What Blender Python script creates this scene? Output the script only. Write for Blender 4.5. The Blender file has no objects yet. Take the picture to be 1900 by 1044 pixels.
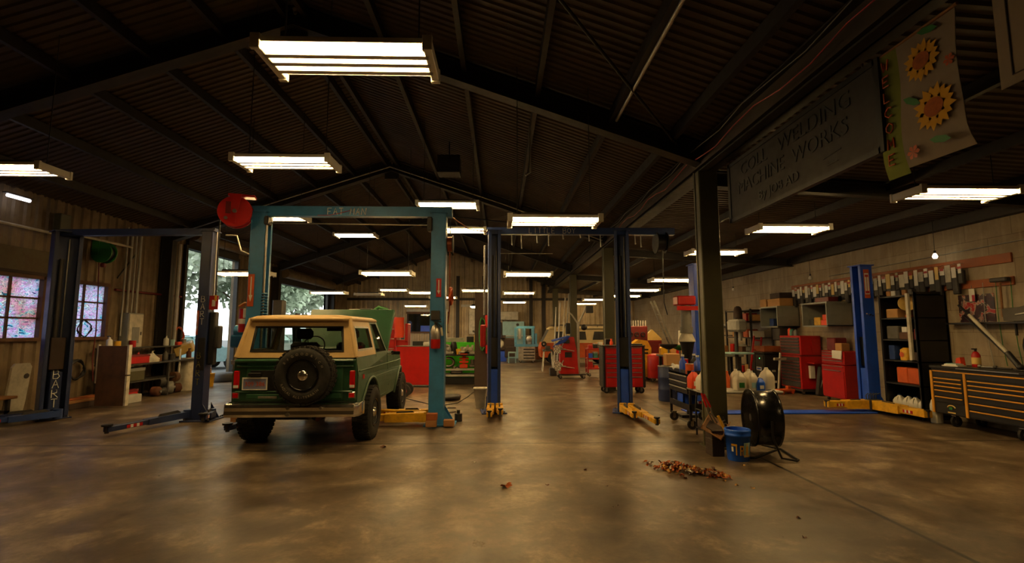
import bpy, math, random
from mathutils import Vector, Matrix
PI = math.pi
rnd = random.Random(11)
SC = bpy.context.scene
COL = SC.collection
HC = 1.62


def s2l(c):
    return tuple((v / 255 / 12.92) if v / 255 < .04045 else ((v / 255 + .055) / 1.055) ** 2.4 for v in c)


MATS = {}


def nodes(name):
    m = bpy.data.materials.new(name)
    m.use_nodes = True
    nt = m.node_tree
    return m, nt, nt.nodes["Principled BSDF"], nt.nodes["Material Output"]


def N(nt, t, **k):
    n = nt.nodes.new(t)
    for a, v in k.items():
        setattr(n, a, v)
    return n


def mixc(nt, fac, a, b, blend='MIX'):
    n = N(nt, 'ShaderNodeMix', data_type='RGBA', blend_type=blend)
    for sock, v in ((n.inputs[0], fac), (n.inputs[6], a), (n.inputs[7], b)):
        if hasattr(v, 'links'):
            nt.links.new(v, sock)
        elif isinstance(v, (int, float)):
            sock.default_value = v
        else:
            sock.default_value = (*v, 1)
    return n.outputs[2]


def noise(nt, vec, scale, detail=4, rough=.55, dist=0):
    n = N(nt, 'ShaderNodeTexNoise')
    n.inputs['Scale'].default_value = scale
    n.inputs['Detail'].default_value = detail
    n.inputs['Roughness'].default_value = rough
    n.inputs['Distortion'].default_value = dist
    nt.links.new(vec, n.inputs['Vector'])
    return n


def ramp(nt, src, *stops):
    r = N(nt, 'ShaderNodeValToRGB')
    el = r.color_ramp.elements
    while len(el) < len(stops):
        el.new(.5)
    for e, (p, c) in zip(el, stops):
        e.position = p
        e.color = (c, c, c, 1) if isinstance(c, (int, float)) else (*c, 1)
    nt.links.new(src, r.inputs[0])
    return r.outputs[0]


def bump(nt, bsdf, h, strength=.3, dist=.02):
    b = N(nt, 'ShaderNodeBump')
    b.inputs['Strength'].default_value = strength
    b.inputs['Distance'].default_value = dist
    nt.links.new(h, b.inputs['Height'])
    nt.links.new(b.outputs[0], bsdf.inputs['Normal'])


def mat(name, rgb, rough=.5, metal=0., dirt=.3, scale=5., bmp=0., grime=(38, 30, 22)):
    """painted or plain surface: one colour with grime worn into it"""
    if name in MATS:
        return MATS[name]
    m, nt, b, o = nodes(name)
    tc = N(nt, 'ShaderNodeTexCoord')
    v = tc.outputs['Object']
    n = noise(nt, v, scale, 6, .65)
    f = ramp(nt, n.outputs[0], (.42, 0.), (.75, dirt))
    nt.links.new(mixc(nt, f, s2l(rgb), s2l(grime)), b.inputs['Base Color'])
    n2 = noise(nt, v, scale * 2.3, 4)
    r = N(nt, 'ShaderNodeMapRange')
    r.inputs['To Min'].default_value = max(.03, rough - .12)
    r.inputs['To Max'].default_value = min(1, rough + .15)
    nt.links.new(n2.outputs[0], r.inputs[0])
    nt.links.new(r.outputs[0], b.inputs['Roughness'])
    b.inputs['Metallic'].default_value = metal
    if bmp:
        bump(nt, b, noise(nt, v, scale * 12, 3).outputs[0], bmp, .01)
    MATS[name] = m
    return m


def glow(name, rgb, strength):
    if name in MATS:
        return MATS[name]
    m, nt, b, o = nodes(name)
    e = N(nt, 'ShaderNodeEmission')
    e.inputs[0].default_value = (*rgb, 1)
    e.inputs[1].default_value = strength
    nt.links.new(e.outputs[0], o.inputs[0])
    MATS[name] = m
    return m


def glassy(name, tint=(.8, .85, .82), gloss=.1, rough=.03):
    if name in MATS:
        return MATS[name]
    m, nt, b, o = nodes(name)
    t = N(nt, 'ShaderNodeBsdfTransparent')
    t.inputs[0].default_value = (*tint, 1)
    g = N(nt, 'ShaderNodeBsdfGlossy')
    g.inputs['Roughness'].default_value = rough
    lw = N(nt, 'ShaderNodeLayerWeight')
    lw.inputs[0].default_value = .25
    ml = N(nt, 'ShaderNodeMath', operation='MULTIPLY_ADD')
    ml.inputs[1].default_value = .5
    ml.inputs[2].default_value = gloss
    nt.links.new(lw.outputs['Fresnel'], ml.inputs[0])
    x = N(nt, 'ShaderNodeMixShader')
    nt.links.new(ml.outputs[0], x.inputs[0])
    nt.links.new(t.outputs[0], x.inputs[1])
    nt.links.new(g.outputs[0], x.inputs[2])
    nt.links.new(x.outputs[0], o.inputs[0])
    MATS[name] = m
    return m


# ---- palette
mat('red', (176, 20, 16), .35, dirt=.25)
mat('dark_red', (104, 14, 14), .45, dirt=.4)
mat('orange', (196, 84, 24), .5)
mat('bright_orange', (226, 70, 24), .5, dirt=.1)
mat('yellow', (222, 168, 30), .45, dirt=.45, scale=7)
mat('pale_yellow', (222, 190, 110), .5, dirt=.2)
mat('lift_blue', (52, 118, 170), .4, dirt=.35, scale=4)
mat('navy', (34, 58, 116), .4, dirt=.35, scale=4)
mat('dark_navy', (30, 44, 84), .45, dirt=.4, scale=4)
mat('royal', (30, 76, 196), .4, dirt=.25, scale=4)
mat('bucket_blue', (24, 90, 214), .4, dirt=.2)
mat('sky_blue', (90, 160, 200), .5, dirt=.35)
mat('pale_blue', (150, 190, 196), .5, dirt=.3)
mat('black', (18, 18, 18), .45, dirt=.2)
mat('gloss_black', (14, 14, 15), .22, dirt=.15)
mat('rubber', (22, 21, 20), .8, dirt=.5, scale=9, bmp=.4, grime=(50, 44, 36))
mat('dark_grey', (52, 50, 48), .55)
mat('grey', (120, 120, 116), .5)
mat('cab_grey', (132, 134, 128), .45, dirt=.25)
mat('light_grey', (176, 174, 166), .5)
mat('white', (226, 224, 214), .5, dirt=.15)
mat('dirty_white', (196, 190, 172), .6, dirt=.5)
mat('cream', (216, 184, 128), .4, dirt=.18, scale=3)
mat('van_cream', (226, 204, 150), .4, dirt=.15)
mat('brown', (92, 60, 34), .7, dirt=.5)
mat('dark_brown', (52, 36, 26), .75, dirt=.5)
mat('wood', (150, 104, 58), .7, dirt=.45, scale=3)
mat('red_wood', (156, 84, 36), .6, dirt=.3, scale=3)
mat('cardboard', (184, 138, 84), .8, dirt=.2)
mat('steel', (170, 168, 162), .35, 1., dirt=.4)
mat('chrome', (236, 234, 228), .2, 1., dirt=.05)
mat('rust', (96, 56, 36), .75, .3, dirt=.6)
mat('truck_green', (34, 78, 52), .38, dirt=.2, scale=2.5)
mat('side_green', (72, 98, 80), .45, dirt=.25, scale=2.5)
mat('olive', (66, 64, 36), .5, dirt=.35, scale=3)
mat('beam_dark', (34, 29, 25), .6, dirt=.4)
mat('green', (40, 120, 50), .5, dirt=.25)
mat('lime', (84, 226, 40), .4, dirt=.15)
mat('teal', (60, 130, 120), .5)
mat('aluminium', (190, 188, 180), .45, .8, dirt=.35)
mat('lamp_red', (190, 20, 16), .2, dirt=.05)
mat('copper', (150, 76, 36), .4, .4)
mat('canvas_grey', (92, 90, 86), .85)
mat('chalk', (210, 210, 205), .8, dirt=.3, scale=30)
mat('faint_yellow', (132, 124, 46), .8, dirt=.5, scale=30)
mat('gold_trim', (212, 150, 44), .4, dirt=.1)
mat('leaf_brown', (176, 92, 36), .7, dirt=.5, scale=30)
mat('leaf_tan', (206, 160, 84), .7, dirt=.4, scale=30)
mat('leaf_dark', (84, 46, 24), .7, dirt=.5, scale=30)
glassy('glass', (.72, .78, .74), .08)
glassy('clear_plastic', (.8, .8, .78), .2, .2)
glow('lamp_glow', (1., .65, .265), 112.)


class Mesh:
    """collects plain faces for one part; m picks the material for what follows"""

    def __init__(s, m='grey'):
        s.V, s.F, s.I, s.S, s.mats = [], [], [], [], []
        s.X = None
        s.m(m)

    def m(s, name):
        if name not in s.mats:
            s.mats.append(name)
        s.k = s.mats.index(name)
        return s

    def at(s, loc=(0, 0, 0), rz=0, rx=0, ry=0, sc=1):
        s.X = Matrix.Translation(loc) @ Matrix.Rotation(rz, 4, 'Z') @ Matrix.Rotation(ry, 4, 'Y') @ Matrix.Rotation(rx, 4, 'X') @ Matrix.Scale(sc, 4)
        return s

    def add(s, vs, fs, smooth=False):
        n = len(s.V)
        for v in vs:
            v = Vector(v)
            s.V.append(s.X @ v if s.X else v)
        for f in fs:
            s.F.append([i + n for i in f])
            s.I.append(s.k)
            s.S.append(smooth)
        return s

    def box(s, x0, x1, y0, y1, z0, z1, b=0.):
        c = Vector(((x0 + x1) / 2, (y0 + y1) / 2, (z0 + z1) / 2))
        h = Vector((abs(x1 - x0) / 2, abs(y1 - y0) / 2, abs(z1 - z0) / 2))
        b = min(b, min(h) * .95)
        if b <= 0:
            vs = [c + Vector((h.x * i, h.y * j, h.z * k)) for i in (-1, 1) for j in (-1, 1) for k in (-1, 1)]
            return s.add(vs, [(0, 1, 3, 2), (4, 6, 7, 5), (0, 4, 5, 1), (2, 3, 7, 6), (0, 2, 6, 4), (1, 5, 7, 3)])
        vs, ix = [], {}
        for i in (-1, 1):
            for j in (-1, 1):
                for k in (-1, 1):
                    sg = (i, j, k)
                    for a in range(3):
                        ix[sg, a] = len(vs)
                        vs.append(Vector([sg[q] * (h[q] if q == a else h[q] - b) for q in range(3)]))
        fs = []
        for a in range(3):
            p, q = [t for t in range(3) if t != a]
            for sa in (-1, 1):
                f = []
                for sp, sq in ((-1, -1), (1, -1), (1, 1), (-1, 1)):
                    sg = [0] * 3
                    sg[a], sg[p], sg[q] = sa, sp, sq
                    f.append(ix[tuple(sg), a])
                fs.append(f)
            for sp in (-1, 1):
                for sq in (-1, 1):
                    s0, s1 = [0] * 3, [0] * 3
                    s0[p] = s1[p] = sp
                    s0[q] = s1[q] = sq
                    s0[a], s1[a] = -1, 1
                    fs.append([ix[tuple(s0), p], ix[tuple(s1), p], ix[tuple(s1), q], ix[tuple(s0), q]])
        for i in (-1, 1):
            for j in (-1, 1):
                for k in (-1, 1):
                    fs.append([ix[(i, j, k), a] for a in range(3)])
        out = []
        for f in fs:
            P = [vs[i] for i in f]
            n = (P[1] - P[0]).cross(P[2] - P[0])
            if n.dot(sum(P, Vector()) / len(P)) < 0:
                f = f[::-1]
            out.append(f)
        return s.add([v + c for v in vs], out)

    def cyl(s, p, q, r, r2=None, n=12, cap=True, smooth=True):
        p, q = Vector(p), Vector(q)
        r2 = r if r2 is None else r2
        d = (q - p).normalized()
        u = d.orthogonal().normalized()
        w = d.cross(u)
        vs = []
        for c, rr in ((p, r), (q, r2)):
            for i in range(n):
                a = 2 * PI * i / n
                vs.append(c + (u * math.cos(a) + w * math.sin(a)) * rr)
        s.add(vs, [(i, (i + 1) % n, n + (i + 1) % n, n + i) for i in range(n)], smooth)
        if cap:
            s.add(vs, [list(range(n))[::-1], list(range(n, 2 * n))])
        return s

    def tube(s, pts, r, n=6, closed=False):
        pts = [Vector(p) for p in pts]
        L = len(pts)
        vs = []
        u = None
        for i, p in enumerate(pts):
            a = pts[(i - 1) % L] if (closed or i) else p
            b = pts[(i + 1) % L] if (closed or i < L - 1) else p
            d = (b - a).normalized()
            if u is None:
                u = d.orthogonal().normalized()
            u = (u - d * u.dot(d))
            u = u.normalized() if u.length > 1e-6 else d.orthogonal().normalized()
            w = d.cross(u)
            rr = r[i] if isinstance(r, (list, tuple)) else r
            for k in range(n):
                t = 2 * PI * k / n
                vs.append(p + (u * math.cos(t) + w * math.sin(t)) * rr)
        fs = []
        for i in range(L if closed else L - 1):
            j = (i + 1) % L
            for k in range(n):
                k2 = (k + 1) % n
                fs.append((i * n + k, i * n + k2, j * n + k2, j * n + k))
        s.add(vs, fs, True)
        if not closed:
            s.add(vs[:n], [list(range(n))[::-1]])
            s.add(vs[-n:], [list(range(n))])
        return s

    def lathe(s, prof, c=(0, 0, 0), axis='Z', n=20):
        c = Vector(c)
        vs = []
        for r, h in prof:
            for i in range(n):
                a = 2 * PI * i / n
                x, y = r * math.cos(a), r * math.sin(a)
                vs.append(c + Vector({'Z': (x, y, h), 'X': (h, x, y), 'Y': (y, h, x)}[axis]))
        fs = []
        for j in range(len(prof) - 1):
            for i in range(n):
                k = (i + 1) % n
                fs.append((j * n + i, j * n + k, (j + 1) * n + k, (j + 1) * n + i))
        s.add(vs, fs, True)
        if prof[0][0] > 1e-4:
            s.add(vs[:n], [list(range(n))[::-1]])
        if prof[-1][0] > 1e-4:
            s.add(vs[-n:], [list(range(n))])
        return s

    def prism(s, poly, axis, a, b):
        """poly in the two other axes, swept along axis from a to b"""
        f = {'X': lambda p, h: (h, p[0], p[1]), 'Y': lambda p, h: (p[0], h, p[1]), 'Z': lambda p, h: (p[0], p[1], h)}[axis]
        n = len(poly)
        vs = [f(p, a) for p in poly] + [f(p, b) for p in poly]
        return s.add(vs, [(i, (i + 1) % n, n + (i + 1) % n, n + i) for i in range(n)] + [list(range(n))[::-1], list(range(n, 2 * n))])

    def ring(s, outer, inner, th):
        """flat frame between two loops with a thickness vector"""
        n = len(outer)
        th = Vector(th)
        vs = [Vector(p) for p in outer] + [Vector(p) for p in inner]
        vs += [v + th for v in vs]
        fs = []
        for i in range(n):
            j = (i + 1) % n
            fs += [(i, j, n + j, n + i), (2 * n + i, 3 * n + i, 3 * n + j, 2 * n + j), (i, 2 * n + i, 2 * n + j, j), (n + i, n + j, 3 * n + j, 3 * n + i)]
        return s.add(vs, fs)

    def loft(s, rings, smooth=True, cap=True):
        n = len(rings[0])
        vs = [p for r in rings for p in r]
        fs = []
        for j in range(len(rings) - 1):
            for i in range(n):
                k = (i + 1) % n
                fs.append((j * n + i, j * n + k, (j + 1) * n + k, (j + 1) * n + i))
        s.add(vs, fs, smooth)
        if cap:
            s.add(rings[0], [list(range(n))[::-1]])
            s.add(rings[-1], [list(range(n))])
        return s

    def sph(s, c, r, sc=(1, 1, 1), n=12, m=8):
        pr = [(max(1e-5, math.sin(PI * i / m)), -math.cos(PI * i / m)) for i in range(m + 1)]
        c = Vector(c)
        vs = []
        for q, h in pr:
            for i in range(n):
                a = 2 * PI * i / n
                vs.append(c + Vector((q * math.cos(a) * sc[0], q * math.sin(a) * sc[1], h * sc[2])) * r)
        fs = [(j * n + i, j * n + (i + 1) % n, (j + 1) * n + (i + 1) % n, (j + 1) * n + i) for j in range(m) for i in range(n)]
        return s.add(vs, fs, True)

    def torus(s, c, R, r, axis='Z', n=24, k=8):
        c = Vector(c)
        pts = []
        for i in range(n):
            a = 2 * PI * i / n
            x, y = R * math.cos(a), R * math.sin(a)
            pts.append(c + Vector({'Z': (x, y, 0), 'X': (0, x, y), 'Y': (x, 0, y)}[axis]))
        return s.tube(pts, r, k, True)

    def strokes(s, text, h, o, u, v, r=.006, gap=.25, wd=.6):
        """hand-drawn capitals along u with height along v"""
        o, u, v = Vector(o), Vector(u), Vector(v)
        x = 0
        for ch in text:
            for line in GLYPH.get(ch, []):
                pts = [o + u * ((x + px * wd) * h) + v * (py * h) for px, py in line]
                s.tube(pts, r, 4)
            x += wd + gap
        return s

    def mesh(s, name):
        me = bpy.data.meshes.new(name)
        me.from_pydata([tuple(v) for v in s.V], [], s.F)
        for n in s.mats:
            me.materials.append(MATS[n])
        me.polygons.foreach_set('material_index', s.I)
        me.polygons.foreach_set('use_smooth', s.S)
        me.update()
        return me


GLYPH = {
    'A': [[(0, 0), (.5, 1), (1, 0)], [(.2, .4), (.8, .4)]], 'B': [[(0, 0), (0, 1), (.8, .9), (.75, .55), (0, .5)], [(.75, .55), (1, .25), (.7, 0), (0, 0)]],
    'R': [[(0, 0), (0, 1), (.8, .95), (.8, .6), (0, .5)], [(.3, .5), (1, 0)]], 'T': [[(0, 1), (1, 1)], [(.5, 1), (.5, 0)]],
    'F': [[(0, 0), (0, 1), (.9, 1)], [(0, .5), (.7, .5)]], 'M': [[(0, 0), (.1, 1), (.5, .3), (.9, 1), (1, 0)]], 'N': [[(0, 0), (0, 1), (1, 0), (1, 1)]],
    'L': [[(0, 1), (0, 0), (.8, 0)]], 'I': [[(.5, 0), (.5, 1)]], 'E': [[(.9, 1), (0, 1), (0, 0), (.9, 0)], [(0, .5), (.7, .5)]],
    'O': [[(.5, 0), (0, .3), (0, .7), (.5, 1), (1, .7), (1, .3), (.5, 0)]], 'Y': [[(0, 1), (.5, .5), (1, 1)], [(.5, .5), (.5, 0)]],
    'W': [[(0, 1), (.25, 0), (.5, .7), (.75, 0), (1, 1)]], 'C': [[(1, .85), (.5, 1), (0, .6), (0, .3), (.5, 0), (1, .15)]], '-': [[(.1, .5), (.9, .5)]],
}


def part(b, name, parent=None, loc=None):
    o = bpy.data.objects.new(name, b.mesh(name))
    COL.objects.link(o)
    if parent:
        o.parent = parent
    if loc:
        o.location = loc
    return o


def tag(o, label, cat, group=None, kind=None):
    o['label'] = label
    o['category'] = cat
    if group:
        o['group'] = group
    if kind:
        o['kind'] = kind
    return o


def thing(name, label, cat, loc=(0, 0, 0), rz=0, group=None):
    o = bpy.data.objects.new(name, None)
    o.empty_display_size = .1
    COL.objects.link(o)
    o.location = loc
    o.rotation_euler = (0, 0, rz)
    return tag(o, label, cat, group)


def solo(b, name, label, cat, loc=(0, 0, 0), rz=0, group=None, kind=None):
    o = part(b, name)
    o.location = loc
    o.rotation_euler = (0, 0, rz)
    return tag(o, label, cat, group, kind)


def setting(b, name):
    o = part(b, name)
    o['kind'] = 'structure'
    return o


def dup(root, loc, rz=None, label=None, group=None, mats=None):
    r = root.copy()
    COL.objects.link(r)
    r.location = loc
    if rz is not None:
        r.rotation_euler = (0, 0, rz)
    if label:
        r['label'] = label
    if group:
        r['group'] = group
    for ch in list(root.children):
        c = ch.copy()
        COL.objects.link(c)
        c.parent = r
        for g in ch.children:
            d = g.copy()
            COL.objects.link(d)
            d.parent = c
    return r


def text_mesh(body, size, m, name, parent=None, loc=(0, 0, 0), rot=(0, 0, 0), ext=.002, align='CENTER', sx=1.):
    cu = bpy.data.curves.new(name, 'FONT')
    cu.body = body
    cu.size = size
    cu.extrude = ext
    cu.align_x = align
    cu.align_y = 'CENTER'
    cu.resolution_u = 3
    t = bpy.data.objects.new(name + '_curve', cu)
    COL.objects.link(t)
    bpy.context.view_layer.update()
    me = bpy.data.meshes.new_from_object(t.evaluated_get(bpy.context.evaluated_depsgraph_get()))
    bpy.data.objects.remove(t)
    me.name = name
    me.materials.clear()
    me.materials.append(MATS[m])
    o = bpy.data.objects.new(name, me)
    COL.objects.link(o)
    o.location = loc
    o.rotation_euler = rot
    o.scale = (sx, 1, 1)
    if parent:
        o.parent = parent
    return o


def rrect(hx, hy, r, z, n=4, cx=0, cy=0):
    pts = []
    for qx, qy, a0 in ((1, 1, 0), (-1, 1, 90), (-1, -1, 180), (1, -1, 270)):
        for i in range(n + 1):
            a = math.radians(a0 + 90 * i / n)
            pts.append((cx + qx * (hx - r) + r * math.cos(a), cy + qy * (hy - r) + r * math.sin(a), z))
    return pts
# ---------------------------------------------------------------- the building
YB, YF = 30.0, -4.0            # back wall, wall behind the camera
XL, XR, XE, XM = -9.4, 8.35, 3.05, -3.1   # outer walls, eave line, ridge
SL = .343
ZR = 6.55                      # roof height at the ridge


def roof_z(x):
    return ZR - SL * abs(x - XM)


def m_floor():
    m, nt, b, o = nodes('oily_concrete')
    v = N(nt, 'ShaderNodeTexCoord').outputs['Object']
    sep = N(nt, 'ShaderNodeSeparateXYZ')
    nt.links.new(v, sep.inputs[0])
    big = noise(nt, v, .4, 4, .55, .5)
    mid = noise(nt, v, 1.6, 9, .68, .3)
    fine = noise(nt, v, 16, 6, .7)
    c = mixc(nt, ramp(nt, big.outputs[0], (.34, 0.), (.66, 1.)), s2l((80, 67, 52)), s2l((128, 111, 88)))
    c = mixc(nt, ramp(nt, mid.outputs[0], (.36, .9), (.56, 0.)), c, s2l((54, 44, 33)))
    c = mixc(nt, ramp(nt, mid.outputs[0], (.54, 0.), (.74, .75)), c, s2l((178, 160, 130)))
    st = noise(nt, v, .62, 5, .6, .7)
    c = mixc(nt, ramp(nt, st.outputs[0], (.53, 0.), (.72, .8)), c, s2l((50, 39, 29)))
    spots = noise(nt, v, 4.2, 2, .4)
    c = mixc(nt, ramp(nt, spots.outputs[0], (.70, 0.), (.82, .6)), c, s2l((40, 32, 25)))
    c = mixc(nt, ramp(nt, fine.outputs[0], (.34, .55), (.56, 0.)), c, s2l((70, 58, 44)))
    # sawn joints
    hgt = None
    for ax, p in ((1, 7.25), (0, 3.36), (1, 13.6), (1, 20.1)):
        d = N(nt, 'ShaderNodeMath', operation='SUBTRACT')
        nt.links.new(sep.outputs[ax], d.inputs[0])
        d.inputs[1].default_value = p
        w = N(nt, 'ShaderNodeMath', operation='ABSOLUTE')
        nt.links.new(d.outputs[0], w.inputs[0])
        g = ramp(nt, w.outputs[0], (.0, 1.), (.012, 1.), (.032, .0))
        c = mixc(nt, g, c, s2l((22, 18, 14)))
    nt.links.new(c, b.inputs['Base Color'])
    rr = noise(nt, v, 1.4, 7, .62, .3)
    nt.links.new(ramp(nt, rr.outputs[0], (.30, .27), (.70, .5)), b.inputs['Roughness'])
    b.inputs['Specular IOR Level'].default_value = .5
    ad = N(nt, 'ShaderNodeMath', operation='MULTIPLY_ADD')
    nt.links.new(fine.outputs[0], ad.inputs[0])
    ad.inputs[1].default_value = .25
    nt.links.new(mid.outputs[0], ad.inputs[2])
    bump(nt, b, ad.outputs[0], .25, .02)
    MATS['oily_concrete'] = m


def m_wall_concrete():
    m, nt, b, o = nodes('stained_block_wall')
    v = N(nt, 'ShaderNodeTexCoord').outputs['Object']
    sep = N(nt, 'ShaderNodeSeparateXYZ')
    nt.links.new(v, sep.inputs[0])
    cm = N(nt, 'ShaderNodeCombineXYZ')
    nt.links.new(sep.outputs[1], cm.inputs[0])
    nt.links.new(sep.outputs[2], cm.inputs[1])
    br = N(nt, 'ShaderNodeTexBrick')
    br.inputs['Scale'].default_value = 1.
    br.inputs['Brick Width'].default_value = .8
    br.inputs['Row Height'].default_value = .4
    br.inputs['Mortar Size'].default_value = .008
    br.inputs['Mortar Smooth'].default_value = .5
    for k, c in (('Color1', (172, 158, 134)), ('Color2', (160, 146, 122)), ('Mortar', (128, 114, 94))):
        br.inputs[k].default_value = (*s2l(c), 1)
    nt.links.new(cm.outputs[0], br.inputs['Vector'])
    n = noise(nt, v, .8, 7, .7, .6)
    c = mixc(nt, ramp(nt, n.outputs[0], (.42, .0), (.68, .6)), br.outputs[0], s2l((112, 96, 74)))
    st = N(nt, 'ShaderNodeMapping')
    st.inputs['Scale'].default_value = (1, 5, .5)
    nt.links.new(v, st.inputs[0])
    n2 = noise(nt, st.outputs[0], 1.2, 5, .7)
    c = mixc(nt, ramp(nt, n2.outputs[0], (.5, 0.), (.7, .5)), c, s2l((196, 182, 156)))
    nt.links.new(c, b.inputs['Base Color'])
    b.inputs['Roughness'].default_value = .9
    bump(nt, b, noise(nt, v, 18, 4).outputs[0], .25, .01)
    MATS['stained_block_wall'] = m


m_floor()
m_wall_concrete()
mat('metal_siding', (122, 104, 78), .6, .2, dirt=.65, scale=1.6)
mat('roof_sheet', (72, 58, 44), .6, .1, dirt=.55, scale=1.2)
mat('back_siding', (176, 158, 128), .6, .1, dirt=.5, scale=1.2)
mat('asphalt', (96, 98, 98), .9, dirt=.4)

b = Mesh('oily_concrete')
b.box(XL - .1, XR + .1, YF, YB + .1, -.2, 0)
setting(b, 'floor')


def ribbed(b, o, u, v, nrm, lu, lv, pitch=.2, dep=.03):
    """sheet metal: ribs run along v, spaced along u"""
    o, u, v, nrm = Vector(o), Vector(u).normalized(), Vector(v).normalized(), Vector(nrm).normalized()
    prof = []
    t = 0.
    while t < lu:
        for f, d in ((0, 0), (.35, 0), (.5, 1), (.85, 1)):
            if t + f * pitch <= lu:
                prof.append((t + f * pitch, d * dep))
        t += pitch
    prof.append((lu, 0))
    vs = []
    for s_, d in prof:
        p = o + u * s_ + nrm * d
        vs += [p, p + v * lv]
    b.add(vs, [(2 * i, 2 * i + 2, 2 * i + 3, 2 * i + 1) for i in range(len(prof) - 1)])


# left wall, with two workshop windows and two open roll-up bays
WIN = [(7.6, 10.16), (10.58, 11.8)]
WZ = (1.48, 2.68)
BAY = [(14.55, 17.32, 4.08), (20.7, 26.4, 3.64)]
ZL = roof_z(XL)
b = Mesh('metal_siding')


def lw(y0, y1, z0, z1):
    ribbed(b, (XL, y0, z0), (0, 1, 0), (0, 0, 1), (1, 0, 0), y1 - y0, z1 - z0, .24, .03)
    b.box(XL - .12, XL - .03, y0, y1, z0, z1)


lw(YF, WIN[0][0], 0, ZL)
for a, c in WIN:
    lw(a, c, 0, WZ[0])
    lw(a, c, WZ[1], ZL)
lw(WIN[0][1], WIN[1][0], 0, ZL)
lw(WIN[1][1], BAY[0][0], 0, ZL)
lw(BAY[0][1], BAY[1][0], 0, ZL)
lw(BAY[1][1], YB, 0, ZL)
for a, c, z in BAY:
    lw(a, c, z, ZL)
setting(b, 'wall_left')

# panes daubed in colours, lit by daylight from behind
m, nt, bs, o = nodes('daubed_pane')
v = N(nt, 'ShaderNodeTexCoord').outputs['Object']
mp = N(nt, 'ShaderNodeMapping')
mp.inputs['Scale'].default_value = (1, 1, 2.1)
nt.links.new(v, mp.inputs[0])
vo = noise(nt, mp.outputs[0], 5., 3, .6, 1.2)
cr = N(nt, 'ShaderNodeValToRGB')
el = cr.color_ramp.elements
for p, c in ((.30, (30, 50, 120)), (.37, (110, 200, 225)), (.42, (250, 252, 255)), (.455, (40, 36, 70)), (.48, (235, 235, 255)), (.52, (190, 130, 200)), (.56, (250, 250, 255)), (.60, (70, 150, 190)), (.64, (245, 245, 255)), (.70, (90, 70, 140))):
    e = el.new(p)
    e.color = (*s2l(c), 1)
el.remove(el[0])
el.remove(el[-1])
nt.links.new(vo.outputs[0], cr.inputs[0])
sep = N(nt, 'ShaderNodeSeparateXYZ')
nt.links.new(v, sep.inputs[0])
warm = ramp(nt, sep.outputs[1], (.0, 0.), (1., 0.))
n2 = noise(nt, v, .9, 2)
c = mixc(nt, ramp(nt, n2.outputs[0], (.55, 0.), (.7, .6)), cr.outputs[0], s2l((250, 170, 110)), 'MULTIPLY')
tr = N(nt, 'ShaderNodeBsdfTranslucent')
nt.links.new(c, tr.inputs[0])
gl = N(nt, 'ShaderNodeBsdfGlossy')
gl.inputs['Roughness'].default_value = .2
ms = N(nt, 'ShaderNodeMixShader')
ms.inputs[0].default_value = .05
nt.links.new(tr.outputs[0], ms.inputs[1])
nt.links.new(gl.outputs[0], ms.inputs[2])
nt.links.new(ms.outputs[0], o.inputs[0])
MATS['daubed_pane'] = m

for i, (a, c) in enumerate(WIN):
    b = Mesh('brown')
    z0, z1 = WZ
    nc = 4 if i == 0 else 2
    b.box(XL - .1, XL + .05, a - .04, a + .03, z0 - .04, z1 + .05)
    b.box(XL - .1, XL + .05, c - .03, c + .05, z0 - .04, z1 + .05)
    b.box(XL - .1, XL + .05, a, c, z1 - .01, z1 + .07)
    b.box(XL - .1, XL + .12, a - .05, c + .05, z0 - .06, z0 + .01)
    for k in range(1, nc):
        y = a + (c - a) * k / nc
        b.box(XL - .06, XL - .01, y - .02, y + .02, z0, z1)
    for k in (1, 2):
        z = z0 + (z1 - z0) * k / 3
        b.box(XL - .06, XL - .01, a, c, z - .017, z + .017)
    w = setting(b, 'window_%d' % (i + 1))
    b = Mesh('daubed_pane')
    b.box(XL - .05, XL - .045, a, c, z0, z1)
    part(b, 'pane', w)

for i, (a, c, z) in enumerate(BAY):
    b = Mesh('beam_dark')
    b.box(XL - .12, XL + .1, a - .1, a, 0, z + .1)
    b.box(XL - .12, XL + .1, c, c + .1, 0, z + .1)
    b.box(XL - .12, XL + .1, a, c, z, z + .25)
    b.m('metal_siding').cyl((XL + .3, a - .1, z + .42), (XL + .3, c + .1, z + .42), .2, n=16)
    setting(b, 'door_%d' % (i + 1))

b = Mesh('stained_block_wall')
b.box(XR, XR + .2, YF, YB + .1, 0, 3.85)
setting(b, 'wall_right')
b = Mesh('beam_dark')
b.box(XR - .16, XR, YF, YB, 3.5, 3.72)
setting(b, 'trim_1')
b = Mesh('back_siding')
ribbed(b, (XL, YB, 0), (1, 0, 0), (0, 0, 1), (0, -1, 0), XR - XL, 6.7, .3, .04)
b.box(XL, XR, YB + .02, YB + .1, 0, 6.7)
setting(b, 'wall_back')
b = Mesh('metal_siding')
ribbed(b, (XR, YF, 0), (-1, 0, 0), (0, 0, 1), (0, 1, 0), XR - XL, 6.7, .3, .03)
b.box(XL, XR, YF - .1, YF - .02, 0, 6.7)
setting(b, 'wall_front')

# roofs: ribs run down the slope
for sgn, x1 in ((-1, XL - .2), (1, XE)):
    b = Mesh('roof_sheet')
    ln = abs(x1 - XM)
    d = Vector((sgn, 0, -SL))
    ribbed(b, (XM, YF, ZR), (0, 1, 0), d, (-sgn * SL, 0, -1), YB - YF, ln * d.length, .13, .022)
    b.add([(XM, YF, ZR + .06), (XM, YB, ZR + .06), (x1, YB, roof_z(x1) + .06), (x1, YF, roof_z(x1) + .06)], [(0, 1, 2, 3)])
    setting(b, 'ceiling')
b = Mesh('roof_sheet')


def lean_z(x):
    return 4.02 - .06 * (x - 3.0)


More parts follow.
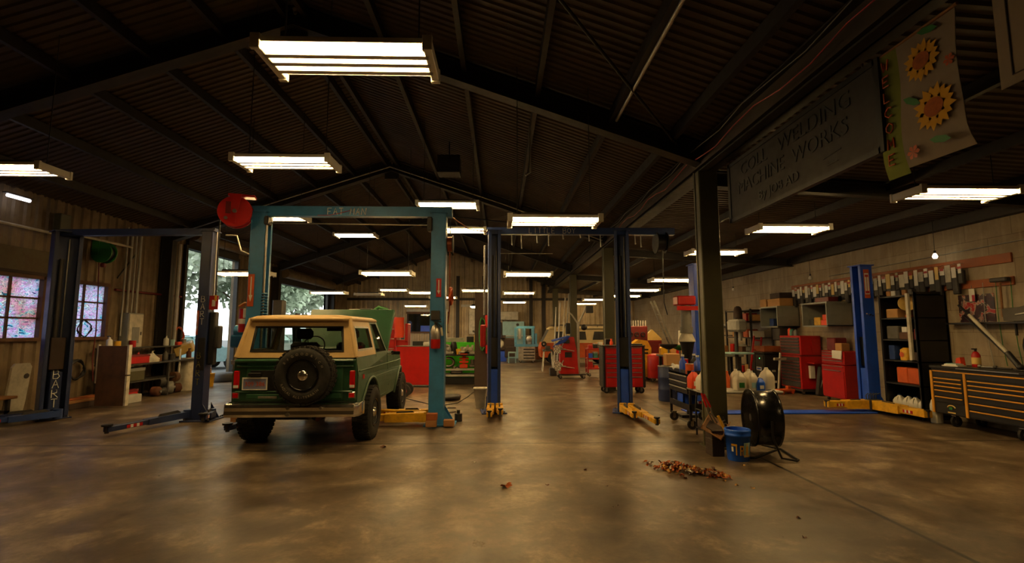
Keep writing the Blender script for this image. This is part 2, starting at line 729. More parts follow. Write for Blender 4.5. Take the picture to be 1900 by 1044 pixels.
ribbed(b, (3.0, YF, lean_z(3.0)), (0, 1, 0), (1, 0, -.06), (.06, 0, -1), YB - YF, 5.6, .13, .022)
b.box(2.95, 8.6, YF, YB, 4.05, 4.12)
setting(b, 'ceiling')
b = Mesh('roof_sheet')
b.box(XE - .02, XE + .02, YF, YB, 4.0, roof_z(XE) + .05)
setting(b, 'trim_2')


def ibeam(b, p, q, h, w, up=(0, 0, 1)):
    """I-section from p to q, h deep, w wide"""
    p, q, up = Vector(p), Vector(q), Vector(up)
    d = (q - p).normalized()
    sd = d.cross(up).normalized()
    up = sd.cross(d).normalized()
    t = .02

    def bar(cu, hw, hu):
        vs = []
        for c in (p, q):
            for i, j in ((-1, -1), (1, -1), (1, 1), (-1, 1)):
                vs.append(c + sd * hw * i + up * (cu + hu * j))
        b.add(vs, [(0, 1, 5, 4), (1, 2, 6, 5), (2, 3, 7, 6), (3, 0, 4, 7), (3, 2, 1, 0), (4, 5, 6, 7)])
    bar(h / 2 - t / 2, w / 2, t / 2)
    bar(-h / 2 + t / 2, w / 2, t / 2)
    bar(0, t / 2, h / 2)


FR = [.35, 6.95, 13.55, 20.1, 26.7]
for y in FR:
    for x1 in (XL + .25, XE - .02):
        b = Mesh('beam_dark')
        ibeam(b, (XM, y, ZR - .24), (x1, y, roof_z(x1) - .24), .3, .2)
        b.box(XM - .2, XM + .2, y - .02, y + .02, ZR - .62, ZR - .2) if x1 > 0 else None
        setting(b, 'roof_rafter')
    b = Mesh('beam_dark')
    ibeam(b, (XE, y, 3.85), (XR, y, 3.55), .2, .14)
    setting(b, 'roof_rafter')
xs = [-8.6, -7.5, -6.3, -5.2, -4.15, -3.25, -2.95, -1.75, -.55, .55, 1.65, 2.55]
for x in xs:
    b = Mesh('beam_dark')
    b.box(x - .035, x + .035, YF, YB, roof_z(x) - .2, roof_z(x) - .035)
    setting(b, 'roof_purlin')
for x in (4.4, 5.8, 7.2):
    b = Mesh('beam_dark')
    b.box(x - .03, x + .03, YF, YB, lean_z(x) - .15, lean_z(x) - .02)
    setting(b, 'roof_purlin')
b = Mesh('beam_dark')
ibeam(b, (XE, YF, 4.17), (XE, YB, 4.17), .42, .26)
setting(b, 'roof_girder')
# wind braces
for p, q in (((2.8, 7.1, roof_z(2.8) - .22), (-2.6, 1.2, roof_z(-2.6) - .22)), ((2.8, 13., roof_z(2.8) - .22), (-2.6, 18.7, roof_z(-2.6) - .22))):
    b = Mesh('beam_dark')
    b.cyl(p, q, .02, n=6)
    setting(b, 'roof_brace')

# ---- columns along the open side and the left wall
where = ['beside the blue bucket and drum fan', 'behind the red roll cabinet', 'just behind the wheel alignment tower', 'near the parked cream van']
for y, wh in zip(FR[1:], where):
    b = Mesh('olive')
    b.box(XE - .14, XE + .14, y - .09, y + .09, 0, 3.98, .012)
    b.box(XE - .15, XE + .15, y + .05, y + .09, 0, 3.98)
    b.box(XE - .17, XE + .17, y - .17, y + .17, 0, .02)
    o = solo(b, 'steel_column', 'olive steel column under the eave girder, ' + wh, 'column')
for y, wh in zip(FR[1:], ['by the daubed windows', 'by the electrical panel and conduits', 'between the two open bays', 'inside the far open bay']):
    b = Mesh('beam_dark')
    ibeam(b, (XL + .2, y, 0), (XL + .2, y, roof_z(XL + .2) - .2), .3, .2, (1, 0, 0))
    solo(b, 'steel_column', 'dark steel wall column %s' % wh, 'column')
b = Mesh('dark_brown')
b.box(-.74, -.38, 14.2, 14.5, 0, 2.75, .01).box(-.8, -.3, 14.1, 14.55, 0, .015)
solo(b, 'support_post', 'thick dark brown post with hose and red box hung on it', 'post')

# small wooden board strips on the eave edge
b = Mesh('red')
b.tube([(2.87, 1.2 + .5 * i, 4.12 + .05 * math.sin(i * 1.7)) for i in range(24)], .008, 5)
solo(b, 'air_hose', 'thin red hose strung along the dark eave girder', 'hose')
b = Mesh('grey')
b.tube([(2.84, 1.2 + .6 * i, 4.25 + .04 * math.sin(i * 2.1)) for i in range(30)], .007, 5)
solo(b, 'electric_cable', 'grey cable run along the eave girder above the red hose', 'cable')
b = Mesh('steel')
b.tube([(XM, 13.3, roof_z(XM) - .34), (0, 13.3, roof_z(0) - .3), (XE - .2, 13.3, roof_z(XE) - .3)], .02, 6)
b.tube([(XM, 13.3, roof_z(XM) - .34), (-6, 13.3, roof_z(-6) - .3), (-9, 13.3, roof_z(-9) - .3)], .02, 6)
solo(b, 'conduit', 'pale conduit following the gable rafter over the blue lifts', 'pipe')
b = Mesh('aluminium')
b.tube([(1.7, 1.2, roof_z(1.7) - .21), (1.7, 6.8, roof_z(1.7) - .21)], .025, 8)
solo(b, 'conduit', 'bright conduit pipe running under a roof purlin', 'pipe')
b = Mesh('aluminium')
b.tube([(.5, 8.0, roof_z(.5) - .2), (.5, 8.0, 4.3), (.42, 8., 4.25)], .02, 8)
solo(b, 'drop_pipe', 'thin bright pipe dropping from the roof sheet', 'pipe')
b = Mesh('beam_dark')
b.box(-.25, .25, -.2, .2, -.2, .2, .01)
for i in range(7):
    b.box(-.22, .22, -.215, -.2, -.17 + i * .05, -.15 + i * .05)
solo(b, 'unit_heater', 'dark heater box hung high below the roof ridge', 'heater', (-1.15, 10.6, 5.3))
b = Mesh('beam_dark')
b.cyl((-1.15, 10.6, 5.5), (-1.15, 10.6, roof_z(-1.15)), .015)
part(b, 'hanger_rod', bpy.data.objects['unit_heater'], (1.15, -10.6, -5.3))
# ---------------------------------------------------------------- the off-road wagon
truck = thing('off_road_wagon', 'green two-door off-road wagon with cream hardtop and raised hood, spare tyre on its tailgate', 'car', (-2.85, 7.62, 0), math.radians(.6))
HW = .87


def arc(cy, cz, r, a0, a1, n=9):
    return [(cy + r * math.cos(math.radians(a0 + (a1 - a0) * i / (n - 1))), cz + r * math.sin(math.radians(a0 + (a1 - a0) * i / (n - 1)))) for i in range(n)]


prof = [(-.70, .64), (-.70, 1.0), (-.695, 1.18), (-.67, 1.25), (1.22, 1.25), (1.36, 1.235), (2.2, 1.20), (2.62, 1.14), (2.80, 1.05), (2.84, .9), (2.84, .62)]
prof += arc(2.34, .42, .49, 24, 156) + [(1.80, .5), (.52, .5)] + arc(0, .42, .49, 20, 160)
rings = []
for x in (-1, 1):
    pass


def hwid(y, z):
    w = HW - .05 * max(0, (z - 1.0) / .25) ** 1.5 - .03 * max(0, (.75 - z) / .25)
    if y > 1.9:
        w -= .10 * ((y - 1.9) / .94) ** 2
    return w


b = Mesh('side_green')
n = len(prof)
lay = []
for sx in (-1, -.97, .97, 1):
    inset = .0 if abs(sx) < 1 else .0
    ring = []
    cy = 1.07
    for y, z in prof:
        w = hwid(y, z)
        if abs(sx) == 1:
            ring.append((math.copysign(w, sx), y, z))
        else:
            ring.append((math.copysign(w - .025, sx), y + (.012 if y < 0 else -.012), z + (.012 if z > 1.1 else 0)))
    lay.append(ring)
b.m('side_green')
vs = [p for r in lay for p in r]
fs = [(j * n + i, (j + 1) * n + i, (j + 1) * n + (i + 1) % n, j * n + (i + 1) % n) for j in range(3) for i in range(n)]
b.add(vs, fs)
b.add(lay[0], [list(range(n))[::-1]])
b.add(lay[3], [list(range(n))])
# rear skin and tailgate presses
b.m('truck_green').box(-.84, .84, -.715, -.69, .66, 1.23, .01)
body = part(b, 'body', truck)
b = Mesh('truck_green')
b.box(-.66, .66, -.735, -.71, .68, 1.2, .012)
b.box(-.82, .82, -.76, -.7, 1.185, 1.235, .02)
b.box(-.80, .80, -.745, -.71, 1.12, 1.15, .012)
b.box(-.64, .64, -.75, -.73, .70, .76, .008)
b.box(-.80, .80, -.75, -.70, .78, .80, .008)
b.m('black').box(-.60, -.14, -.742, -.735, .80, 1.08, .004)
b.m('steel').box(-.48, -.22, -.752, -.745, .70, .73, .003)
part(b, 'tailgate', truck)
for s in (-1, 1):
    for cy in (0, 2.34):
        b = Mesh('side_green')
        pts = [(s * (hwid(y, z) + .012), y, z) for y, z in arc(cy, .42, .5, 5, 175, 15)]
        b.tube(pts, .022, 6)
        part(b, 'arch_lip', truck)
    b = Mesh('side_green')
    y0, y1 = .45, 1.28
    for (ya, za), (yb, zb) in (((y0, .55), (y0, 1.24)), ((y1, .66), (y1, 1.24)), ((y0, .55), (y1 - .1, .55))):
        b.tube([(s * (hwid(ya, za) + .002), ya, za), (s * (hwid(yb, zb) + .002), yb, zb)], .006, 4)
    b.m('side_green').tube([(s * (hwid(y, 1.06) + .004), y, 1.06) for y in (-.66, .2, 1.2, 2.0, 2.5)], .012, 5)
    d = part(b, 'door', truck)
    b = Mesh('chrome')
    b.tube([(s * .875, .50, 1.13), (s * .895, .53, 1.13), (s * .895, .62, 1.13), (s * .875, .65, 1.13)], .009, 6)
    part(b, 'handle', d)
    b = Mesh('lamp_red')
    b.box(s * .79 - .035, s * .79 + .035, -.745, -.70, .83, 1.075, .008)
    b.m('white').box(s * .79 - .033, s * .79 + .033, -.747, -.70, .84, .88, .004)
    part(b, 'tail_light', truck)
    b = Mesh('chrome')
    b.box(s * .79 - .05, s * .79 + .05, -.74, -.715, .695, .785, .006).m('lamp_red').box(s * .79 - .035, s * .79 + .035, -.75, -.72, .71, .77, .004)
    part(b, 'reflector', truck)
    b = Mesh('chrome')
    xa, xb = sorted((s * .85, s * .884))
    b.box(xa, xb, -.54, -.45, .93, 1.01, .004)
    xa, xb = sorted((s * .85, s * .89))
    b.m('lamp_red').box(xa, xb, -.53, -.46, .94, 1.0, .004)
    part(b, 'side_marker', truck)
# hardtop
top = Mesh('cream')
inr = lambda z: .83 - .13 * (z - 1.25) / .53
rear = lambda z: -.70 + .09 * (z - 1.25) / .53
top.ring([(-.83, -.70, 1.25), (.83, -.70, 1.25), (.70, -.61, 1.80), (-.70, -.61, 1.80)],
         [(-.65, rear(1.33), 1.33), (.65, rear(1.33), 1.33), (.615, rear(1.69), 1.69), (-.615, rear(1.69), 1.69)], (0, .06, 0))
for s in (-1, 1):
    pt = lambda y, z: (s * inr(z), y, z)
    top.ring([pt(-.70, 1.25), pt(.42, 1.25), pt(.40, 1.80), pt(-.61, 1.80)], [pt(-.56, 1.335), pt(.30, 1.335), pt(.29, 1.69), pt(-.50, 1.69)], (-s * .05, 0, 0))
    top.tube([pt(-.695, 1.26), pt(-.605, 1.80)], .03, 8)
top.loft([rrect(.715, .80, .12, 1.765, 4, 0, .14), rrect(.73, .82, .13, 1.785, 4, 0, .14), rrect(.72, .81, .13, 1.81, 4, 0, .14), rrect(.66, .75, .13, 1.838, 4, 0, .14), rrect(.5, .6, .15, 1.855, 4, 0, .14), rrect(.2, .3, .1, 1.862, 4, 0, .14)])
part(top, 'hardtop', truck)
b = Mesh('black')
z0, z1 = 1.33, 1.69
b.ring([(-.65, rear(z0) - .006, z0), (.65, rear(z0) - .006, z0), (.615, rear(z1) - .006, z1), (-.615, rear(z1) - .006, z1)],
       [(-.62, rear(z0), z0 + .025), (.62, rear(z0), z0 + .025), (.59, rear(z1), z1 - .025), (-.59, rear(z1), z1 - .025)], (0, .02, 0))
g = part(b, 'rear_window_seal', truck)
b = Mesh('glass')
b.add([(-.64, rear(z0) + .015, z0), (.64, rear(z0) + .015, z0), (.605, rear(z1) + .015, z1), (-.605, rear(z1) + .015, z1)], [(0, 1, 2, 3)])
part(b, 'rear_window', truck)
for s in (-1, 1):
    pt = lambda y, z, k=.004: (s * (inr(z) + k), y, z)
    b = Mesh('steel')
    b.ring([pt(-.56, 1.335), pt(.30, 1.335), pt(.29, 1.69), pt(-.50, 1.69)], [pt(-.535, 1.36), pt(.28, 1.36), pt(.27, 1.665), pt(-.48, 1.665)], (-s * .02, 0, 0))
    part(b, 'side_window_trim', truck)
    b = Mesh('glass')
    b.add([pt(-.55, 1.34, -.01), pt(.29, 1.34, -.01), pt(.28, 1.685, -.01), pt(-.49, 1.685, -.01)], [(0, 1, 2, 3)])
    part(b, 'side_window', truck)
    b = Mesh('side_green')
    b.ring([pt(.43, 1.245, .0), pt(1.27, 1.245, .0), pt(.86, 1.775, .0), pt(.42, 1.775, .0)], [pt(.47, 1.275, .0), pt(1.19, 1.275, .0), pt(.83, 1.74, .0), pt(.46, 1.74, .0)], (-s * .025, 0, 0))
    part(b, 'door_window_frame', truck)
    b = Mesh('glass')
    b.add([pt(.46, 1.27, -.012), pt(1.2, 1.27, -.012), pt(.84, 1.745, -.012), pt(.45, 1.745, -.012)], [(0, 1, 2, 3)])
    part(b, 'door_window', truck)
b = Mesh('truck_green')
b.ring([(-.80, 1.28, 1.24), (.80, 1.28, 1.24), (.69, .86, 1.79), (-.69, .86, 1.79)], [(-.70, 1.23, 1.31), (.70, 1.23, 1.31), (.62, .90, 1.72), (-.62, .90, 1.72)], (0, .04, .03))
part(b, 'windshield_frame', truck)
b = Mesh('glass')
b.add([(-.72, 1.26, 1.30), (.72, 1.26, 1.30), (.63, .91, 1.73), (-.63, .91, 1.73)], [(0, 1, 2, 3)])
part(b, 'windshield', truck)
# raised hood, hinged at the cowl
b = Mesh('truck_green')
b.at((0, 1.36, 1.25), 0, math.radians(52))
b.box(-.80, .80, 0, 1.0, -.02, .02, .015)
b.box(-.80, -.76, 0, 1.0, -.07, 0).box(.76, .80, 0, 1.0, -.07, 0)
b.box(-.80, .80, .95, 1.0, -.07, 0)
part(b, 'hood', truck)
b = Mesh('black')
b.box(-.66, .66, 1.45, 2.6, 1.2, 1.228)
b.m('dark_grey').box(-.25, .3, 1.7, 2.3, 1.22, 1.30, .02).cyl((0, 1.95, 1.3), (0, 1.95, 1.36), .17, n=16)
b.m('rust').box(.35, .55, 1.6, 1.9, 1.22, 1.3, .01)
part(b, 'engine_bay', truck)
b = Mesh('black')
b.box(-.78, .78, -.6, 1.2, 1.24, 1.268)
part(b, 'interior_floor', truck)
for x in (-.42, .34):
    b = Mesh('black')
    b.at((x, .72, 1.24), 0, math.radians(10))
    b.box(-.24, .24, -.06, .06, -.3, .20, .05)
    s_ = part(b, 'seat', truck)
    b = Mesh('black')
    b.at((x, .70, 1.24), 0, math.radians(10))
    b.cyl((-.06, 0, .18), (-.06, 0, .28), .008).cyl((.06, 0, .18), (.06, 0, .28), .008)
    b.box(-.15, .15, -.05, .05, .25, .43, .045)
    part(b, 'headrest', s_)
b = Mesh('black')
b.at((-.40, 1.02, 1.36), 0, math.radians(65))
b.torus((0, 0, 0), .19, .013).cyl((-.18, 0, 0), (.18, 0, 0), .01).cyl((0, 0, 0), (0, -.18, 0), .01).cyl((0, 0, -.2), (0, 0, .02), .02)
part(b, 'steering_wheel', truck)
b = Mesh('black')
b.box(-.13, .13, .86, .875, 1.62, 1.69, .01)
part(b, 'inside_mirror', truck)
b = Mesh('chrome')
b.tube([(.86, 1.22, 1.2), (.95, 1.25, 1.24)], .008, 5)
b.m('gloss_black').box(.90, 1.06, 1.24, 1.27, 1.2, 1.26, .01)
part(b, 'door_mirror', truck)
# rear bumper
b = Mesh('chrome')
pr = [(-.74, .47), (-.80, .455), (-.86, .465), (-.87, .50), (-.86, .545), (-.865, .59), (-.85, .63), (-.80, .64), (-.74, .635)]
b.prism(pr, 'X', -.86, .86)
for s in (-1, 1):
    b.loft([[(s * .86, y, z) for y, z in pr], [(s * .90, y + .06, z) for y, z in pr], [(s * .915, y * .5 - .15, z) for y, z in pr]])
bp = part(b, 'rear_bumper', truck)
b = Mesh('steel')
b.cyl((-.02, -.88, .5), (-.02, -.86, .5), .028).cyl((-.02, -.885, .585), (-.02, -.86, .585), .022).cyl((.42, -.88, .585), (.42, -.86, .585), .02)
part(b, 'bumper_bolt', bp)
b = Mesh('black')
b.box(-.55, -.5, -.74, 2.7, .48, .6).box(.5, .55, -.74, 2.7, .48, .6).box(-.6, .6, -.6, -.5, .5, .62)
part(b, 'chassis', truck)
b = Mesh('dark_grey')
b.cyl((-.7, 0, .40), (.7, 0, .40), .05).sph((.08, 0, .40), .15, (1, .8, .9))
b.cyl((-.7, 2.34, .40), (.7, 2.34, .40), .05).sph((-.2, 2.34, .40), .14)
part(b, 'axle', truck)
b = Mesh('rust')
b.tube([(.2, 1.2, .45), (.25, .3, .5), (.35, -.3, .48), (.35, -.78, .42)], .03, 8)
part(b, 'exhaust', truck)
b = Mesh('black')
b.cyl((-.3, -.5, .5), (.15, -.5, .5), .13, n=14)
part(b, 'fuel_tank', truck)


def wheel(x, y, z, R, W, face, name='wheel'):
    """tyre about the x axis (face = +1/-1 side the rim shows on)"""
    b = Mesh('rubber')
    h = W / 2
    b.lathe([(.2, -h * .8), (.25, -h), (R * .82, -h * 1.02), (R * .95, -h * .85), (R, -h * .6), (R, h * .6), (R * .95, h * .85), (R * .82, h * 1.02), (.25, h), (.2, h * .8)], axis='X', n=36)
    for i in range(36):
        a = 2 * PI * i / 36
        for k in (-1, 0, 1):
            aa = a + k * .05
            b.at((0, 0, 0), 0, aa)
            b.box(k * h * .62 - h * .24, k * h * .62 + h * .24, -.022, .022, R - .01, R + .008)
    b.X = None
    t = part(b, name, truck)
    t.location = (x, y, z)
    b = Mesh('gloss_black')
    f = face
    b.lathe([(.215, -h * .5 * f), (.215, h * .85 * f), (.20, h * .95 * f), (.185, h * .8 * f), (.17, h * .35 * f), (.12, h * .42 * f), (.10, h * .55 * f), (.02, h * .55 * f)], axis='X', n=28)
    for i in range(8):
        a = 2 * PI * i / 8
        b.m('chrome').cyl((h * .36 * f, .145 * math.cos(a), .145 * math.sin(a)), (h * .385 * f, .145 * math.cos(a), .145 * math.sin(a)), .02, n=8)
    part(b, 'rim', t)
    b = Mesh('chrome')
    b.lathe([(.075, h * .5 * f), (.075, h * .75 * f), (.06, h * .95 * f), (.001, h * .98 * f)], axis='X', n=20)
    part(b, 'hub_cap', t)
    return t


for s in (-1, 1):
    wheel(s * .82, 0, .395, .395, .27, s)
    wheel(s * .80, 2.34, .395, .395, .27, s)
sp = wheel(0, 0, 0, .385, .25, -1, 'spare_wheel')
sp.location = (.21, -.90, 1.03)
sp.rotation_euler = (0, 0, PI / 2)
b = Mesh('black')
b.cyl((.21, -.78, 1.03), (.21, -.70, 1.03), .08)
part(b, 'spare_carrier', truck)
# raised letters round the sidewall (faces -x of the wheel, i.e. rearward once turned)
mat('letter_grey', (140, 132, 116), .8, dirt=.4, scale=30)
letters = Mesh('letter_grey')
lt = []


def ringtext(txt, a0, a1, r, flip):
    for i, ch in enumerate(txt):
        a = math.radians(a0 + (a1 - a0) * i / (len(txt) - 1))
        if ch == ' ':
            continue
        t = text_mesh(ch, .045, 'letter_grey', 'sidewall_letter', None, ext=.001)
        p = Vector((r * math.cos(a), 0, r * math.sin(a)))
        mt = Matrix.Translation((.21, -1.032, 1.03)) @ Matrix.Translation(p) @ Matrix.Rotation(-(a - PI / 2) + (PI if flip else 0), 4, 'Y') @ Matrix.Rotation(PI / 2, 4, 'X')
        me = t.data
        n0 = len(letters.V)
        letters.V += [mt @ v.co for v in me.vertices]
        for p_ in me.polygons:
            letters.F.append([q + n0 for q in p_.vertices])
            letters.I.append(0)
            letters.S.append(False)
        bpy.data.objects.remove(t)


ringtext('BFGOODRICH', 145, 25, .285, False)
ringtext('RADIAL ALL-TERRAIN', 205, 318, .285, True)
part(letters, 'sidewall_lettering', truck)
# plate
b = Mesh('white')
X0, X1, Z0, Z1 = -.70, -.36, .815, .985
yy = -.755
b.ring([(X0, yy, Z0), (X1, yy, Z0), (X1, yy, Z1), (X0, yy, Z1)], [(X0 + .015, yy, Z0 + .012), (X1 - .015, yy, Z0 + .012), (X1 - .015, yy, Z1 - .018), (X0 + .015, yy, Z1 - .018)], (0, .012, 0))
pl = part(b, 'plate_frame', truck)
mat('plate_blue', (124, 132, 170), .45, dirt=.4, scale=14, grime=(150, 140, 130))
b = Mesh('plate_blue')
b.box(X0 + .01, X1 - .01, yy + .004, yy + .01, Z0 + .01, Z1 - .015)
part(b, 'license_plate', truck)
text_mesh('309 386', .085, 'orange', 'plate_number', truck, (-.53, yy + .003, .893), (PI / 2, 0, 0), .001)
b = Mesh('black')
b.box(-.62, -.44, -.775, -.735, 1.0, 1.05, .01)
part(b, 'plate_lamp', truck)
# ---------------------------------------------------------------- two-post lifts
def channel(b, x, y, ang, h, d=.26, w=.28, t=.02, lip=.06, z0=.02):
    """C-section post, open towards local +x turned by ang"""
    b.at((x, y, 0), ang)
    b.box(-d / 2, -d / 2 + t, -w / 2, w / 2, z0, h, .004)
    for s in (-1, 1):
        b.box(-d / 2 + t, d / 2, s * w / 2 - (t if s > 0 else 0), s * w / 2 + (t if s < 0 else 0), z0, h, .004)
        ya, yb = sorted((s * (w / 2 - lip), s * (w / 2 - t)))
        b.box(d / 2 - t, d / 2, ya, yb, z0, h)
    b.X = None


def lift_post(root, x, y, ang, h, m, cm, dark='black', d=.26, w=.28):
    b = Mesh(m)
    channel(b, x, y, ang, h, d, w)
    b.at((x, y, 0), ang).box(-d / 2 - .03, d / 2 + .03, -w / 2 - .03, w / 2 + .03, h, h + .02)
    p = part(b, 'post', root)
    b = Mesh(m)
    b.at((x, y, 0), ang)
    b.box(-.34, .2, -.25, .25, 0, .022, .004)
    for s in (-1, 1):
        b.prism([(-.13, .02), (-.3, .02), (-.13, .3)], 'Y', s * .13 - .008, s * .13 + .008)
        for xx in (-.28, .14):
            b.m('steel').cyl((xx, s * .2, .02), (xx, s * .2, .05), .018, n=6).m(m)
    part(b, 'base_plate', root)
    b = Mesh(cm)
    b.at((x, y, 0), ang)
    b.box(-.09, .10, -.085, .085, .16, .86, .012)
    b.m(dark).box(-.09, .05, -.11, .11, .9, 1.5, .01)
    c = part(b, 'carriage', root)
    b = Mesh('steel')
    b.at((x, y, 0), ang)
    b.cyl((-.06, .05, .8), (-.06, .05, h - .1), .014, n=6)
    b.m('dark_grey').cyl((-.05, -.04, .1), (-.05, -.04, h - .5), .035, n=10)
    part(b, 'hydraulic_ram', root)
    return p


def lift_arm(root, x, y, a, ln, m, z=.13, pr=.075, k=1.):
    """swing arm lying low, from (x,y) along angle a"""
    b = Mesh(m)
    b.at((x, y, z), a)
    b.prism([(-.02, -.055 * k), (ln * .55, -.05 * k), (ln * .55, .045 * k), (-.02, .055 * k)], 'Y', -.07 * k, .07 * k)
    b.box(ln * .45, ln, -.05 * k, .05 * k, -.038 * k, .04 * k, .006)
    b.cyl((0, 0, -.09), (0, 0, .08), .07, n=14)
    b.m('dark_grey').prism([(ln * .1, .056), (ln * .4, .046), (ln * .38, .09), (ln * .15, .10)], 'Y', -.012, .012).m(m)
    o = part(b, 'swing_arm', root)
    b = Mesh('black')
    b.at((x, y, z), a)
    b.m('dark_grey').cyl((ln - .02, 0, -.06), (ln - .02, 0, .05), .03, n=10)
    b.m('black').cyl((ln - .02, 0, .05), (ln - .02, 0, .075), pr, n=14)
    part(b, 'lift_pad', o)
    b = Mesh('red')
    b.at((x, y, z), a)
    b.box(ln * .62, ln * .8, -.054 * k, .054 * k, -.03, .02).m('white').box(ln * .66, ln * .69, -.056 * k, .056 * k, -.03, .02).box(ln * .73, ln * .76, -.056 * k, .056 * k, -.03, .02)
    part(b, 'warning_sticker', o)
    return o


def warn_label(root, x, y0, z0, z1, w=.08, m='orange'):
    b = Mesh(m)
    b.box(x - w / 2, x + w / 2, y0 - .004, y0, z0, z1)
    b.m('white')
    h = z1 - z0
    b.box(x - w * .1, x + w * .1, y0 - .006, y0, z0 + h * .35, z1 - h * .08)
    b.prism([(x - w * .3, z0 + h * .35), (x + w * .3, z0 + h * .35), (x, z0 + h * .15)], 'Y', y0 - .006, y0)
    part(b, 'warning_label', root)


def top_beam(root, p, q, h, m, dz=.18):
    b = Mesh(m)
    p, q = Vector((*p, h - .04)), Vector((*q, h - .04))
    d = (q - p).normalized()
    s = Vector((-d.y, d.x, 0)) * .07
    vs = [c + o for c in (p - d * .1, q + d * .1) for o in (s + Vector((0, 0, -dz / 2)), -s + Vector((0, 0, -dz / 2)), -s + Vector((0, 0, dz / 2)), s + Vector((0, 0, dz / 2)))]
    b.add(vs, [(0, 1, 5, 4), (1, 2, 6, 5), (2, 3, 7, 6), (3, 0, 4, 7), (0, 3, 2, 1), (4, 5, 6, 7)])
    return part(b, 'top_beam', root)


# --- the lift round the wagon
L1 = thing('car_lift', 'steel-blue two-post car lift with FAT MAN painted on its crossbeam', 'car lift', (0, 8.75, 0))
lift_post(L1, -4.32, 0, 0, 3.74, 'lift_blue', 'lift_blue')
lift_post(L1, -1.11, 0, PI, 3.74, 'lift_blue', 'lift_blue')
top_beam(L1, (-4.45, 0), (-.98, 0), 3.82, 'lift_blue')
b = Mesh('chalk')
b.strokes('FAT', .12, (-3.12, -.075, 3.715), (1, 0, 0), (0, 0, 1), .009)
part(b, 'painted_word', L1)
b = Mesh('chalk')
b.strokes('MAN', .12, (-2.72, -.075, 3.715), (1, 0, 0), (.1, 0, 1), .009)
part(b, 'painted_word', L1)
b = Mesh('red')
b.tube([(-3.3, -.08, 3.70), (-3.1, -.08, 3.70), (-2.9, -.08, 3.74), (-2.72, -.08, 3.79)], .006, 4)
part(b, 'red_streak', L1)
warn_label(L1, -4.38, -.145, 2.05, 2.62, .11, 'orange')
warn_label(L1, -1.09, -.145, 2.22, 2.55, .09, 'red')
lift_arm(L1, -1.34, -.12, math.radians(186), 1.15, 'yellow', .15, .06, 1.4)
lift_arm(L1, -1.34, .16, math.radians(168), .95, 'yellow', .15, .06, 1.3)
lift_arm(L1, -4.1, -.12, math.radians(262), .85, 'dark_navy')
lift_arm(L1, -4.1, .16, math.radians(20), 1.1, 'yellow')
b = Mesh('steel')
b.tube([(-4.17, -.12, .3), (-4.17, -.12, 3.6)], .02, 8).tube([(-4.17, -.1, 3.55), (-1.25, -.1, 3.52)], .012, 6)
part(b, 'sync_cable', L1)
b = Mesh('dark_grey')
b.box(-1.31, -1.22, -.2, -.02, 3.4, 3.66, .02).box(-4.2, -4.12, -.2, -.02, 3.5, 3.66, .02)
part(b, 'cable_pulley', L1)
b = Mesh('lift_blue')
for i in range(12):
    b.torus((-4.14, -.13, 1.72 + i * .05), .045, .014, 'Z', 12, 5)
part(b, 'coiled_hose', L1)

# --- the dark lift by the windows
L2 = thing('car_lift', 'dark navy two-post car lift with BART lettered on both posts, by the daubed windows', 'car lift', (0, 9.45, 0))
lift_post(L2, -8.36, 0, math.radians(-35), 3.5, 'dark_navy', 'dark_navy', 'dark_brown', .26, .42)
lift_post(L2, -5.53, -.19, math.radians(180), 3.5, 'dark_navy', 'dark_navy', 'black', .2, .2)
top_beam(L2, (-8.36, 0), (-5.53, -.15), 3.55, 'dark_navy', .12)
b = Mesh('chalk')
u = Vector((math.sin(math.radians(35)), math.cos(math.radians(35)), 0))
u = Vector((.57, .82, 0))
o0 = Vector((-8.36, 0, 0)) + Vector((math.cos(math.radians(-35)), math.sin(math.radians(-35)), 0)) * .108 - u * .05
for i, ch in enumerate('BART'):
    b.strokes(ch, .15, o0 + Vector((0, 0, .74 - i * .175)), u, (0, 0, 1), .008)
part(b, 'painted_name', L2)
b = Mesh('chalk')
for i, ch in enumerate('BART'):
    b.strokes(ch, .11, Vector((-5.56, -.297, 2.16 - i * .14)), (1, 0, 0), (0, 0, 1), .006)
part(b, 'painted_name', L2)
b = Mesh('faint_yellow')
for i, ch in enumerate('BART'):
    b.strokes(ch, .11, Vector((-5.57, -.297, 1.12 - i * .16)), (1, 0, 0), (0, 0, 1), .006)
part(b, 'painted_name', L2)
warn_label(L2, -5.605, -.295, 1.55, 2.0, .04, 'orange')
lift_arm(L2, -5.68, -.28, math.radians(256), 1.45, 'dark_navy', .12)
lift_arm(L2, -5.3, -.2, math.radians(285), .5, 'dark_navy', .12)
lift_arm(L2, -8.1, -.16, math.radians(243), 1.25, 'navy', .12)
lift_arm(L2, -8.3, -.2, math.radians(225), 1.2, 'dark_navy', .12)
b = Mesh('black')
b.box(-5.43, -5.32, -.24, -.1, 1.0, 1.98, .02)
pu = part(b, 'pump_motor', L2)
b = Mesh('dark_grey')
b.box(-5.32, -5.22, -.24, -.12, 1.3, 1.72, .02)
part(b, 'control_box', pu)
b = Mesh('red')
b.box(-5.43, -5.27, -.26, -.25, 2.02, 2.28).m('white').box(-5.38, -5.32, -.266, -.26, 2.08, 2.2)
part(b, 'red_notice', L2)
b = Mesh('steel')
b.tube([(-5.4, -.2, 2.0), (-5.4, -.2, 3.5)], .015, 6)
part(b, 'conduit', L2)

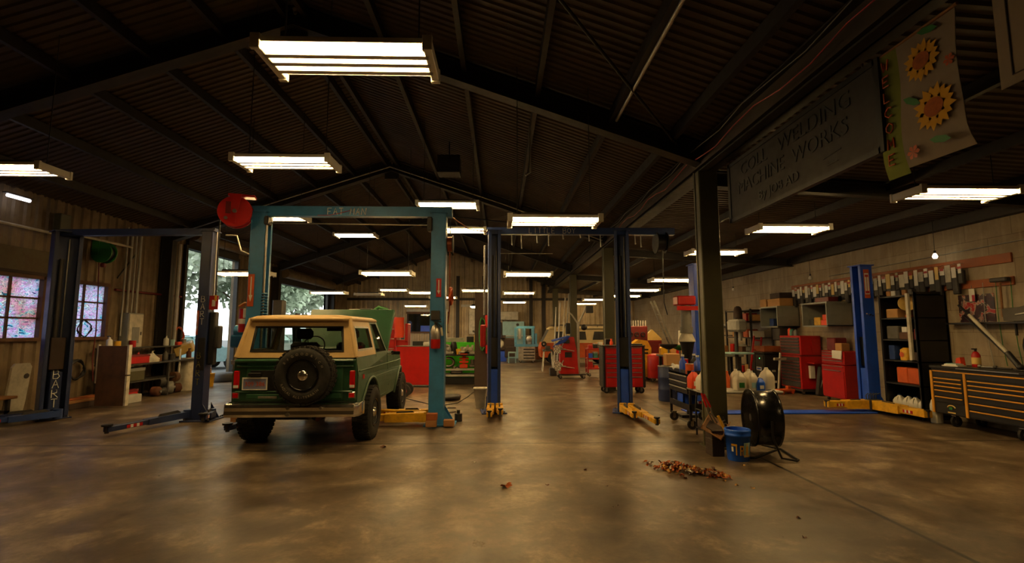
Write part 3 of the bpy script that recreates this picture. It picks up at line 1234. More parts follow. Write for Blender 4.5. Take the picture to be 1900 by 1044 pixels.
# --- the navy lift in the aisle
A, C = Vector((-.125, 9.92, 0)), Vector((2.52, 9.9, 0))
L3 = thing('car_lift', 'navy two-post car lift astride the centre aisle, LITTLE BOY on its crossbeam', 'car lift', (A.x, A.y, 0))
dd = C - A
lift_post(L3, 0, 0, math.radians(-84), 3.68, 'navy', 'royal', 'black', .24, .25)
lift_post(L3, dd.x, dd.y, math.radians(-104), 3.68, 'navy', 'royal', 'black', .26, .3)
top_beam(L3, (-.05, 0), (dd.x + 1.0, dd.y), 3.72, 'navy', .14)
b = Mesh('chalk')
b.strokes('LITTLE', .11, (.72, -.078, 3.63), (1, 0, 0), (0, 0, 1), .006)
part(b, 'painted_word', L3)
b = Mesh('chalk')
b.strokes('BOY', .11, (1.42, -.078, 3.63), (1, 0, 0), (0, 0, 1), .006)
part(b, 'painted_word', L3)
lift_arm(L3, -.05, -.2, math.radians(269), .85, 'yellow', .13, .045)
lift_arm(L3, .11, -.2, math.radians(272), .6, 'yellow', .13, .045)
lift_arm(L3, dd.x + .06, dd.y - .24, math.radians(271), 1.5, 'yellow', .13, .05)
lift_arm(L3, dd.x - .1, dd.y - .22, math.radians(268), .95, 'yellow', .13, .045)
b = Mesh('light_grey')
b.cyl((-.2, .1, 1.95), (-.2, .1, 3.4), .02, n=8)
for i in range(40):
    b.torus((-.2, .1, 2.1 + i * .033), .022, .006, 'Z', 8, 4)
part(b, 'corrugated_conduit', L3)
b = Mesh('red')
b.box(-.28, -.16, .02, .14, 1.3, 1.75, .02)
part(b, 'red_switch_box', L3)
b = Mesh('steel')
b.tube([(.1, -.1, 3.2), (1.2, -.1, 3.2)], .008, 5)
part(b, 'sync_cable', L3)
# steel pegs hung under the beam
for x, ln in ((.36, .20), (.56, .28), (.88, .16), (1.12, .22), (1.42, .08), (1.78, .05), (1.96, .12), (2.2, .24), (2.92, .18), (3.04, .24)):
    b = Mesh('aluminium')
    b.cyl((0, 0, 0), (.005, 0, -ln), .011, n=6).cyl((.005, 0, -ln), (.01, 0, -ln - .03), .015, n=6)
    q = part(b, 'hanging_bit', L3)
    q.location = (x, -.05, 3.62)

# --- the royal-blue lift at the block wall
L4 = thing('car_lift', 'bright royal-blue floor-plate car lift before the black shelving', 'car lift', (7.5, 10.0, 0))
lift_post(L4, .12, 0, math.radians(184), 2.98, 'royal', 'royal')
lift_post(L4, -3.42, -.1, 0, 2.98, 'royal', 'royal')
b = Mesh('royal')
b.box(-3.3, -.05, -.42, -.06, 0, .03, .01)
part(b, 'floor_plate', L4)
b = Mesh('orange')
b.box(.06, .18, -.146, -.142, 2.3, 2.9)
b.m('white').box(.075, .165, -.149, -.146, 2.38, 2.82).m('red').box(.08, .16, -.151, -.149, 2.4, 2.45).box(.085, .155, -.151, -.149, 2.74, 2.79).box(.115, .125, -.151, -.149, 2.45, 2.74)
part(b, 'warning_label', L4)
lift_arm(L4, -.12, -.2, math.radians(178), .8, 'yellow', .16, .05, 1.6)
lift_arm(L4, .02, -.28, math.radians(272), 1.15, 'yellow', .16, .05, 1.6)
b = Mesh('dark_grey')
b.box(-.15, .13, -.32, -.17, .06, .26, .02)
for i in range(5):
    b.tube([(-.12 + i * .05, -.22, .26), (-.14 + i * .05, -.24, .34), (-.1 + i * .06, -.25, .38)], .01, 5)
part(b, 'arm_lock', L4)
b = Mesh('chrome')
b.box(.1, .16, -.16, -.145, 1.95, 1.97).box(.18, .2, -.16, -.145, 1.93, 1.95).box(.05, .08, -.16, -.145, 1.97, 1.985)
part(b, 'latch', L4)

# ---------------------------------------------------------------- fluorescent fixtures
mat('fixture_white', (226, 222, 210), .4, dirt=.1)
mat('ridge_brown', (120, 112, 100), .5, dirt=.2)


def make_fixture(lit=True):
    root = thing('fluorescent_fixture', '', 'ceiling light')
    b = Mesh('fixture_white')
    b.box(-.60, .60, -.225, .225, .065, .085, .004)
    for y in (-.225, .213):
        b.box(-.60, .60, y, y + .012, .045, .07)
    b.m('dark_grey').box(-.45, .45, -.16, .16, .085, .13, .01)
    part(b, 'housing', root)
    b = Mesh('fixture_white')
    for y in (-.108, 0, .108):
        b.prism([(y - .024, .0), (y + .024, .0), (y + .008, .065), (y - .008, .065)], 'X', -.595, .595)
    part(b, 'reflector_ridge', root)
    for y in (-.165, -.055, .055, .165):
        b = Mesh('lamp_glow' if lit else 'dirty_white')
        b.cyl((-.58, y, .036), (.58, y, .036), .0135, n=8, cap=False)
        part(b, 'tube', root)
    for s in (-1, 1):
        b = Mesh('fixture_white')
        b.box(s * .60 - .03, s * .60 + .03, -.232, .232, .0, .09, .006)
        for y in (-.225, .225):
            b.box(s * .60 - .035, s * .60 + .035, y - .018, y + .018, -.012, .1, .004)
        part(b, 'end_cap', root)
    return root


F0 = make_fixture()
F1 = make_fixture(False)
FIX = [
    (-1.12, 3.48, 3.60, 'near the open floor, nearest and largest of all, four tubes plainly seen', 0),
    (-2.8, 6.25, 3.77, 'high behind the nearest fixture, above the wagon bay entrance', 0),
    (-1.06, 9.7, 4.12, 'just above the lettered crossbeam end beside the copper reel', 0),
    (-.97, 11.6, 4.0, 'between the steel-blue post and the navy aisle post', 0),
    (-6.43, 6.3, 3.66, 'towards the daubed windows, cut by the picture edge', 0),
    (-4.45, 9.5, 3.80, 'directly beneath the crossbeam by the red hose reel', 0),
    (-4.37, 14.6, 4.46, 'framed alone under the crossbeam, above the hardtop', 0),
    (-2.74, 11.8, 2.97, 'hung low above the raised hood', 0),
    (-6.02, 11.5, 2.92, 'crossing behind the blue post by the first open bay', 0),
    (-6.2, 17.7, 2.96, 'in front of the second open bay', 0),
    (-5.9, 22, 3.22, 'unlit, dark behind the second bay lamp', 1),
    (-4.7, 21.6, 3.39, 'small in the distance above the red tool cabinet', 0),
    (-2.7, 17.7, 2.97, 'in the distance beside the red warning label', 0),
    (-2.6, 22.2, 3.1, 'in the distance peeping out behind the steel-blue post', 0),
    (-4.65, 27, 2.96, 'lowest over the back wall window', 0),
    (-.82, 18, 3.08, 'in the distance just beside the corrugated conduit', 0),
    (.73, 6.5, 3.07, 'big and bright over the centre aisle, hiding the painted crossbeam', 0),
    (.72, 12.5, 3.04, 'second down the centre aisle', 0),
    (.73, 18.8, 3.05, 'third down the centre aisle', 0),
    (.72, 25, 3.05, 'last down the centre aisle', 0),
    (5.65, 5.75, 3.27, 'in the lean-to below the sunflower banner', 0),
    (4.98, 8.15, 3.33, 'in the lean-to below the welding sign', 0),
    (4.93, 10.9, 3.37, 'in the lean-to half hidden by the olive column', 0),
    (4.97, 13.9, 3.05, 'in the lean-to over the yellow funnel stands', 0),
    (4.98, 17, 3.02, 'in the lean-to beside the navy aisle post', 0),
    (5.35, 20.6, 3.07, 'in the lean-to peeping past the navy aisle post', 0),
    (4.9, 25, 3.2, 'in the lean-to above the cream van', 0),
    (4.95, 28, 3.15, 'last in the lean-to near the back wall', 0),
]
used = [0, 0]
for x, y, z, lb, k in FIX:
    src = (F0, F1)[k]
    label = ('unlit' if k else 'lit') + ' fluorescent fixture ' + lb.replace('unlit, ', '').replace('cut by the picture edge', 'partly out of view')
    if used[k]:
        o = dup(src, (x, y, z), None, label)
    else:
        o = src
        o.location = (x, y, z)
        o['label'] = label
        used[k] = 1
    o['group'] = 'fluorescent shop lights'
    zt = (roof_z(x) if x < XE else lean_z(x)) - z - .02
    for s in (-.5, .5):
        b = Mesh('dark_grey')
        b.cyl((s, 0, .1), (s, 0, zt), .006, n=5)
        part(b, 'hanger_wire', o)
glow('bulb_glow', (1., .8, .5), 7.)
# round lamp in the distance
o = thing('pendant_lamp', 'small round lamp glowing far off beside the dark post', 'lamp', (-1.5, 27.5, 3.0))
b = Mesh('lamp_glow')
b.sph((0, 0, 0), .14, (1.3, 1.3, .6))
part(b, 'bulb', o)
b = Mesh('dark_grey')
b.cyl((0, 0, .08), (0, 0, roof_z(-1.5) - 3.0), .01, n=6).lathe([(.2, .02), (.1, .12), (.02, .14)])
part(b, 'shade', o)
for x, y, z, lb in ((8.1, 8.75, 3.02, 'small lit bulb on a cord above the hanging tool packets'), (7.9, 12.1, 2.98, 'unlit bulb on a cord above the packet rail'), (7.9, 16.2, 3.03, 'unlit bulb on a cord by the far block wall'), (7.9, 20, 3.0, 'unlit bulb on a cord, farthest along the block wall')):
    o = thing('hanging_bulb', lb, 'lamp', (x, y, z))
    b = Mesh('bulb_glow' if lb.startswith('small') else 'white')
    b.lathe([(.001, -.06), (.03, -.055), (.045, -.02), (.03, .02), (.016, .045)], n=12)
    part(b, 'bulb', o)
    b = Mesh('dark_grey')
    b.cyl((0, 0, .04), (0, 0, .09), .02).cyl((0, 0, .09), (0, 0, 3.66 - z), .005, n=5)
    part(b, 'cord', o)
# ---------------------------------------------------------------- lean-to side
def drawers(b, root, face, x0, x1, y, rows, hm, fm, nm='drawer', ax='Y', sgn=-1, trim=None):
    """drawer fronts as parts; rows = [(z0,z1)], ax = face normal axis"""
    for z0, z1 in rows:
        d = Mesh(fm)
        g = .006
        if ax == 'Y':
            d.box(x0 + g, x1 - g, y - .012 if sgn < 0 else y, y if sgn < 0 else y + .012, z0 + g, z1 - g, .003)
        else:
            d.box(y - .012 if sgn < 0 else y, y if sgn < 0 else y + .012, x0 + g, x1 - g, z0 + g, z1 - g, .003)
        o = part(d, nm, root)
        h = Mesh(hm)
        w = .016
        if ax == 'Y':
            h.box(x0 + .02, x1 - .02, y + sgn * (.012 + w), y + sgn * .012, z1 - .028, z1 - .008, .004)
        else:
            ya, yb = sorted((y + sgn * (.012 + w), y + sgn * .012))
            h.box(ya, yb, x0 + .02, x1 - .02, z1 - .028, z1 - .008, .004)
        part(h, 'drawer_handle', o)


def casters(root, pts, r=.06, m='rubber'):
    for x, y in pts:
        b = Mesh('steel')
        b.box(x - .04, x + .04, y - .04, y + .04, r * 2 - .005, r * 2 + .02)
        b.box(x - .025, x + .025, y - .025, y - .02, r * .8, r * 2).box(x - .025, x + .025, y + .02, y + .025, r * .8, r * 2)
        b.m(m).cyl((x, y - .018, r), (x, y + .018, r), r, n=16)
        b.m('steel').cyl((x, y - .02, r), (x, y + .02, r), r * .4, n=10)
        part(b, 'caster', root)


# --- red roll cabinet behind the aisle lift
t = thing('roll_cabinet', 'wide red seven-drawer roll cabinet with black corner posts behind the aisle lift post', 'tool cabinet', (2.69, 12.78, 0))
W, D, Hh = 1.12, .5, 1.25
b = Mesh('red')
b.box(.05, W - .05, .02, D, .16, Hh - .03, .01)
b.m('black').box(0, .07, 0, D, .15, Hh - .03, .02).box(W - .07, W, 0, D, .15, Hh - .03, .02)
b.m('dark_grey').box(-.01, W + .01, -.02, D + .02, Hh - .03, Hh, .01)
part(b, 'cabinet_body', t)
zs = [.17, .44, .56, .68, .80, .92, 1.02, 1.2]
drawers(b, t, None, .08, W - .08, .02, list(zip(zs, zs[1:])), 'steel', 'red')
casters(t, [(.1, .08), (W - .1, .08), (.1, D - .08), (W - .1, D - .08)], .075)
b = Mesh('black')
b.box(0, .5, -.12, .12, 0, .035, .012).cyl((-.12, 0, .018), (0, 0, .018), .014)
solo(b, 'breaker_bar', 'long black power bar lying on the wide red roll cabinet', 'tool', (3.28, 13.0, 1.25))
b = Mesh('grey')
b.ring([(0, 0, 0), (.2, 0, 0), (.2, 0, .17), (0, 0, .17)], [(.02, 0, .02), (.18, 0, .02), (.18, 0, .15), (.02, 0, .15)], (0, .05, 0))
b.m('black').box(.02, .18, .03, .05, .02, .15)
solo(b, 'gauge_panel', 'grey framed gauge panel standing on the red roll cabinet by the olive column', 'gauge', (2.8, 12.98, 1.25))
b = Mesh('bright_orange')
b.lathe([(.04, 0), (.045, .08), (.02, .12), (.03, .17)], n=10)
solo(b, 'spray_bottle', 'small orange bottle on the wide red roll cabinet', 'bottle', (2.95, 12.9, 1.25))

# --- oil drain drum and yellow machine
t = thing('oil_drain', 'round red oil drain drum on casters beside the red roll cabinet', 'oil drain', (5.05, 15.8, 0))
b = Mesh('red')
b.lathe([(.26, .12), (.27, .14), (.27, .80), (.24, .86), (.1, .9)], n=22)
part(b, 'drum', t)
b = Mesh('black')
b.tube([(.26, .0, .3), (.42, -.1, .25), (.46, -.1, .5), (.2, -.1, .85)], .018, 6)
part(b, 'hose', t)
casters(t, [(-.18, -.18), (.18, -.18), (0, .22)], .055)
t = thing('yellow_coolant_machine', 'bright yellow upright machine with sloped top behind the red drum', 'machine', (4.74, 16.45, 0))
b = Mesh('yellow')
b.prism([(-.32, .1), (.3, .1), (.32, 1.06), (.2, 1.3), (-.1, 1.34), (-.34, 1.18)], 'Y', -.2, .2)
part(b, 'shell', t)
b = Mesh('black')
b.box(.02, .22, -.21, -.2, .98, 1.03).box(-.2, .1, -.22, -.2, .6, .64).box(.08, .2, -.22, -.2, .86, .92)
part(b, 'control_panel', t)
casters(t, [(-.25, -.12), (.25, -.12), (-.25, .12), (.25, .12)], .045)

# --- black tool cart
t = thing('tool_cart', 'black three-drawer tool cart on big casters beside the olive column', 'cart', (3.14, 8.12, 0))
b = Mesh('black')
W, D = .62, .95
for x in (.02, W - .02):
    for y in (.02, D - .02):
        b.box(x - .018, x + .018, y - .018, y + .018, .14, .94)
b.box(0, W, 0, D, .30, .33).box(0, W, 0, .02, .33, .42).box(0, .02, 0, D, .33, .40)
b.box(0, W, 0, D, .88, .90).box(0, W, 0, .02, .88, .96).box(0, .02, 0, D, .88, .96).box(W - .02, W, 0, D, .88, .96).box(0, W, D - .02, D, .88, .96)
b.box(.01, W - .01, .01, D - .01, .56, .88)
part(b, 'cart_frame', t)
for z0, z1 in ((.57, .67), (.67, .77), (.77, .88)):
    d = Mesh('black')
    d.box(-.012, .01, .05, D - .05, z0 + .005, z1 - .005, .003)
    o = part(d, 'drawer', t)
    h = Mesh('light_grey')
    h.box(-.03, -.012, .06, D - .06, z1 - .03, z1 - .012, .004)
    part(h, 'drawer_handle', o)
casters(t, [(.05, .06), (W - .05, .06), (.05, D - .06), (W - .05, D - .06)], .075)


def crate(x0, y0, z0, w, d, h, m, nm, lb, cat='box', rz=0, lid=None, group=None):
    b = Mesh(m)
    b.box(0, w, 0, d, 0, h, min(w, d, h) * .06)
    if lid:
        b.m(lid).box(-.006, w + .006, -.006, d + .006, h * .78, h + .004, .004)
    return solo(b, nm, lb, cat, (x0, y0, z0), rz, group)


b = Mesh('royal')
b.box(0, .24, 0, .02, 0, .2).box(0, .24, .28, .3, 0, .2).box(0, .02, 0, .3, 0, .2).box(.22, .24, 0, .3, 0, .2).box(0, .24, 0, .3, 0, .01)
solo(b, 'parts_bin', 'blue open bin on the lower shelf of the black tool cart', 'bin', (3.2, 8.55, .33))
b = Mesh('red')
b.lathe([(.13, .05), (.13, .1), (.05, .12)], n=14).m('black').cyl((0, 0, 0), (0, 0, .05), .1)
solo(b, 'red_funnel', 'red shallow funnel on the lower shelf of the black tool cart', 'funnel', (3.5, 8.28, .33))
cols = ['orange', 'royal', 'steel', 'red', 'royal', 'dark_grey', 'bright_orange', 'navy', 'white', 'red', 'black', 'grey']
wh = ['near the front corner', 'against the drawer-side rim', 'in the middle', 'towards the olive column', 'at the back corner', 'beside a blue can', 'at the far rim', 'by the rear post', 'on the rim side', 'next to the orange tin', 'under the grey machine arm', 'at the very back']
for i in range(12):
    x, y = 3.2 + .16 * (i % 4), 8.22 + .3 * (i // 4) + .05 * (i % 2)
    b = Mesh(cols[i])
    k = i % 3
    if k == 0:
        b.cyl((0, 0, 0), (0, 0, .11 + .03 * (i % 2)), .045, n=14).m('steel').torus((0, 0, .11 + .03 * (i % 2)), .043, .004, 'Z', 14, 5)
        nm = 'tin_can'
    elif k == 1:
        b.lathe([(.04, 0), (.04, .12), (.015, .15), (.015, .18)], n=12).m('white').cyl((0, 0, .18), (0, 0, .2), .018)
        nm = 'bottle'
    else:
        b.at((0, 0, .04), i).sph((0, 0, 0), .055, (1.2, .9, .7), 10, 6).cyl((0, 0, 0), (.1, 0, .03), .018)
        nm = 'hand_tool'
    for v_ in b.V:
        v_ *= 1.55
    solo(b, nm, '%s %s on the black tool cart top, %s' % ({'royal': 'blue', 'dark_grey': 'dark grey', 'navy': 'dark blue', 'bright_orange': 'bright orange'}.get(cols[i], cols[i]), {'tin_can': 'tin', 'bottle': 'bottle', 'hand_tool': 'air tool'}[nm], wh[i]), nm.replace('_', ' '), (x, y, .90), 0, 'clutter on the tool cart')

t = thing('oil_drum', 'dark blue steel drum just past the black tool cart, a tan carton on it', 'drum', (3.98, 11.5, 0))
b = Mesh('dark_navy')
b.lathe([(.24, 0), (.25, .02), (.25, .25), (.258, .27), (.25, .29), (.25, .52), (.258, .54), (.25, .56), (.25, .78), (.24, .8)], n=24)
part(b, 'drum_shell', t)
b = Mesh('steel')
b.torus((0, 0, .8), .245, .012, 'Z', 24, 6)
part(b, 'rim', t)
crate(3.9, 11.4, .81, .32, .24, .28, 'cardboard', 'cardboard_box', 'tan carton on the blue steel drum past the tool cart', 'box')
b = Mesh('black')
b.tube([(4.2, 11.25, .95), (4.0, 11.1, .6), (3.95, 11.0, .3), (4.1, 10.95, .05), (4.4, 11.1, .03)], .02, 6)
solo(b, 'drain_hose', 'black hose drooping from the tan carton to the floor', 'hose')
for i, (x, y, z, m, nm, lb) in enumerate(((5.0, 15.3, 1.0, 'red', 'battery_charger', 'red charger unit behind the drain funnels'), (6.2, 15.0, 1.0, 'pale_blue', 'blue_case', 'pale blue case at the far end of the steel workbench'), (6.35, 14.6, 1.0, 'white', 'white_tub', 'white tub at the corner of the steel workbench'), (5.5, 15.3, 1.0, 'cardboard', 'tall_carton', 'tall tan carton at the back of the steel workbench'), (5.95, 15.35, 1.0, 'wood', 'wood_crate', 'raw wood crate at the back of the steel workbench'))):
    crate(x, y - .2, .925, .22, .18, .3 + .06 * (i % 3), m, nm, lb)
# --- folding table with jugs
t = thing('folding_table', 'folding table with grey top and black bent legs behind the olive column', 'table', (2.98, 7.2, 0))
b = Mesh('light_grey')
b.box(0, 1.22, 0, .62, .70, .735, .012)
part(b, 'table_top', t)
for x in (.12, 1.1):
    b = Mesh('black')
    s = 1 if x < .5 else -1
    b.tube([(x, .06, 0), (x, .06, .45), (x + s * .03, .06, .7)], .014, 6).tube([(x, .56, 0), (x, .56, .45), (x + s * .03, .56, .7)], .014, 6)
    b.tube([(x, .06, .12), (x, .56, .12)], .012, 6).tube([(x, .31, .4), (x + s * .3, .31, .7)], .012, 6).tube([(x, .06, .4), (x, .56, .4)], .012, 6)
    part(b, 'leg_frame', t)


def jug(m, label, loc, rz=0, cap='white', lab=None, h=.29, w=.075, group=None):
    t = thing('jug', label, 'jug', loc, rz, group)
    b = Mesh(m)
    rs = []
    for hx, z in ((w * .9, 0), (w, .012), (w, h * .55), (w * .97, h * .62), (w * .72, h * .78), (w * .32, h * .9), (w * .27, h * .95)):
        rs.append(rrect(hx, hx, hx * .35, z, 3))
    b.loft(rs)
    b.tube([(w * .3, 0, h * .88), (w * .75, 0, h * .84), (w * .95, 0, h * .7), (w * .93, 0, h * .55)], .012, 6)
    part(b, 'jug_body', t)
    b = Mesh(cap)
    b.cyl((0, 0, h * .95), (0, 0, h), w * .3, n=12)
    part(b, 'cap', t)
    if lab:
        b = Mesh(lab)
        b.box(-w * .55, w * .5, -w - .002, -w * .9, h * .16, h * .42)
        part(b, 'paper_label', t)
    return t


mat('jug_white', (214, 206, 188), .35, dirt=.08)
TZ = .735
g = 'jugs on the folding table'
jug('jug_white', 'large plain white jug at the end of the folding table nearest the wall', (4.07, 7.42, TZ), .2, group=g, h=.33, w=.085)
jug('jug_white', 'white jug with pale blue label in the front row on the folding table', (3.78, 7.32, TZ), .1, 'white', 'pale_blue', group=g)
jug('jug_white', 'white jug with green label beside the olive column on the folding table', (3.60, 7.32, TZ), 0, 'white', 'green', group=g)
jug('jug_white', 'white jug in the back row of the folding table, orange label', (3.92, 7.66, TZ), .3, 'white', 'orange', group=g)
jug('jug_white', 'white jug in the back row of the folding table, no label', (3.72, 7.68, TZ), -.2, group=g)
jug('bucket_blue', 'jug of blue washer fluid in front on the folding table', (3.88, 7.28, TZ), .1, 'white', 'white', h=.2, w=.06, group=g)
jug('jug_white', 'white jug with green label seen before the tool cart', (3.04, 7.34, TZ), .2, 'white', 'green', h=.27, group=g)
jug('bright_orange', 'orange detergent jug with white label near the tool cart', (3.02, 7.62, TZ), .2, 'royal', 'white', h=.27, group=g)
b = Mesh('orange')
b.lathe([(.04, 0), (.045, .16), (.02, .22), (.02, .26)], n=12)
solo(b, 'oil_bottle', 'orange bottle peeping over the jugs beside the olive column', 'bottle', (3.58, 7.68, TZ))

# --- bucket, box, dustpan, tools at the column foot
t = thing('bucket', 'blue plastic bucket with yellow painted letters and a bright label at the olive column', 'bucket', (3.03, 6.28, 0))
b = Mesh('bucket_blue')
b.lathe([(.125, 0), (.13, .01), (.148, .30), (.156, .30), (.156, .325), (.15, .33), (.158, .36), (.16, .38), (.15, .385), (.146, .37), (.12, .02), (.001, .02)], n=32)
part(b, 'pail', t)
b = Mesh('pale_yellow')
lab = []
# wrapped label facing the floor


def wrap(b, a0, a1, z0, z1, k=.0015, n=8):
    vs = []
    for i in range(n + 1):
        a = math.radians(a0 + (a1 - a0) * i / n)
        for z in (z0, z1):
            r = .13 + .018 * z / .30 + k
            vs.append((r * math.cos(a), r * math.sin(a), z))
    b.add(vs, [(2 * i, 2 * i + 2, 2 * i + 3, 2 * i + 1) for i in range(n)], True)


b.m('pale_blue')
wrap(b, 272, 312, .06, .235)
b.m('yellow')
wrap(b, 283, 297, .08, .19, .003, 4)
b.m('pale_yellow')
wrap(b, 286, 294, .19, .225, .003, 4)
wrap(b, 272, 312, .06, .085, .0025)
part(b, 'bucket_label', t)
b = Mesh('yellow')
for a, z0, z1, w in ((236, .08, .215, 6), (226, .19, .215, 28), (256, .08, .2, 6), (263, .18, .2, 16), (262, .13, .15, 14), (269, .14, .2, 5), (267, .08, .13, 5)):
    wrap(b, a - w / 2, a + w / 2, z0, z1, .002, 4)
b.m('white')
wrap(b, 212, 222, .12, .18, .002, 4)
part(b, 'painted_letters', t)
b = Mesh('steel')
b.tube([(.158 * math.cos(a), .158 * math.sin(a), .33 - .1 * math.sin(a)) for a in [PI * i / 10 for i in range(11)]], .003, 5)
part(b, 'bail_handle', t)
b = Mesh('dark_brown')
b.box(0, .16, 0, .22, 0, .22, .006).box(.0, .16, 0, .22, .225, .33, .006)
for z in (.07, .14):
    b.m('black').box(-.001, .161, -.001, .221, z, z + .004)
solo(b, 'wooden_block', 'dark brown stacked timber blocks between the olive column and blue bucket', 'block', (2.76, 6.42, 0))
t = thing('dustpan', 'worn metal dustpan tipped against the olive column on the timber blocks', 'dustpan', (2.82, 6.50, .335))
b = Mesh('rust')
b.at((0, 0, 0), -.5, .5, .5).m('wood')
b.box(-.14, .14, -.12, .22, 0, .012).box(-.14, -.128, -.12, .22, .012, .07).box(.128, .14, -.12, .22, .012, .07).m('dark_brown').box(-.09, .1, -.06, .1, .012, .02)
part(b, 'pan', t)
t = thing('bolt_cutter', 'red-handled bolt cutters leaning against the olive column', 'tool', (2.80, 6.56, .40))
b = Mesh('steel')
b.tube([(.06, 0, 0), (.01, .04, .12), (-.01, .06, .2)], .011, 6).tube([(.1, 0, .0), (.05, .04, .12), (.04, .06, .2)], .011, 6)
part(b, 'blade', t)
b = Mesh('red')
b.tube([(-.01, .06, .2), (-.06, .09, .38)], .015, 8).tube([(.04, .06, .2), (-.03, .09, .37)], .015, 8)
part(b, 'handle', t)
for nm, m, pts, lb in (('brush_handle', 'yellow', [(.0, .05, .05), (-.18, .14, .52)], 'yellow wooden stick standing in the blue bucket'), ('scraper', 'black', [(.03, .06, .05), (-.1, .2, .5)], 'black ridged-grip tool standing in the blue bucket')):
    b = Mesh(m)
    b.tube(pts, .017, 7)
    if m == 'black':
        for i in range(5):
            q = Vector(pts[0]).lerp(Vector(pts[1]), .55 + .08 * i)
            b.m('steel').cyl(q, q + (Vector(pts[1]) - Vector(pts[0])) * .03, .02, n=8)
    solo(b, nm, lb, 'tool', (3.03, 6.28, .0))

# --- drum fan
t = thing('drum_fan', 'black barrel floor fan tilted on a bent tube stand beside the blue bucket', 'fan', (3.47, 6.5, 0), math.radians(-101))
b = Mesh('gloss_black')
Rr = .355
b.lathe([(Rr, -.14), (Rr + .015, -.155), (Rr + .015, -.125), (Rr - .005, -.11), (Rr - .005, .11), (Rr + .015, .125), (Rr + .015, .155), (Rr, .14), (Rr - .03, .125), (Rr - .035, -.125), (Rr, -.14)], (0, 0, .48), 'Y', 40)
part(b, 'drum', t)
for y in (-.135, .135):
    b = Mesh('black')
    for r in (.06, .11, .16, .21, .26, .31):
        b.torus((0, y, .48), r, .003, 'Y', 28, 4)
    for i in range(12):
        a = 2 * PI * i / 12
        b.tube([(.05 * math.cos(a), y, .48 + .05 * math.sin(a)), (.345 * math.cos(a), y, .48 + .345 * math.sin(a))], .003, 4)
    b.m('steel').cyl((0, y - .006, .48), (0, y + .006, .48), .05, n=16)
    part(b, 'guard', t)
for i in range(3):
    b = Mesh('aluminium')
    a = 2 * PI * i / 3
    b.at((0, 0, .48), 0, 0, a)
    b.add([(.05, -.05, -.03), (.31, -.06, -.1), (.32, .06, .1), (.05, .05, .03)], [(0, 1, 2, 3)])
    part(b, 'blade', t)
b = Mesh('black')
b.cyl((0, .02, .48), (0, .14, .48), .09, n=18).box(-.1, .1, .18, .26, .36, .56, .03)
part(b, 'motor', t)
b = Mesh('black')
for s in (-1, 1):
    b.tube([(s * .385, 0, .5), (s * .39, 0, .3), (s * .36, .1, .05), (s * .33, .28, .02), (s * .28, .32, .02), (0, .32, .02)], .014, 8)
    b.tube([(s * .37, .06, .16), (s * .34, -.2, .04), (s * .28, -.26, .02), (0, -.26, .02)], .014, 8)
part(b, 'stand', t)

# --- red wheel alignment tower
t = thing('alignment_tower', 'red wheel alignment tower with raised camera arms and hung wheel clamps', 'machine', (2.35, 17.0, 0))
b = Mesh('red')
b.prism([(-.28, .16), (.35, .16), (.28, 1.0), (.2, 1.42), (-.02, 1.42), (-.28, 1.2)], 'Y', -.2, .2)
b.m('black').box(-.12, .12, -.215, -.2, .72, .9).box(-.2, .05, -.21, -.2, 1.2, 1.33)
part(b, 'console', t)
b = Mesh('black')
b.box(-.35, .6, -.24, .24, .11, .16, .02)
part(b, 'base_tray', t)
casters(t, [(-.28, -.2), (.52, -.2), (-.28, .2), (.52, .2)], .055)
b = Mesh('light_grey')
b.box(.34, .42, -.04, .04, .16, 1.95)
part(b, 'mast', t)
b = Mesh('aluminium')
b.tube([(.36, 0, 1.9), (.16, 0, 2.2), (.02, 0, 2.3)], .03, 7).tube([(.4, 0, 1.9), (.6, 0, 2.3), (.66, 0, 2.52)], .035, 7)
arm = part(b, 'camera_arm', t)
b = Mesh('black')
b.box(.66, .92, -.05, .05, 2.25, 2.5, .02).box(-.06, .1, -.06, .06, 1.52, 1.9, .02).sph((.58, -.05, 1.75), .11)
part(b, 'camera_head', arm)
b = Mesh('royal')
pts = [(-.55, -.22, 1.25), (.05, -.25, 1.42), (.05, .2, 1.44), (-.55, .2, 1.28)]
b.add(pts + [(p[0], p[1], p[2] + .03) for p in pts], [(0, 1, 2, 3), (4, 5, 6, 7), (0, 4, 5, 1), (1, 5, 6, 2), (2, 6, 7, 3), (3, 7, 4, 0)])
b.add([(-.58, -.25, 1.05), (-.3, -.26, 1.3), (.05, -.26, 1.42), (-.1, -.26, 1.25)], [(0, 1, 2, 3)])
solo(b, 'blue_cloth', 'blue cloth draped over the alignment tower', 'cloth', (2.35, 17.0, 0))
cl = None
for z, y, k in ((1.0, -.22, 'upper clamp toward the aisle'), (.42, -.22, 'lower clamp toward the aisle'), (1.05, .16, 'upper clamp, far side'), (.45, .16, 'lower clamp, far side')):
    c = thing('wheel_clamp', 'silver wheel clamp with checked target board, %s of the red tower' % k, 'clamp', (1.98, 17.0 + y, z), 0, 'wheel clamps')
    b = Mesh('aluminium')
    b.box(.02, .28, -.02, .02, -.02, .02).tube([(.0, 0, -.1), (.12, 0, .06), (.2, 0, .2)], .02, 6).tube([(.1, -.02, .02), (.3, -.06, -.02), (.56, -.08, -.06)], .016, 6).sph((.12, -.03, .05), .05)
    part(b, 'clamp_arm', c)
    b = Mesh('white')
    b.box(-.1, .1, -.05, -.035, -.14, .14)
    b.m('black')
    for i in range(4):
        for j in range(5):
            if (i * 7 + j * 5 + int(z * 10)) % 3:
                b.cyl((-.075 + i * .05, -.053, -.11 + j * .055), (-.075 + i * .05, -.05, -.11 + j * .055), .017, n=8)
    part(b, 'target_board', c)

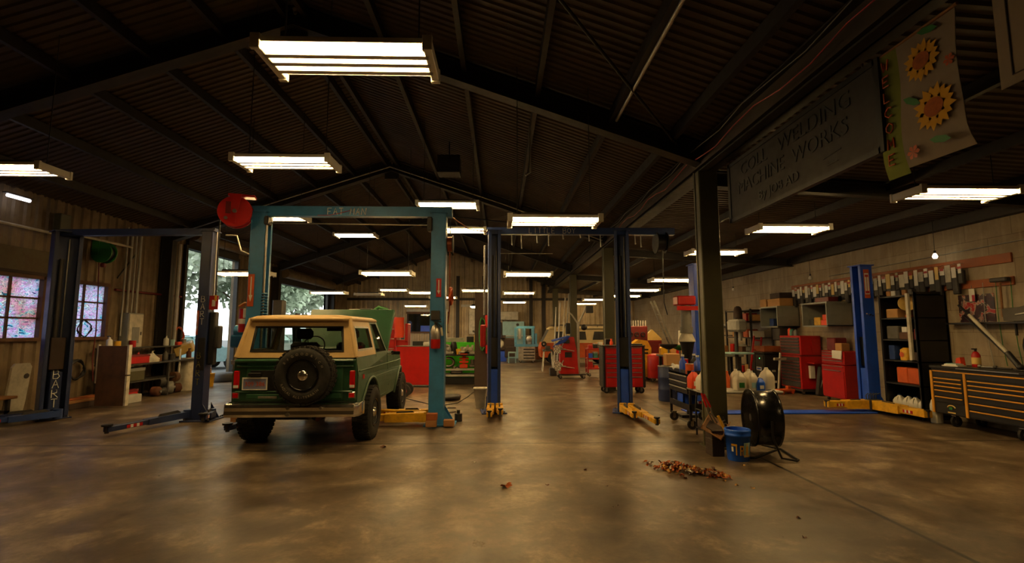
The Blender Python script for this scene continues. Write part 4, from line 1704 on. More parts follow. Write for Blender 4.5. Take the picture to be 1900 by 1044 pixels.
# --- red service carts beyond
t = thing('service_cart', 'red three-shelf service cart loaded with parts beside the alignment tower', 'cart', (3.15, 17.6, 0))
b = Mesh('red')
for z in (.25, .6, .95):
    b.box(0, .8, 0, .45, z, z + .05, .01)
for x in (0, .76):
    for y in (0, .41):
        b.box(x, x + .04, y, y + .04, .12, 1.0)
b.box(.5, .8, -.01, 0, .2, .95)
part(b, 'cart_frame', t)
casters(t, [(.08, .06), (.72, .06), (.08, .39), (.72, .39)], .05)
seq = [('red', 'drill case'), ('black', 'air hose coil'), ('white', 'rag box'), ('red', 'gear puller'), ('royal', 'grease tin'), ('teal', 'tool roll'), ('yellow', 'yellow case'), ('dark_grey', 'ratchet box'), ('red', 'tool tray'), ('bright_orange', 'parts carton')]
for i, (m, n_) in enumerate(seq):
    z = (.31, .66, 1.01)[2 - i // 4 if i // 4 < 3 else 0]
    x = 3.2 + .19 * (i % 4)
    crate(x, 17.62 + .02 * (i % 3), z - .01, .15, .2, .12 + .05 * (i % 3), m, n_.replace(' ', '_'), '%s %s on the red service cart, %s shelf, %s' % ({'royal': 'blue', 'bright_orange': 'orange', 'dark_grey': 'dark grey'}.get(m, m), n_, ('top', 'middle', 'bottom')[i // 4], ('aisle end', 'second along', 'third along', 'wall end')[i % 4]), 'box', 0, 'steel' if i % 2 else None)

# ---------------------------------------------------------------- along the block wall
# gray wall cabinets with an open front
for y0, y1, lb in ((13.36, 14.25, 'grey open-fronted wall cabinet with a cardboard box on top'), (11.3, 12.25, 'grey open-fronted wall cabinet holding orange boxes, nearer the royal-blue lift')):
    t = thing('wall_cabinet', lb, 'cabinet', (7.75, y0, 1.74))
    b = Mesh('cab_grey')
    d, w, h = XR - 7.75, y1 - y0, .56
    b.box(0, d, 0, .02, 0, h).box(0, d, w - .02, w, 0, h).box(0, d, 0, w, 0, .02).box(d - .02, d, 0, w, 0, h)
    b.box(-.03, d, -.02, w + .02, h - .02, h + .02)
    part(b, 'cabinet_body', t)
    b = Mesh('cab_grey')
    b.box(-.03, 0, 0, .03, 0, h).box(-.03, 0, w - .03, w, 0, h).box(-.03, 0, 0, w, -.02, .02)
    part(b, 'face_frame', t)
crate(7.86, 13.45, 2.32, .42, .62, .22, 'cardboard', 'cardboard_box', 'long cardboard box on the farther grey wall cabinet', 'box', 0, 'cardboard')
crate(7.9, 13.5, 2.55, .4, .5, .16, 'dark_brown', 'dark_box', 'dark flat box on the long cardboard box', 'box')
crate(7.86, 14.15, 2.32, .35, .3, .24, 'cardboard', 'cardboard_box', 'smaller cardboard box at the far end of the farther grey wall cabinet', 'box', .1)
crate(7.95, 11.55, 2.34, .25, .5, .11, 'dark_red', 'red_case', 'flat red case on the nearer grey wall cabinet', 'box')
crate(7.85, 11.75, 1.76, .2, .24, .2, 'yellow', 'yellow_box', 'yellow box inside the nearer grey wall cabinet', 'box')
crate(7.82, 11.42, 1.76, .22, .26, .13, 'bright_orange', 'orange_box', 'orange box inside the nearer grey wall cabinet, lower of two', 'box')
crate(7.84, 11.45, 1.89, .2, .2, .13, 'bright_orange', 'orange_box', 'orange box inside the nearer grey wall cabinet, upper of two', 'box')
crate(7.85, 12.0, 1.76, .2, .16, .15, 'dark_grey', 'socket_case', 'dark case inside the nearer grey wall cabinet', 'box')
b = Mesh('white')
b.lathe([(.05, 0), (.055, .22), (.03, .27)], n=12).m('red').cyl((0, 0, .27), (0, 0, .32), .03)
solo(b, 'spray_can', 'white can with red cap inside the farther grey wall cabinet', 'can', (7.92, 13.6, 1.76))
crate(7.85, 13.8, 1.76, .2, .2, .22, 'navy', 'blue_box', 'dark blue box inside the farther grey wall cabinet', 'box')

# tall red tool chest
t = thing('tool_chest', 'tall red two-piece tool chest with dark drawers below the farther grey cabinet', 'tool cabinet', (7.72, 12.42, 0))
b = Mesh('red')
D, W = .58, .92
b.box(0, D, 0, W, .14, .98, .012).box(.02, D - .02, .0, W, 1.0, 1.5, .012).m('dark_red').box(0, D, 0, W, .97, 1.0)
b.m('dark_grey').box(.02, D, .0, W, .08, .14)
part(b, 'cabinet_body', t)
zs = [.17, .34, .43, .52, .60, .68, .76, .84, .95]
drawers(b, t, None, .04, W - .04, 0, list(zip(zs, zs[1:])), 'steel', 'dark_grey', ax='X')
zs = [1.03, 1.13, 1.22, 1.3, 1.38, 1.46]
drawers(b, t, None, .04, W - .04, .02, list(zip(zs, zs[1:])), 'steel', 'dark_grey', ax='X')
casters(t, [(.08, .08), (D - .08, .08), (.08, W - .08), (D - .08, W - .08)], .04)
b = Mesh('red')
b.box(.16, .46, -.30, -.005, .8, .83).box(.16, .46, -.30, -.29, .83, .9).box(.3, .5, -.02, -.005, 1.06, 1.4)
part(b, 'side_shelf', t)
crate(7.9, 12.32, .42, .12, .08, .32, 'white', 'white_binder', 'white box leaning on the side of the tall red tool chest', 'box')
b = Mesh('steel')
b.tube([(7.98, 12.2, .02), (8.15, 12.15, .55)], .015, 6)
solo(b, 'pry_bar', 'long steel pry bar leaning between the red tool chests', 'tool')
b = Mesh('dark_grey')
b.at((8.05, 12.22, 0), 0, 0, .15).box(-.12, .12, -.05, .05, 0, .74, .03)
solo(b, 'golf_bag', 'dark upright bag between the two red tool chests', 'bag')
for i, (m, s_) in enumerate((('bright_orange', .16), ('teal', .14), ('dark_grey', .1), ('grey', .12))):
    b = Mesh(m)
    b.lathe([(.05, 0), (.05, s_), (.02, s_ + .04)], n=12)
    solo(b, 'aerosol_can', '%s can on top of the tall red tool chest' % {'bright_orange': 'orange', 'dark_grey': 'dark grey'}.get(m, m), 'can', (7.86, 12.75 - i * .09 + .3, 1.5))
# lower red chest
t = thing('tool_chest', 'shorter red tool chest with plain lower door next to the royal-blue lift', 'tool cabinet', (7.78, 10.92, 0))
b = Mesh('red')
D, W = .52, .78
b.box(0, D, 0, W, .08, .84, .012).box(.01, D, 0, W, .85, 1.16, .012)
part(b, 'cabinet_body', t)
zs = [.88, .95, 1.02, 1.09, 1.15]
drawers(b, t, None, .03, W - .03, .01, list(zip(zs, zs[1:])), 'steel', 'red', ax='X')
b = Mesh('red')
b.box(-.014, 0, .02, W - .02, .12, .70, .004).m('steel').box(-.03, -.014, .1, W - .1, .70, .72)
part(b, 'door', t)
drawers(b, t, None, .02, W - .02, 0, [(.73, .83)], 'steel', 'red', ax='X')
casters(t, [(.08, .08), (D - .08, .08), (.08, W - .08), (D - .08, W - .08)], .03)
crate(7.84, 11.05, 1.16, .2, .22, .18, 'cardboard', 'cardboard_box', 'cardboard box on the shorter red tool chest', 'box')
crate(7.9, 11.35, 1.16, .3, .3, .3, 'dark_red', 'red_case', 'dark red case on the shorter red tool chest', 'box')
b = Mesh('white')
b.add([(7.74, 10.95, .98), (7.72, 11.22, 1.0), (7.73, 11.23, 1.18), (7.76, 10.95, 1.17), (7.755, 10.95, .98), (7.735, 11.22, 1.0), (7.745, 11.23, 1.18), (7.775, 10.95, 1.17)], [(0, 1, 2, 3), (4, 5, 6, 7), (0, 4, 5, 1), (1, 5, 6, 2), (2, 6, 7, 3), (3, 7, 4, 0)])
solo(b, 'paper_sheet', 'white paper taped over drawers of the shorter red tool chest', 'paper')
# black machine cabinet
t = thing('welding_cabinet', 'black machine cabinet with white sticker and green light, below the farther grey cabinet', 'machine', (7.32, 13.42, 0))
b = Mesh('black')
b.box(0, .75, 0, .9, .06, .98, .015).box(-.02, .77, -.02, .92, .98, 1.02, .01)
b.m('dark_grey').box(-.01, 0, .05, .42, .1, .94).box(-.01, 0, .48, .85, .1, .94)
part(b, 'cabinet_body', t)
b = Mesh('white')
b.box(-.014, -.01, .14, .4, .52, .62).m('royal').box(-.017, -.014, .17, .37, .55, .59)
part(b, 'sticker', t)
for bb in ((-.016, -.01, .06, .16, .3, .5), (.2, .3, -.012, 0, .5, .55), (.2, .32, -.012, 0, .2, .26)):
    part(Mesh('dirty_white').box(*bb), 'paper_note', t)
b = Mesh(glow('led_green', (.1, 1., .25), 3.) and 'led_green')
b.sph((-.012, .22, .86), .013, n=8, m=6)
part(b, 'indicator', t)
b = Mesh('steel')
b.box(0, .3, .1, .8, 1.02, 1.035)
part(b, 'top_plate', t)
crate(7.4, 13.55, 1.04, .5, .6, .16, 'red_wood', 'wooden_tray', 'brown wooden tray on the black machine cabinet', 'tray')
crate(7.8, 13.45, 1.36, .5, .35, .36, 'dark_grey', 'dark_case', 'dark case just under the farther grey wall cabinet', 'box')
b = Mesh('dirty_white')
b.at((7.42, 12.98, 0), .3, .12)
b.box(-.02, .02, -.02, .02, 0, 1.05).box(-.2, .2, -.025, .025, .86, .92)
solo(b, 'wooden_cross_brace', 'pale T-shaped wooden prop leaning by the black machine cabinet', 'prop')
b = Mesh('orange')
b.box(0, .5, 0, .2, .05, .12, .02).cyl((.1, -.01, .05), (.1, .03, .05), .05).cyl((.1, .17, .05), (.1, .21, .05), .05).cyl((.42, 0, .04), (.42, .2, .04), .04).box(.3, .42, .05, .15, .1, .2, .02)
solo(b, 'floor_jack', 'low orange floor jack before the tall red tool chest', 'jack', (7.2, 12.55, 0), .2)
b = Mesh('red')
b.at((7.15, 14.0, 0), 0, .0, .15)
b.box(-.02, .02, -.02, .02, .0, 1.5).box(.2, .24, -.02, .02, 0, 1.5)
for i in range(5):
    b.box(.0, .22, -.015, .015, .25 + i * .28, .28 + i * .28)
solo(b, 'step_ladder', 'narrow red ladder leaning behind the black machine cabinet', 'ladder')

# machines further down the wall
t = thing('drill_press', 'grey pedestal drill press beyond the black machine cabinet', 'machine', (6.72, 13.75, 0))
b = Mesh('dark_grey')
b.box(-.25, .25, -.2, .2, 0, .06).cyl((0, 0, .06), (0, 0, 2.0), .05)
part(b, 'pillar', t)
b = Mesh('grey')
b.box(-.15, .15, -.4, .25, 1.6, 1.95, .06).cyl((0, -.25, 1.35), (0, -.25, 1.6), .05)
part(b, 'drill_head', t)
b = Mesh('pale_blue')
b.box(-.35, .3, -.4, .1, .98, 1.03, .01)
part(b, 'work_table', t)
t = thing('storage_rack', 'dark open storage rack stacked with parts against the block wall beyond the machine cabinet', 'rack', (7.6, 14.6, 0))
b = Mesh('dark_grey')
for y in (0, 1.6):
    for x in (0, .65):
        b.box(x, x + .05, y, y + .05, 0, 2.3)
for z in (.3, .9, 1.4, 1.9, 2.25):
    b.box(0, .7, 0, 1.65, z, z + .03)
part(b, 'rack_frame', t)
names = ['brake drum', 'carton', 'filter box', 'oil tin', 'hub casting', 'gear case', 'parts tub', 'lamp box']
rm = ['rust', 'cardboard', 'red', 'grey', 'dark_grey', 'brown', 'white', 'orange']
cn = {'dark_grey': 'dark grey', 'cardboard': 'tan'}
for k, z in enumerate((.33, .93, 1.43, 1.93)):
    for j in range(4):
        i = (k * 3 + j) % 8
        nm = names[i].replace(' ', '_')
        lab = '%s %s on the dark rack, %s board, %s' % (cn.get(rm[i], rm[i]), names[i], ('lowest', 'second', 'third', 'top')[k], ('nearest end', 'second along', 'third along', 'far end')[j])
        if i in (0, 3, 4):
            b = Mesh(rm[i])
            b.lathe([(.14, 0), (.15, .03), (.15, .2), (.1, .22), (.1, .18), (.001, .18)], n=16)
            solo(b, nm, lab, 'part', (7.9, 14.85 + .36 * j, z), 0, 'parts on the dark rack')
        else:
            crate(7.72, 14.7 + .36 * j, z, .35, .26, .2 + .05 * (j % 2), rm[i], nm, lab, 'box', 0, None, 'parts on the dark rack')
b = Mesh('dark_brown')
b.torus((0, 0, 0), .33, .11, 'Y', 28, 10).m('steel').lathe([(.22, -.06), (.2, 0), (.05, .02)], axis='Y')
b.m('dirty_white').torus((0, -.05, 0), .24, .02, 'Y', 24, 5)
o = solo(b, 'spare_tire', 'big dark tyre hung at head height by the storage rack', 'tyre', (7.3, 14.75, 1.95))
o.rotation_euler = (0, 0, math.radians(60))

# welding corner behind the cart
t = thing('sand_blaster', 'pale grey blasting cone machine just behind the tool cart, red frame on top', 'machine', (3.62, 9.38, 0))
b = Mesh('red')
b.box(-.2, .16, -.12, .15, 2.12, 2.3, .02).box(-.22, .2, -.14, -.11, 2.02, 2.1)
part(b, 'motor_cover', t)
b = Mesh('grey')
b.cyl((0, 0, 1.7), (0, 0, 2.12), .1).cyl((0, 0, 1.58), (0, 0, 1.7), .12)
b.m('dirty_white').lathe([(.16, 1.42), (.15, 1.46), (.09, 1.6)])
part(b, 'hopper', t)
b = Mesh('black')
b.lathe([(.05, .95), (.13, 1.38), (.15, 1.42)]).cyl((0, 0, 0), (0, 0, .96), .05).box(-.2, .1, -.15, .15, 0, .05)
part(b, 'funnel_stand', t)
for i, (x, y, m, z, lb) in enumerate(((4.72, 13.6, 'black', 1.24, 'black drain funnel on a slim stand behind the tool cart'), (5.15, 13.9, 'green', 1.2, 'green drain funnel on a slim stand behind the tool cart'))):
    t = thing('drain_funnel', lb, 'funnel', (x, y, 0))
    b = Mesh(m)
    b.lathe([(.24, z + .02), (.25, z), (.2, z - .06), (.05, z - .13), (.03, z - .13), (.18, z - .05), (.24, z + .02)], n=22)
    part(b, 'bowl', t)
    b = Mesh('steel')
    b.cyl((0, 0, .03), (0, 0, z - .1), .025).box(-.2, .2, -.02, .02, 0, .04).box(-.02, .02, -.2, .2, 0, .04)
    part(b, 'stand', t)
b = Mesh('yellow')
b.prism([(-.16, 0), (.12, 0), (.1, .22), (-.04, .28), (-.16, .2)], 'Y', -.1, .1)
solo(b, 'yellow_jerrycan', 'yellow can on the workbench behind the drain funnels', 'can', (4.95, 14.55, .92))
t = thing('workbench', 'cluttered steel workbench along the block wall behind the drain funnels', 'workbench', (4.95, 14.4, 0))
b = Mesh('grey')
b.box(-.1, 2.3, 0, .7, .86, .92, .01)
part(b, 'bench_top', t)
for x in (0, 2.2):
    b = Mesh('dark_grey')
    b.box(x - .04, x + .04, .04, .12, 0, .86).box(x - .04, x + .04, .58, .66, 0, .86).box(x - .03, x + .03, .1, .6, .2, .25)
    part(b, 'leg_frame', t)
b = Mesh('dark_grey')
b.box(0, 2.2, .05, .65, .22, .25)
part(b, 'lower_shelf', t)
bm = ['white', 'cardboard', 'red', 'pale_blue', 'dark_grey', 'dirty_white', 'orange', 'teal', 'black', 'royal', 'wood', 'red']
bn = ['paint tin', 'carton', 'gas tin', 'tool tray', 'grinder', 'parts tub', 'solvent can', 'vise', 'battery', 'oil can', 'wood block', 'tool case']
for i in range(12):
    x = 5.0 + .19 * i
    m = bm[i]
    lab = '%s %s on the steel workbench, %s' % ({'cardboard': 'tan', 'dark_grey': 'dark grey', 'dirty_white': 'off-white', 'royal': 'blue', 'pale_blue': 'pale blue', 'wood': 'raw'}.get(m, m), bn[i], 'front row' if i % 2 else 'back row')
    if i % 3 == 0:
        b = Mesh(m)
        b.cyl((0, 0, 0), (0, 0, .2), .08, n=16).m('steel').torus((0, 0, .2), .08, .006, 'Z', 16, 5)
        solo(b, bn[i].replace(' ', '_'), lab, 'can', (x, 14.9 - .25 * (i % 2), .92), 0, 'clutter on the steel workbench')
    else:
        crate(x - .08, 14.82 - .27 * (i % 2), .92, .17, .2, .14 + .06 * (i % 4), m, bn[i].replace(' ', '_'), lab, 'box', 0, None, 'clutter on the steel workbench')
t = thing('poster_board', 'white backboard standing behind the workbench', 'board', (5.72, 15.12, .92))
b = Mesh('white')
b.at((0, 0, 0), .1, .08).box(-.18, .18, 0, .02, 0, .72, .004)
part(b, 'panel', t)
# stuff on the far block wall
t = thing('roof_bracket', 'pale A-frame gable bracket on the wide red tool rack by the far wall', 'bracket', (5.75, 18.4, 1.28))
b = Mesh('pale_yellow')
b.prism([(-.35, 0), (.35, 0), (.35, .06), (0, .4), (-.35, .06)], 'Y', -.1, .1)
part(b, 'house_shape', t)
crate(5.44, 18.15, 0, .62, .5, 1.28, 'dark_red', 'red_stand', 'dark red stand under the pale gable bracket', 'stand')
t = thing('red_tool_rack', 'tall red rack of hanging tools by the far block wall behind the roll cabinet', 'rack', (4.9, 17.4, 0))
b = Mesh('dark_red')
b.box(-.4, .4, 0, .35, 0, 1.8, .02)
part(b, 'rack_body', t)
b = Mesh('black')
for i in range(3):
    b.torus((-.22 + i * .22, -.03, 1.5), .07, .02, 'Y', 14, 5)
b.m('light_grey')
for i in range(9):
    b.cyl((-.36 + i * .09, .1, 1.8), (-.36 + i * .09, .1, 2.0), .025, n=8)
part(b, 'hung_tool', t)
t = thing('ladder', 'pale aluminium ladder leaning on the far block wall', 'ladder', (7.0, 18.6, 0), math.radians(90))
b = Mesh('aluminium')
b.at((0, 0, 0), 0, math.radians(-22))
for x in (-.2, .2):
    b.box(x - .02, x + .02, -.03, .03, 0, 3.0)
for i in range(9):
    b.box(-.2, .2, -.015, .015, .25 + i * .31, .28 + i * .31)
part(b, 'ladder_frame', t)
t = thing('pipe_rack', 'dark bracket rack holding pale pipes high on the far block wall', 'rack', (7.88, 16.4, 1.75))
b = Mesh('dark_grey')
b.box(0, .45, 0, .04, 0, .04).box(0, .45, 1.6, 1.64, 0, .04).box(0, .04, 0, 1.64, -.3, -.26).box(.4, .44, 0, 1.6, .0, .04)
part(b, 'bracket', t)
b = Mesh('light_grey')
b.cyl((.1, -.1, .08), (.1, 1.7, .08), .04).cyl((.2, -.05, .08), (.2, 1.6, .08), .04)
part(b, 'pipe', t)

# --- black shelving beside the royal lift
t = thing('shelving_unit', 'black five-shelf steel shelving unit between the royal-blue lift and the gold-trimmed chest', 'shelf', (7.72, 8.85, 0))
b = Mesh('black')
D, W, H = XR - 7.74, .86, 2.35
for y in (0, W - .04):
    for x in (0, D - .04):
        b.box(x, x + .04, y, y + .04, 0, H)
b.box(D - .01, D, 0, W, 0, H).box(0, D, 0, .015, 0, H).box(0, D, W - .012, W, 0, H)
part(b, 'shelf_frame', t)
SZ = [.08, .62, 1.06, 1.46, 1.88, 2.31]
for z in SZ:
    b = Mesh('black')
    b.box(0, D, 0, W, z - .03, z, .004)
    part(b, 'shelf_board', t)
mat('jug_clear', (206, 204, 194), .3, dirt=.1)
pos = ['farthest from the gold-trimmed chest', 'second from the far end', 'third from the far end', 'nearest the gold-trimmed chest']
for i in range(4):
    jug('jug_clear', 'translucent square oil jug on the lowest black shelf, %s' % pos[i], (7.9 + .03 * (i % 2), 9.58 - .185 * i, SZ[0]), .3 + PI, 'navy', 'grey' if i == 1 else None, .3, .09, 'oil jugs on the lowest black shelf')
crate(7.8, 8.95, SZ[1], .3, .28, .30, 'orange', 'cardboard_box', 'orange-brown carton on the black shelving, nearer of a pair', 'box', 0, None, 'pair of cartons')
crate(7.8, 9.23, SZ[1], .3, .26, .30, 'orange', 'cardboard_box', 'orange-brown carton on the black shelving, farther of a pair', 'box', 0, None, 'pair of cartons')
b = Mesh('yellow')
b.lathe([(.1, 0), (.1, .2), (.05, .24)], n=18).m('orange').cyl((-.104, 0, .11), (-.1, 0, .11), .05)
solo(b, 'gas_can', 'yellow round can on the middle black shelf', 'can', (7.86, 9.28, SZ[2]))
crate(7.8, 9.5, SZ[2], .2, .14, .28, 'navy', 'blue_box', 'dark blue box on the middle black shelf', 'box')
crate(7.85, 9.02, SZ[2], .25, .18, .16, 'dark_brown', 'dark_box', 'dark box on the middle black shelf', 'box')
crate(7.8, 9.38, SZ[3], .3, .28, .26, 'canvas_grey', 'cloth_bundle', 'grey-green bundle on the fourth black shelf', 'bag')
crate(7.8, 9.1, SZ[3], .28, .26, .14, 'brown', 'parts_tray', 'brown tray on the fourth black shelf', 'tray')
crate(7.78, 9.14, SZ[3] + .14, .05, .12, .1, 'white', 'paper_pack', 'small white pack on the brown tray', 'box')
crate(7.82, 8.93, SZ[3], .1, .1, .2, 'red', 'red_bottle', 'small red carton on the fourth black shelf', 'box')
crate(7.82, 9.38, SZ[4], .35, .28, .18, 'cardboard', 'cardboard_box', 'tan carton on the upper black shelf', 'box')
t = thing('work_lamp', 'round floodlamp with pale dish on the upper black shelf', 'lamp', (7.9, 9.2, SZ[4]))
b = Mesh('orange')
b.cyl((0, 0, 0), (0, 0, .05), .06).cyl((0, 0, .05), (0, 0, .16), .015)
part(b, 'stand', t)
b = Mesh('pale_yellow')
b.at((0, 0, .27), .5, .2, -PI / 2 + .2).lathe([(.001, -.03), (.1, -.01), (.15, .05), (.155, .05), (.1, -.03), (.001, -.05)], n=20)
part(b, 'dish', t)
for i, (y, m) in enumerate(((9.66, 'cardboard'), (9.54, 'white'), (9.42, 'dark_grey'), (9.28, 'wood'), (9.14, 'dark_grey'))):
    crate(7.85, y - .1, SZ[5], .1, .1, .11, m, 'small_carton', '%s small carton on top of the black shelving, %s' % ({'cardboard': 'tan', 'dark_grey': 'dark grey', 'wood': 'brown'}.get(m, m), ('first from the lift', 'second from the lift', 'third from the lift', 'fourth from the lift', 'last from the lift')[i]), 'box')
b = Mesh('dirty_white')
b.box(0, .05, 0, .06, 0, 1.25, .004)
solo(b, 'timber_batten', 'pale upright batten leaning on the black shelving', 'batten', (7.66, 8.93, 1.08))
crate(7.64, 8.92, 1.06, .09, .1, .02, 'black', 'batten_foot', 'black foot under the pale batten', 'foot')

# --- gold trimmed chest
t = thing('tool_chest', 'long black rolling tool chest with gold drawer pulls against the block wall', 'tool cabinet', (7.68, 4.6, 0))
D, W = .64, 3.98
b = Mesh('black')
b.box(0, D, 0, W, .2, .94, .012)
b.box(-.02, D, -.02, W + .02, .97, 1.02, .01).box(.01, D, .0, W, .94, .97)
part(b, 'cabinet_body', t)
yd = W - .62
for y in (W - .03, yd - .03, .0):
    b = Mesh('gold_trim')
    b.box(-.02, 0, y, y + .045, .2, .93, .004)
    part(b, 'corner_trim', t)
b = Mesh('black')
b.box(-.012, 0, .05, W - .04, .84, .93, .003)
o = part(b, 'drawer', t)
b = Mesh('gold_trim')
b.box(-.028, -.012, .06, W - .05, .915, .935, .004)
part(b, 'drawer_handle', o)
zs = [.39, .5, .61, .685, .75, .82]
drawers(b, t, None, yd + .03, W - .04, 0, list(zip(zs, zs[1:])), 'gold_trim', 'black', ax='X')
zs = [.22, .34, .46, .58, .68, .75, .82]
drawers(b, t, None, .06, yd - .04, 0, list(zip(zs, zs[1:])), 'gold_trim', 'black', ax='X')
b = Mesh('pale_yellow')
b.at((-.002, W - .34, .30), 0, 0, 0)
b.tube([(0, .07 * math.cos(a), .045 * math.sin(a) + .015) for a in [PI * .05 + PI * .9 * i / 8 for i in range(9)]], .01, 5).box(-.004, .0, -.07, .07, -.07, -.05).m('green').box(-.005, 0, -.02, .04, -.01, .03)
part(b, 'maker_badge', t)
for ya, yb in ((W - 1.5, W - .5), (.9, 1.5)):
    part(Mesh('steel').box(-.024, -.02, ya, yb, .985, 1.0), 'name_strip', t)
casters(t, [(.1, W - .3), (D - .1, W - .3), (.1, 2.6), (D - .1, 2.6), (.1, .3), (D - .1, .3)], .09)
jug('jug_clear', 'white jug tucked behind the far corner of the gold-trimmed chest', (7.78, 8.65, .0), 0, 'white', None, .5, .07)
# on the chest
t = thing('fire_extinguisher', 'small red extinguisher with pale label standing on the gold-trimmed chest', 'extinguisher', (8.0, 8.05, 1.02))
b = Mesh('red')
b.lathe([(.055, 0), (.06, .01), (.06, .2), (.04, .24), (.02, .26)], n=16)
part(b, 'cylinder', t)
b = Mesh('pale_yellow')
b.lathe([(.0615, .05), (.0615, .16)], n=16)
part(b, 'paper_label', t)
b = Mesh('black')
b.cyl((0, 0, .26), (0, 0, .3), .018).box(-.06, .02, -.012, .012, .29, .31)
part(b, 'valve', t)
b = Mesh('bright_orange')
b.prism([(-.06, 0), (.06, 0), (.03, .13), (-.04, .15)], 'X', -.04, .04)
solo(b, 'orange_cup', 'orange-red cap lying by the small extinguisher', 'cap', (7.98, 8.32, 1.02))
b = Mesh('white')
b.box(0, .2, 0, .25, 0, .02).box(.01, .18, .03, .22, .02, .04).m('pale_blue').box(.02, .16, .04, .2, .04, .05)
solo(b, 'paper_stack', 'loose white papers at the far corner of the gold-trimmed chest', 'papers', (7.72, 8.1, 1.02), .2)
for i, (y, m, lb) in enumerate(((7.85, 'steel', 'steel wrench'), (7.6, 'dark_grey', 'dark air wrench'), (7.0, 'red', 'red screwdriver'))):
    b = Mesh(m)
    b.tube([(0, 0, .02), (.06, -.2, .02)], .016, 6).sph((0, 0, .03), .03)
    solo(b, lb.split(' ', 1)[1].replace(' ', '_'), '%s lying on the gold-trimmed chest' % lb, 'tool', (7.85, y, 1.02))
t = thing('shop_crane_pole', 'pale leaning pole with black foot on the gold-trimmed chest', 'pole', (0, 0, 0))
b = Mesh('dirty_white')
b.cyl((8.15, 8.25, 1.9), (8.02, 7.55, 1.28), .028)
part(b, 'pale_tube', t)
b = Mesh('black')
b.cyl((8.18, 8.46, 2.08), (8.15, 8.25, 1.9), .02).cyl((8.02, 7.55, 1.28), (7.98, 7.35, 1.07), .042).sph((7.98, 7.34, 1.07), .05).cyl((8.2, 8.4, 1.9), (8.05, 7.55, 1.2), .014)
part(b, 'black_end', t)
b = Mesh('black')
b.tube([(7.75, 6.2 + .08 * i, 1.035 + .004 * (i % 2)) if i else (7.75, 6.2, 1.035) for i in range(14)], .012, 5)
solo(b, 'extension_lead', 'black lead trailing along the gold-trimmed chest top', 'cable')

# --- boards, packets, tools on the block wall
for z0, z1, y0, y1, lb in ((2.74, 2.90, 7.62, 13.6, 'upper red-brown hook board carrying the hung packets'), (2.37, 2.51, 7.62, 9.6, 'lower red-brown hook board above the poster')):
    b = Mesh('red_wood')
    b.box(XR - .036, XR - .002, y0, y1, z0, z1, .004)
    solo(b, 'hook_board', lb, 'board', (0, 0, 0))
hooks = ['white', 'white', 'dirty_white', 'white', 'pale_yellow']
mat('packet_black', (26, 24, 22), .6)
g = 'hanging tool packets'
pk = []
for i in range(44):
    y = 8.42 + .115 * i
    b = Mesh('packet_black')
    L = .34 + .09 * ((i * 5) % 3)
    w = .05 + .01 * (i % 3)
    b.box(-.05, .02, -w, w, -L, -.09, .015)
    b.m(hooks[i % 5]).box(-.056, -.05, -w * (.6 + .1 * (i % 4)), w * (.6 + .1 * (i % 4)), -.15 - .07 * (i % 3), .02 - .05 * (i % 2))
    if i % 3 == 0:
        b.m('red').box(-.058, -.056, -w * .7, w * .7, -.07, -.03)
    b.m('steel').cyl((-.06, 0, .03), (.04, 0, .03), .004, n=5)
    o = solo(b, 'tool_packet', 'black tool with %s card hung on the upper hook board' % {'dirty_white': 'white', 'pale_yellow': 'white', 'red': 'red and white'}.get(hooks[i % 5], 'white'), 'packet', (XR - .08, y, 2.80), 0, g)
    o['label'] = 'black hanging tool packet with a printed card on the upper hook board'
for i, y in enumerate((9.5, 9.35, 9.22, 9.05, 8.9)):
    b = Mesh('packet_black')
    b.box(-.05, .02, -.03, .03, -.25, -.02, .01)
    solo(b, 'dark_tool', 'dark tool hung on the lower hook board above the black shelving', 'tool', (XR - .07, y, 2.46), 0, 'dark tools on the lower board')
b = Mesh('white')
b.box(-.01, 0, -.05, .05, -.28, -.06).m('red').box(-.012, -.01, -.05, .0, -.28, -.17).m('steel').cyl((-.005, 0, -.06), (-.005, 0, .0), .004)
solo(b, 'red_white_card', 'red and white card hung from the lower hook board over the poster', 'card', (XR - .04, 8.32, 2.42))
b = Mesh('wood')
b.cyl((-.01, 0, -.6), (0, 0, 0), .016).m('dark_grey').box(-.05, .05, -.14, .14, -.02, .05, .015)
solo(b, 'sledge_hammer', 'hammer with pale wooden handle hung on the lower hook board', 'hammer', (XR - .09, 7.78, 2.45))
for y, m, lb in ((8.12, 'light_grey', 'pale cord hanging from the lower hook board to the chest'), (7.9, 'green', 'thin green cord hanging beside the hammer, farther one'), (7.66, 'green', 'thin green cord hanging beside the hammer, nearer one')):
    b = Mesh(m)
    b.tube([(XR - .035, y, 2.45), (XR - .03, y + .02, 1.9), (XR - .035, y - .01, 1.4), (XR - .03, y - .05, 1.05)], .006, 5)
    solo(b, 'hanging_rope', lb, 'rope')
m, nt, bs, o_ = nodes('dark_poster')
v = N(nt, 'ShaderNodeTexCoord').outputs['Object']
n1 = noise(nt, v, 5, 5, .6, .8)
cr = N(nt, 'ShaderNodeValToRGB')
el = cr.color_ramp.elements
el[0].position, el[0].color = .36, (*s2l((14, 10, 12)), 1)
el[1].position, el[1].color = .62, (*s2l((170, 22, 18)), 1)
for p, c in ((.48, (60, 12, 14)), (.53, (30, 36, 34)), (.57, (190, 170, 150))):
    e = el.new(p)
    e.color = (*s2l(c), 1)
nt.links.new(n1.outputs[0], cr.inputs[0])
nt.links.new(cr.outputs[0], bs.inputs['Base Color'])
bs.inputs['Roughness'].default_value = .4
MATS['dark_poster'] = m
b = Mesh('dark_poster')
b.box(XR - .012, XR - .002, 7.98, 8.62, 1.78, 2.26)
solo(b, 'poster', 'dark red and black wall poster with pale figures behind the leaning pole', 'poster')
b = Mesh('black')
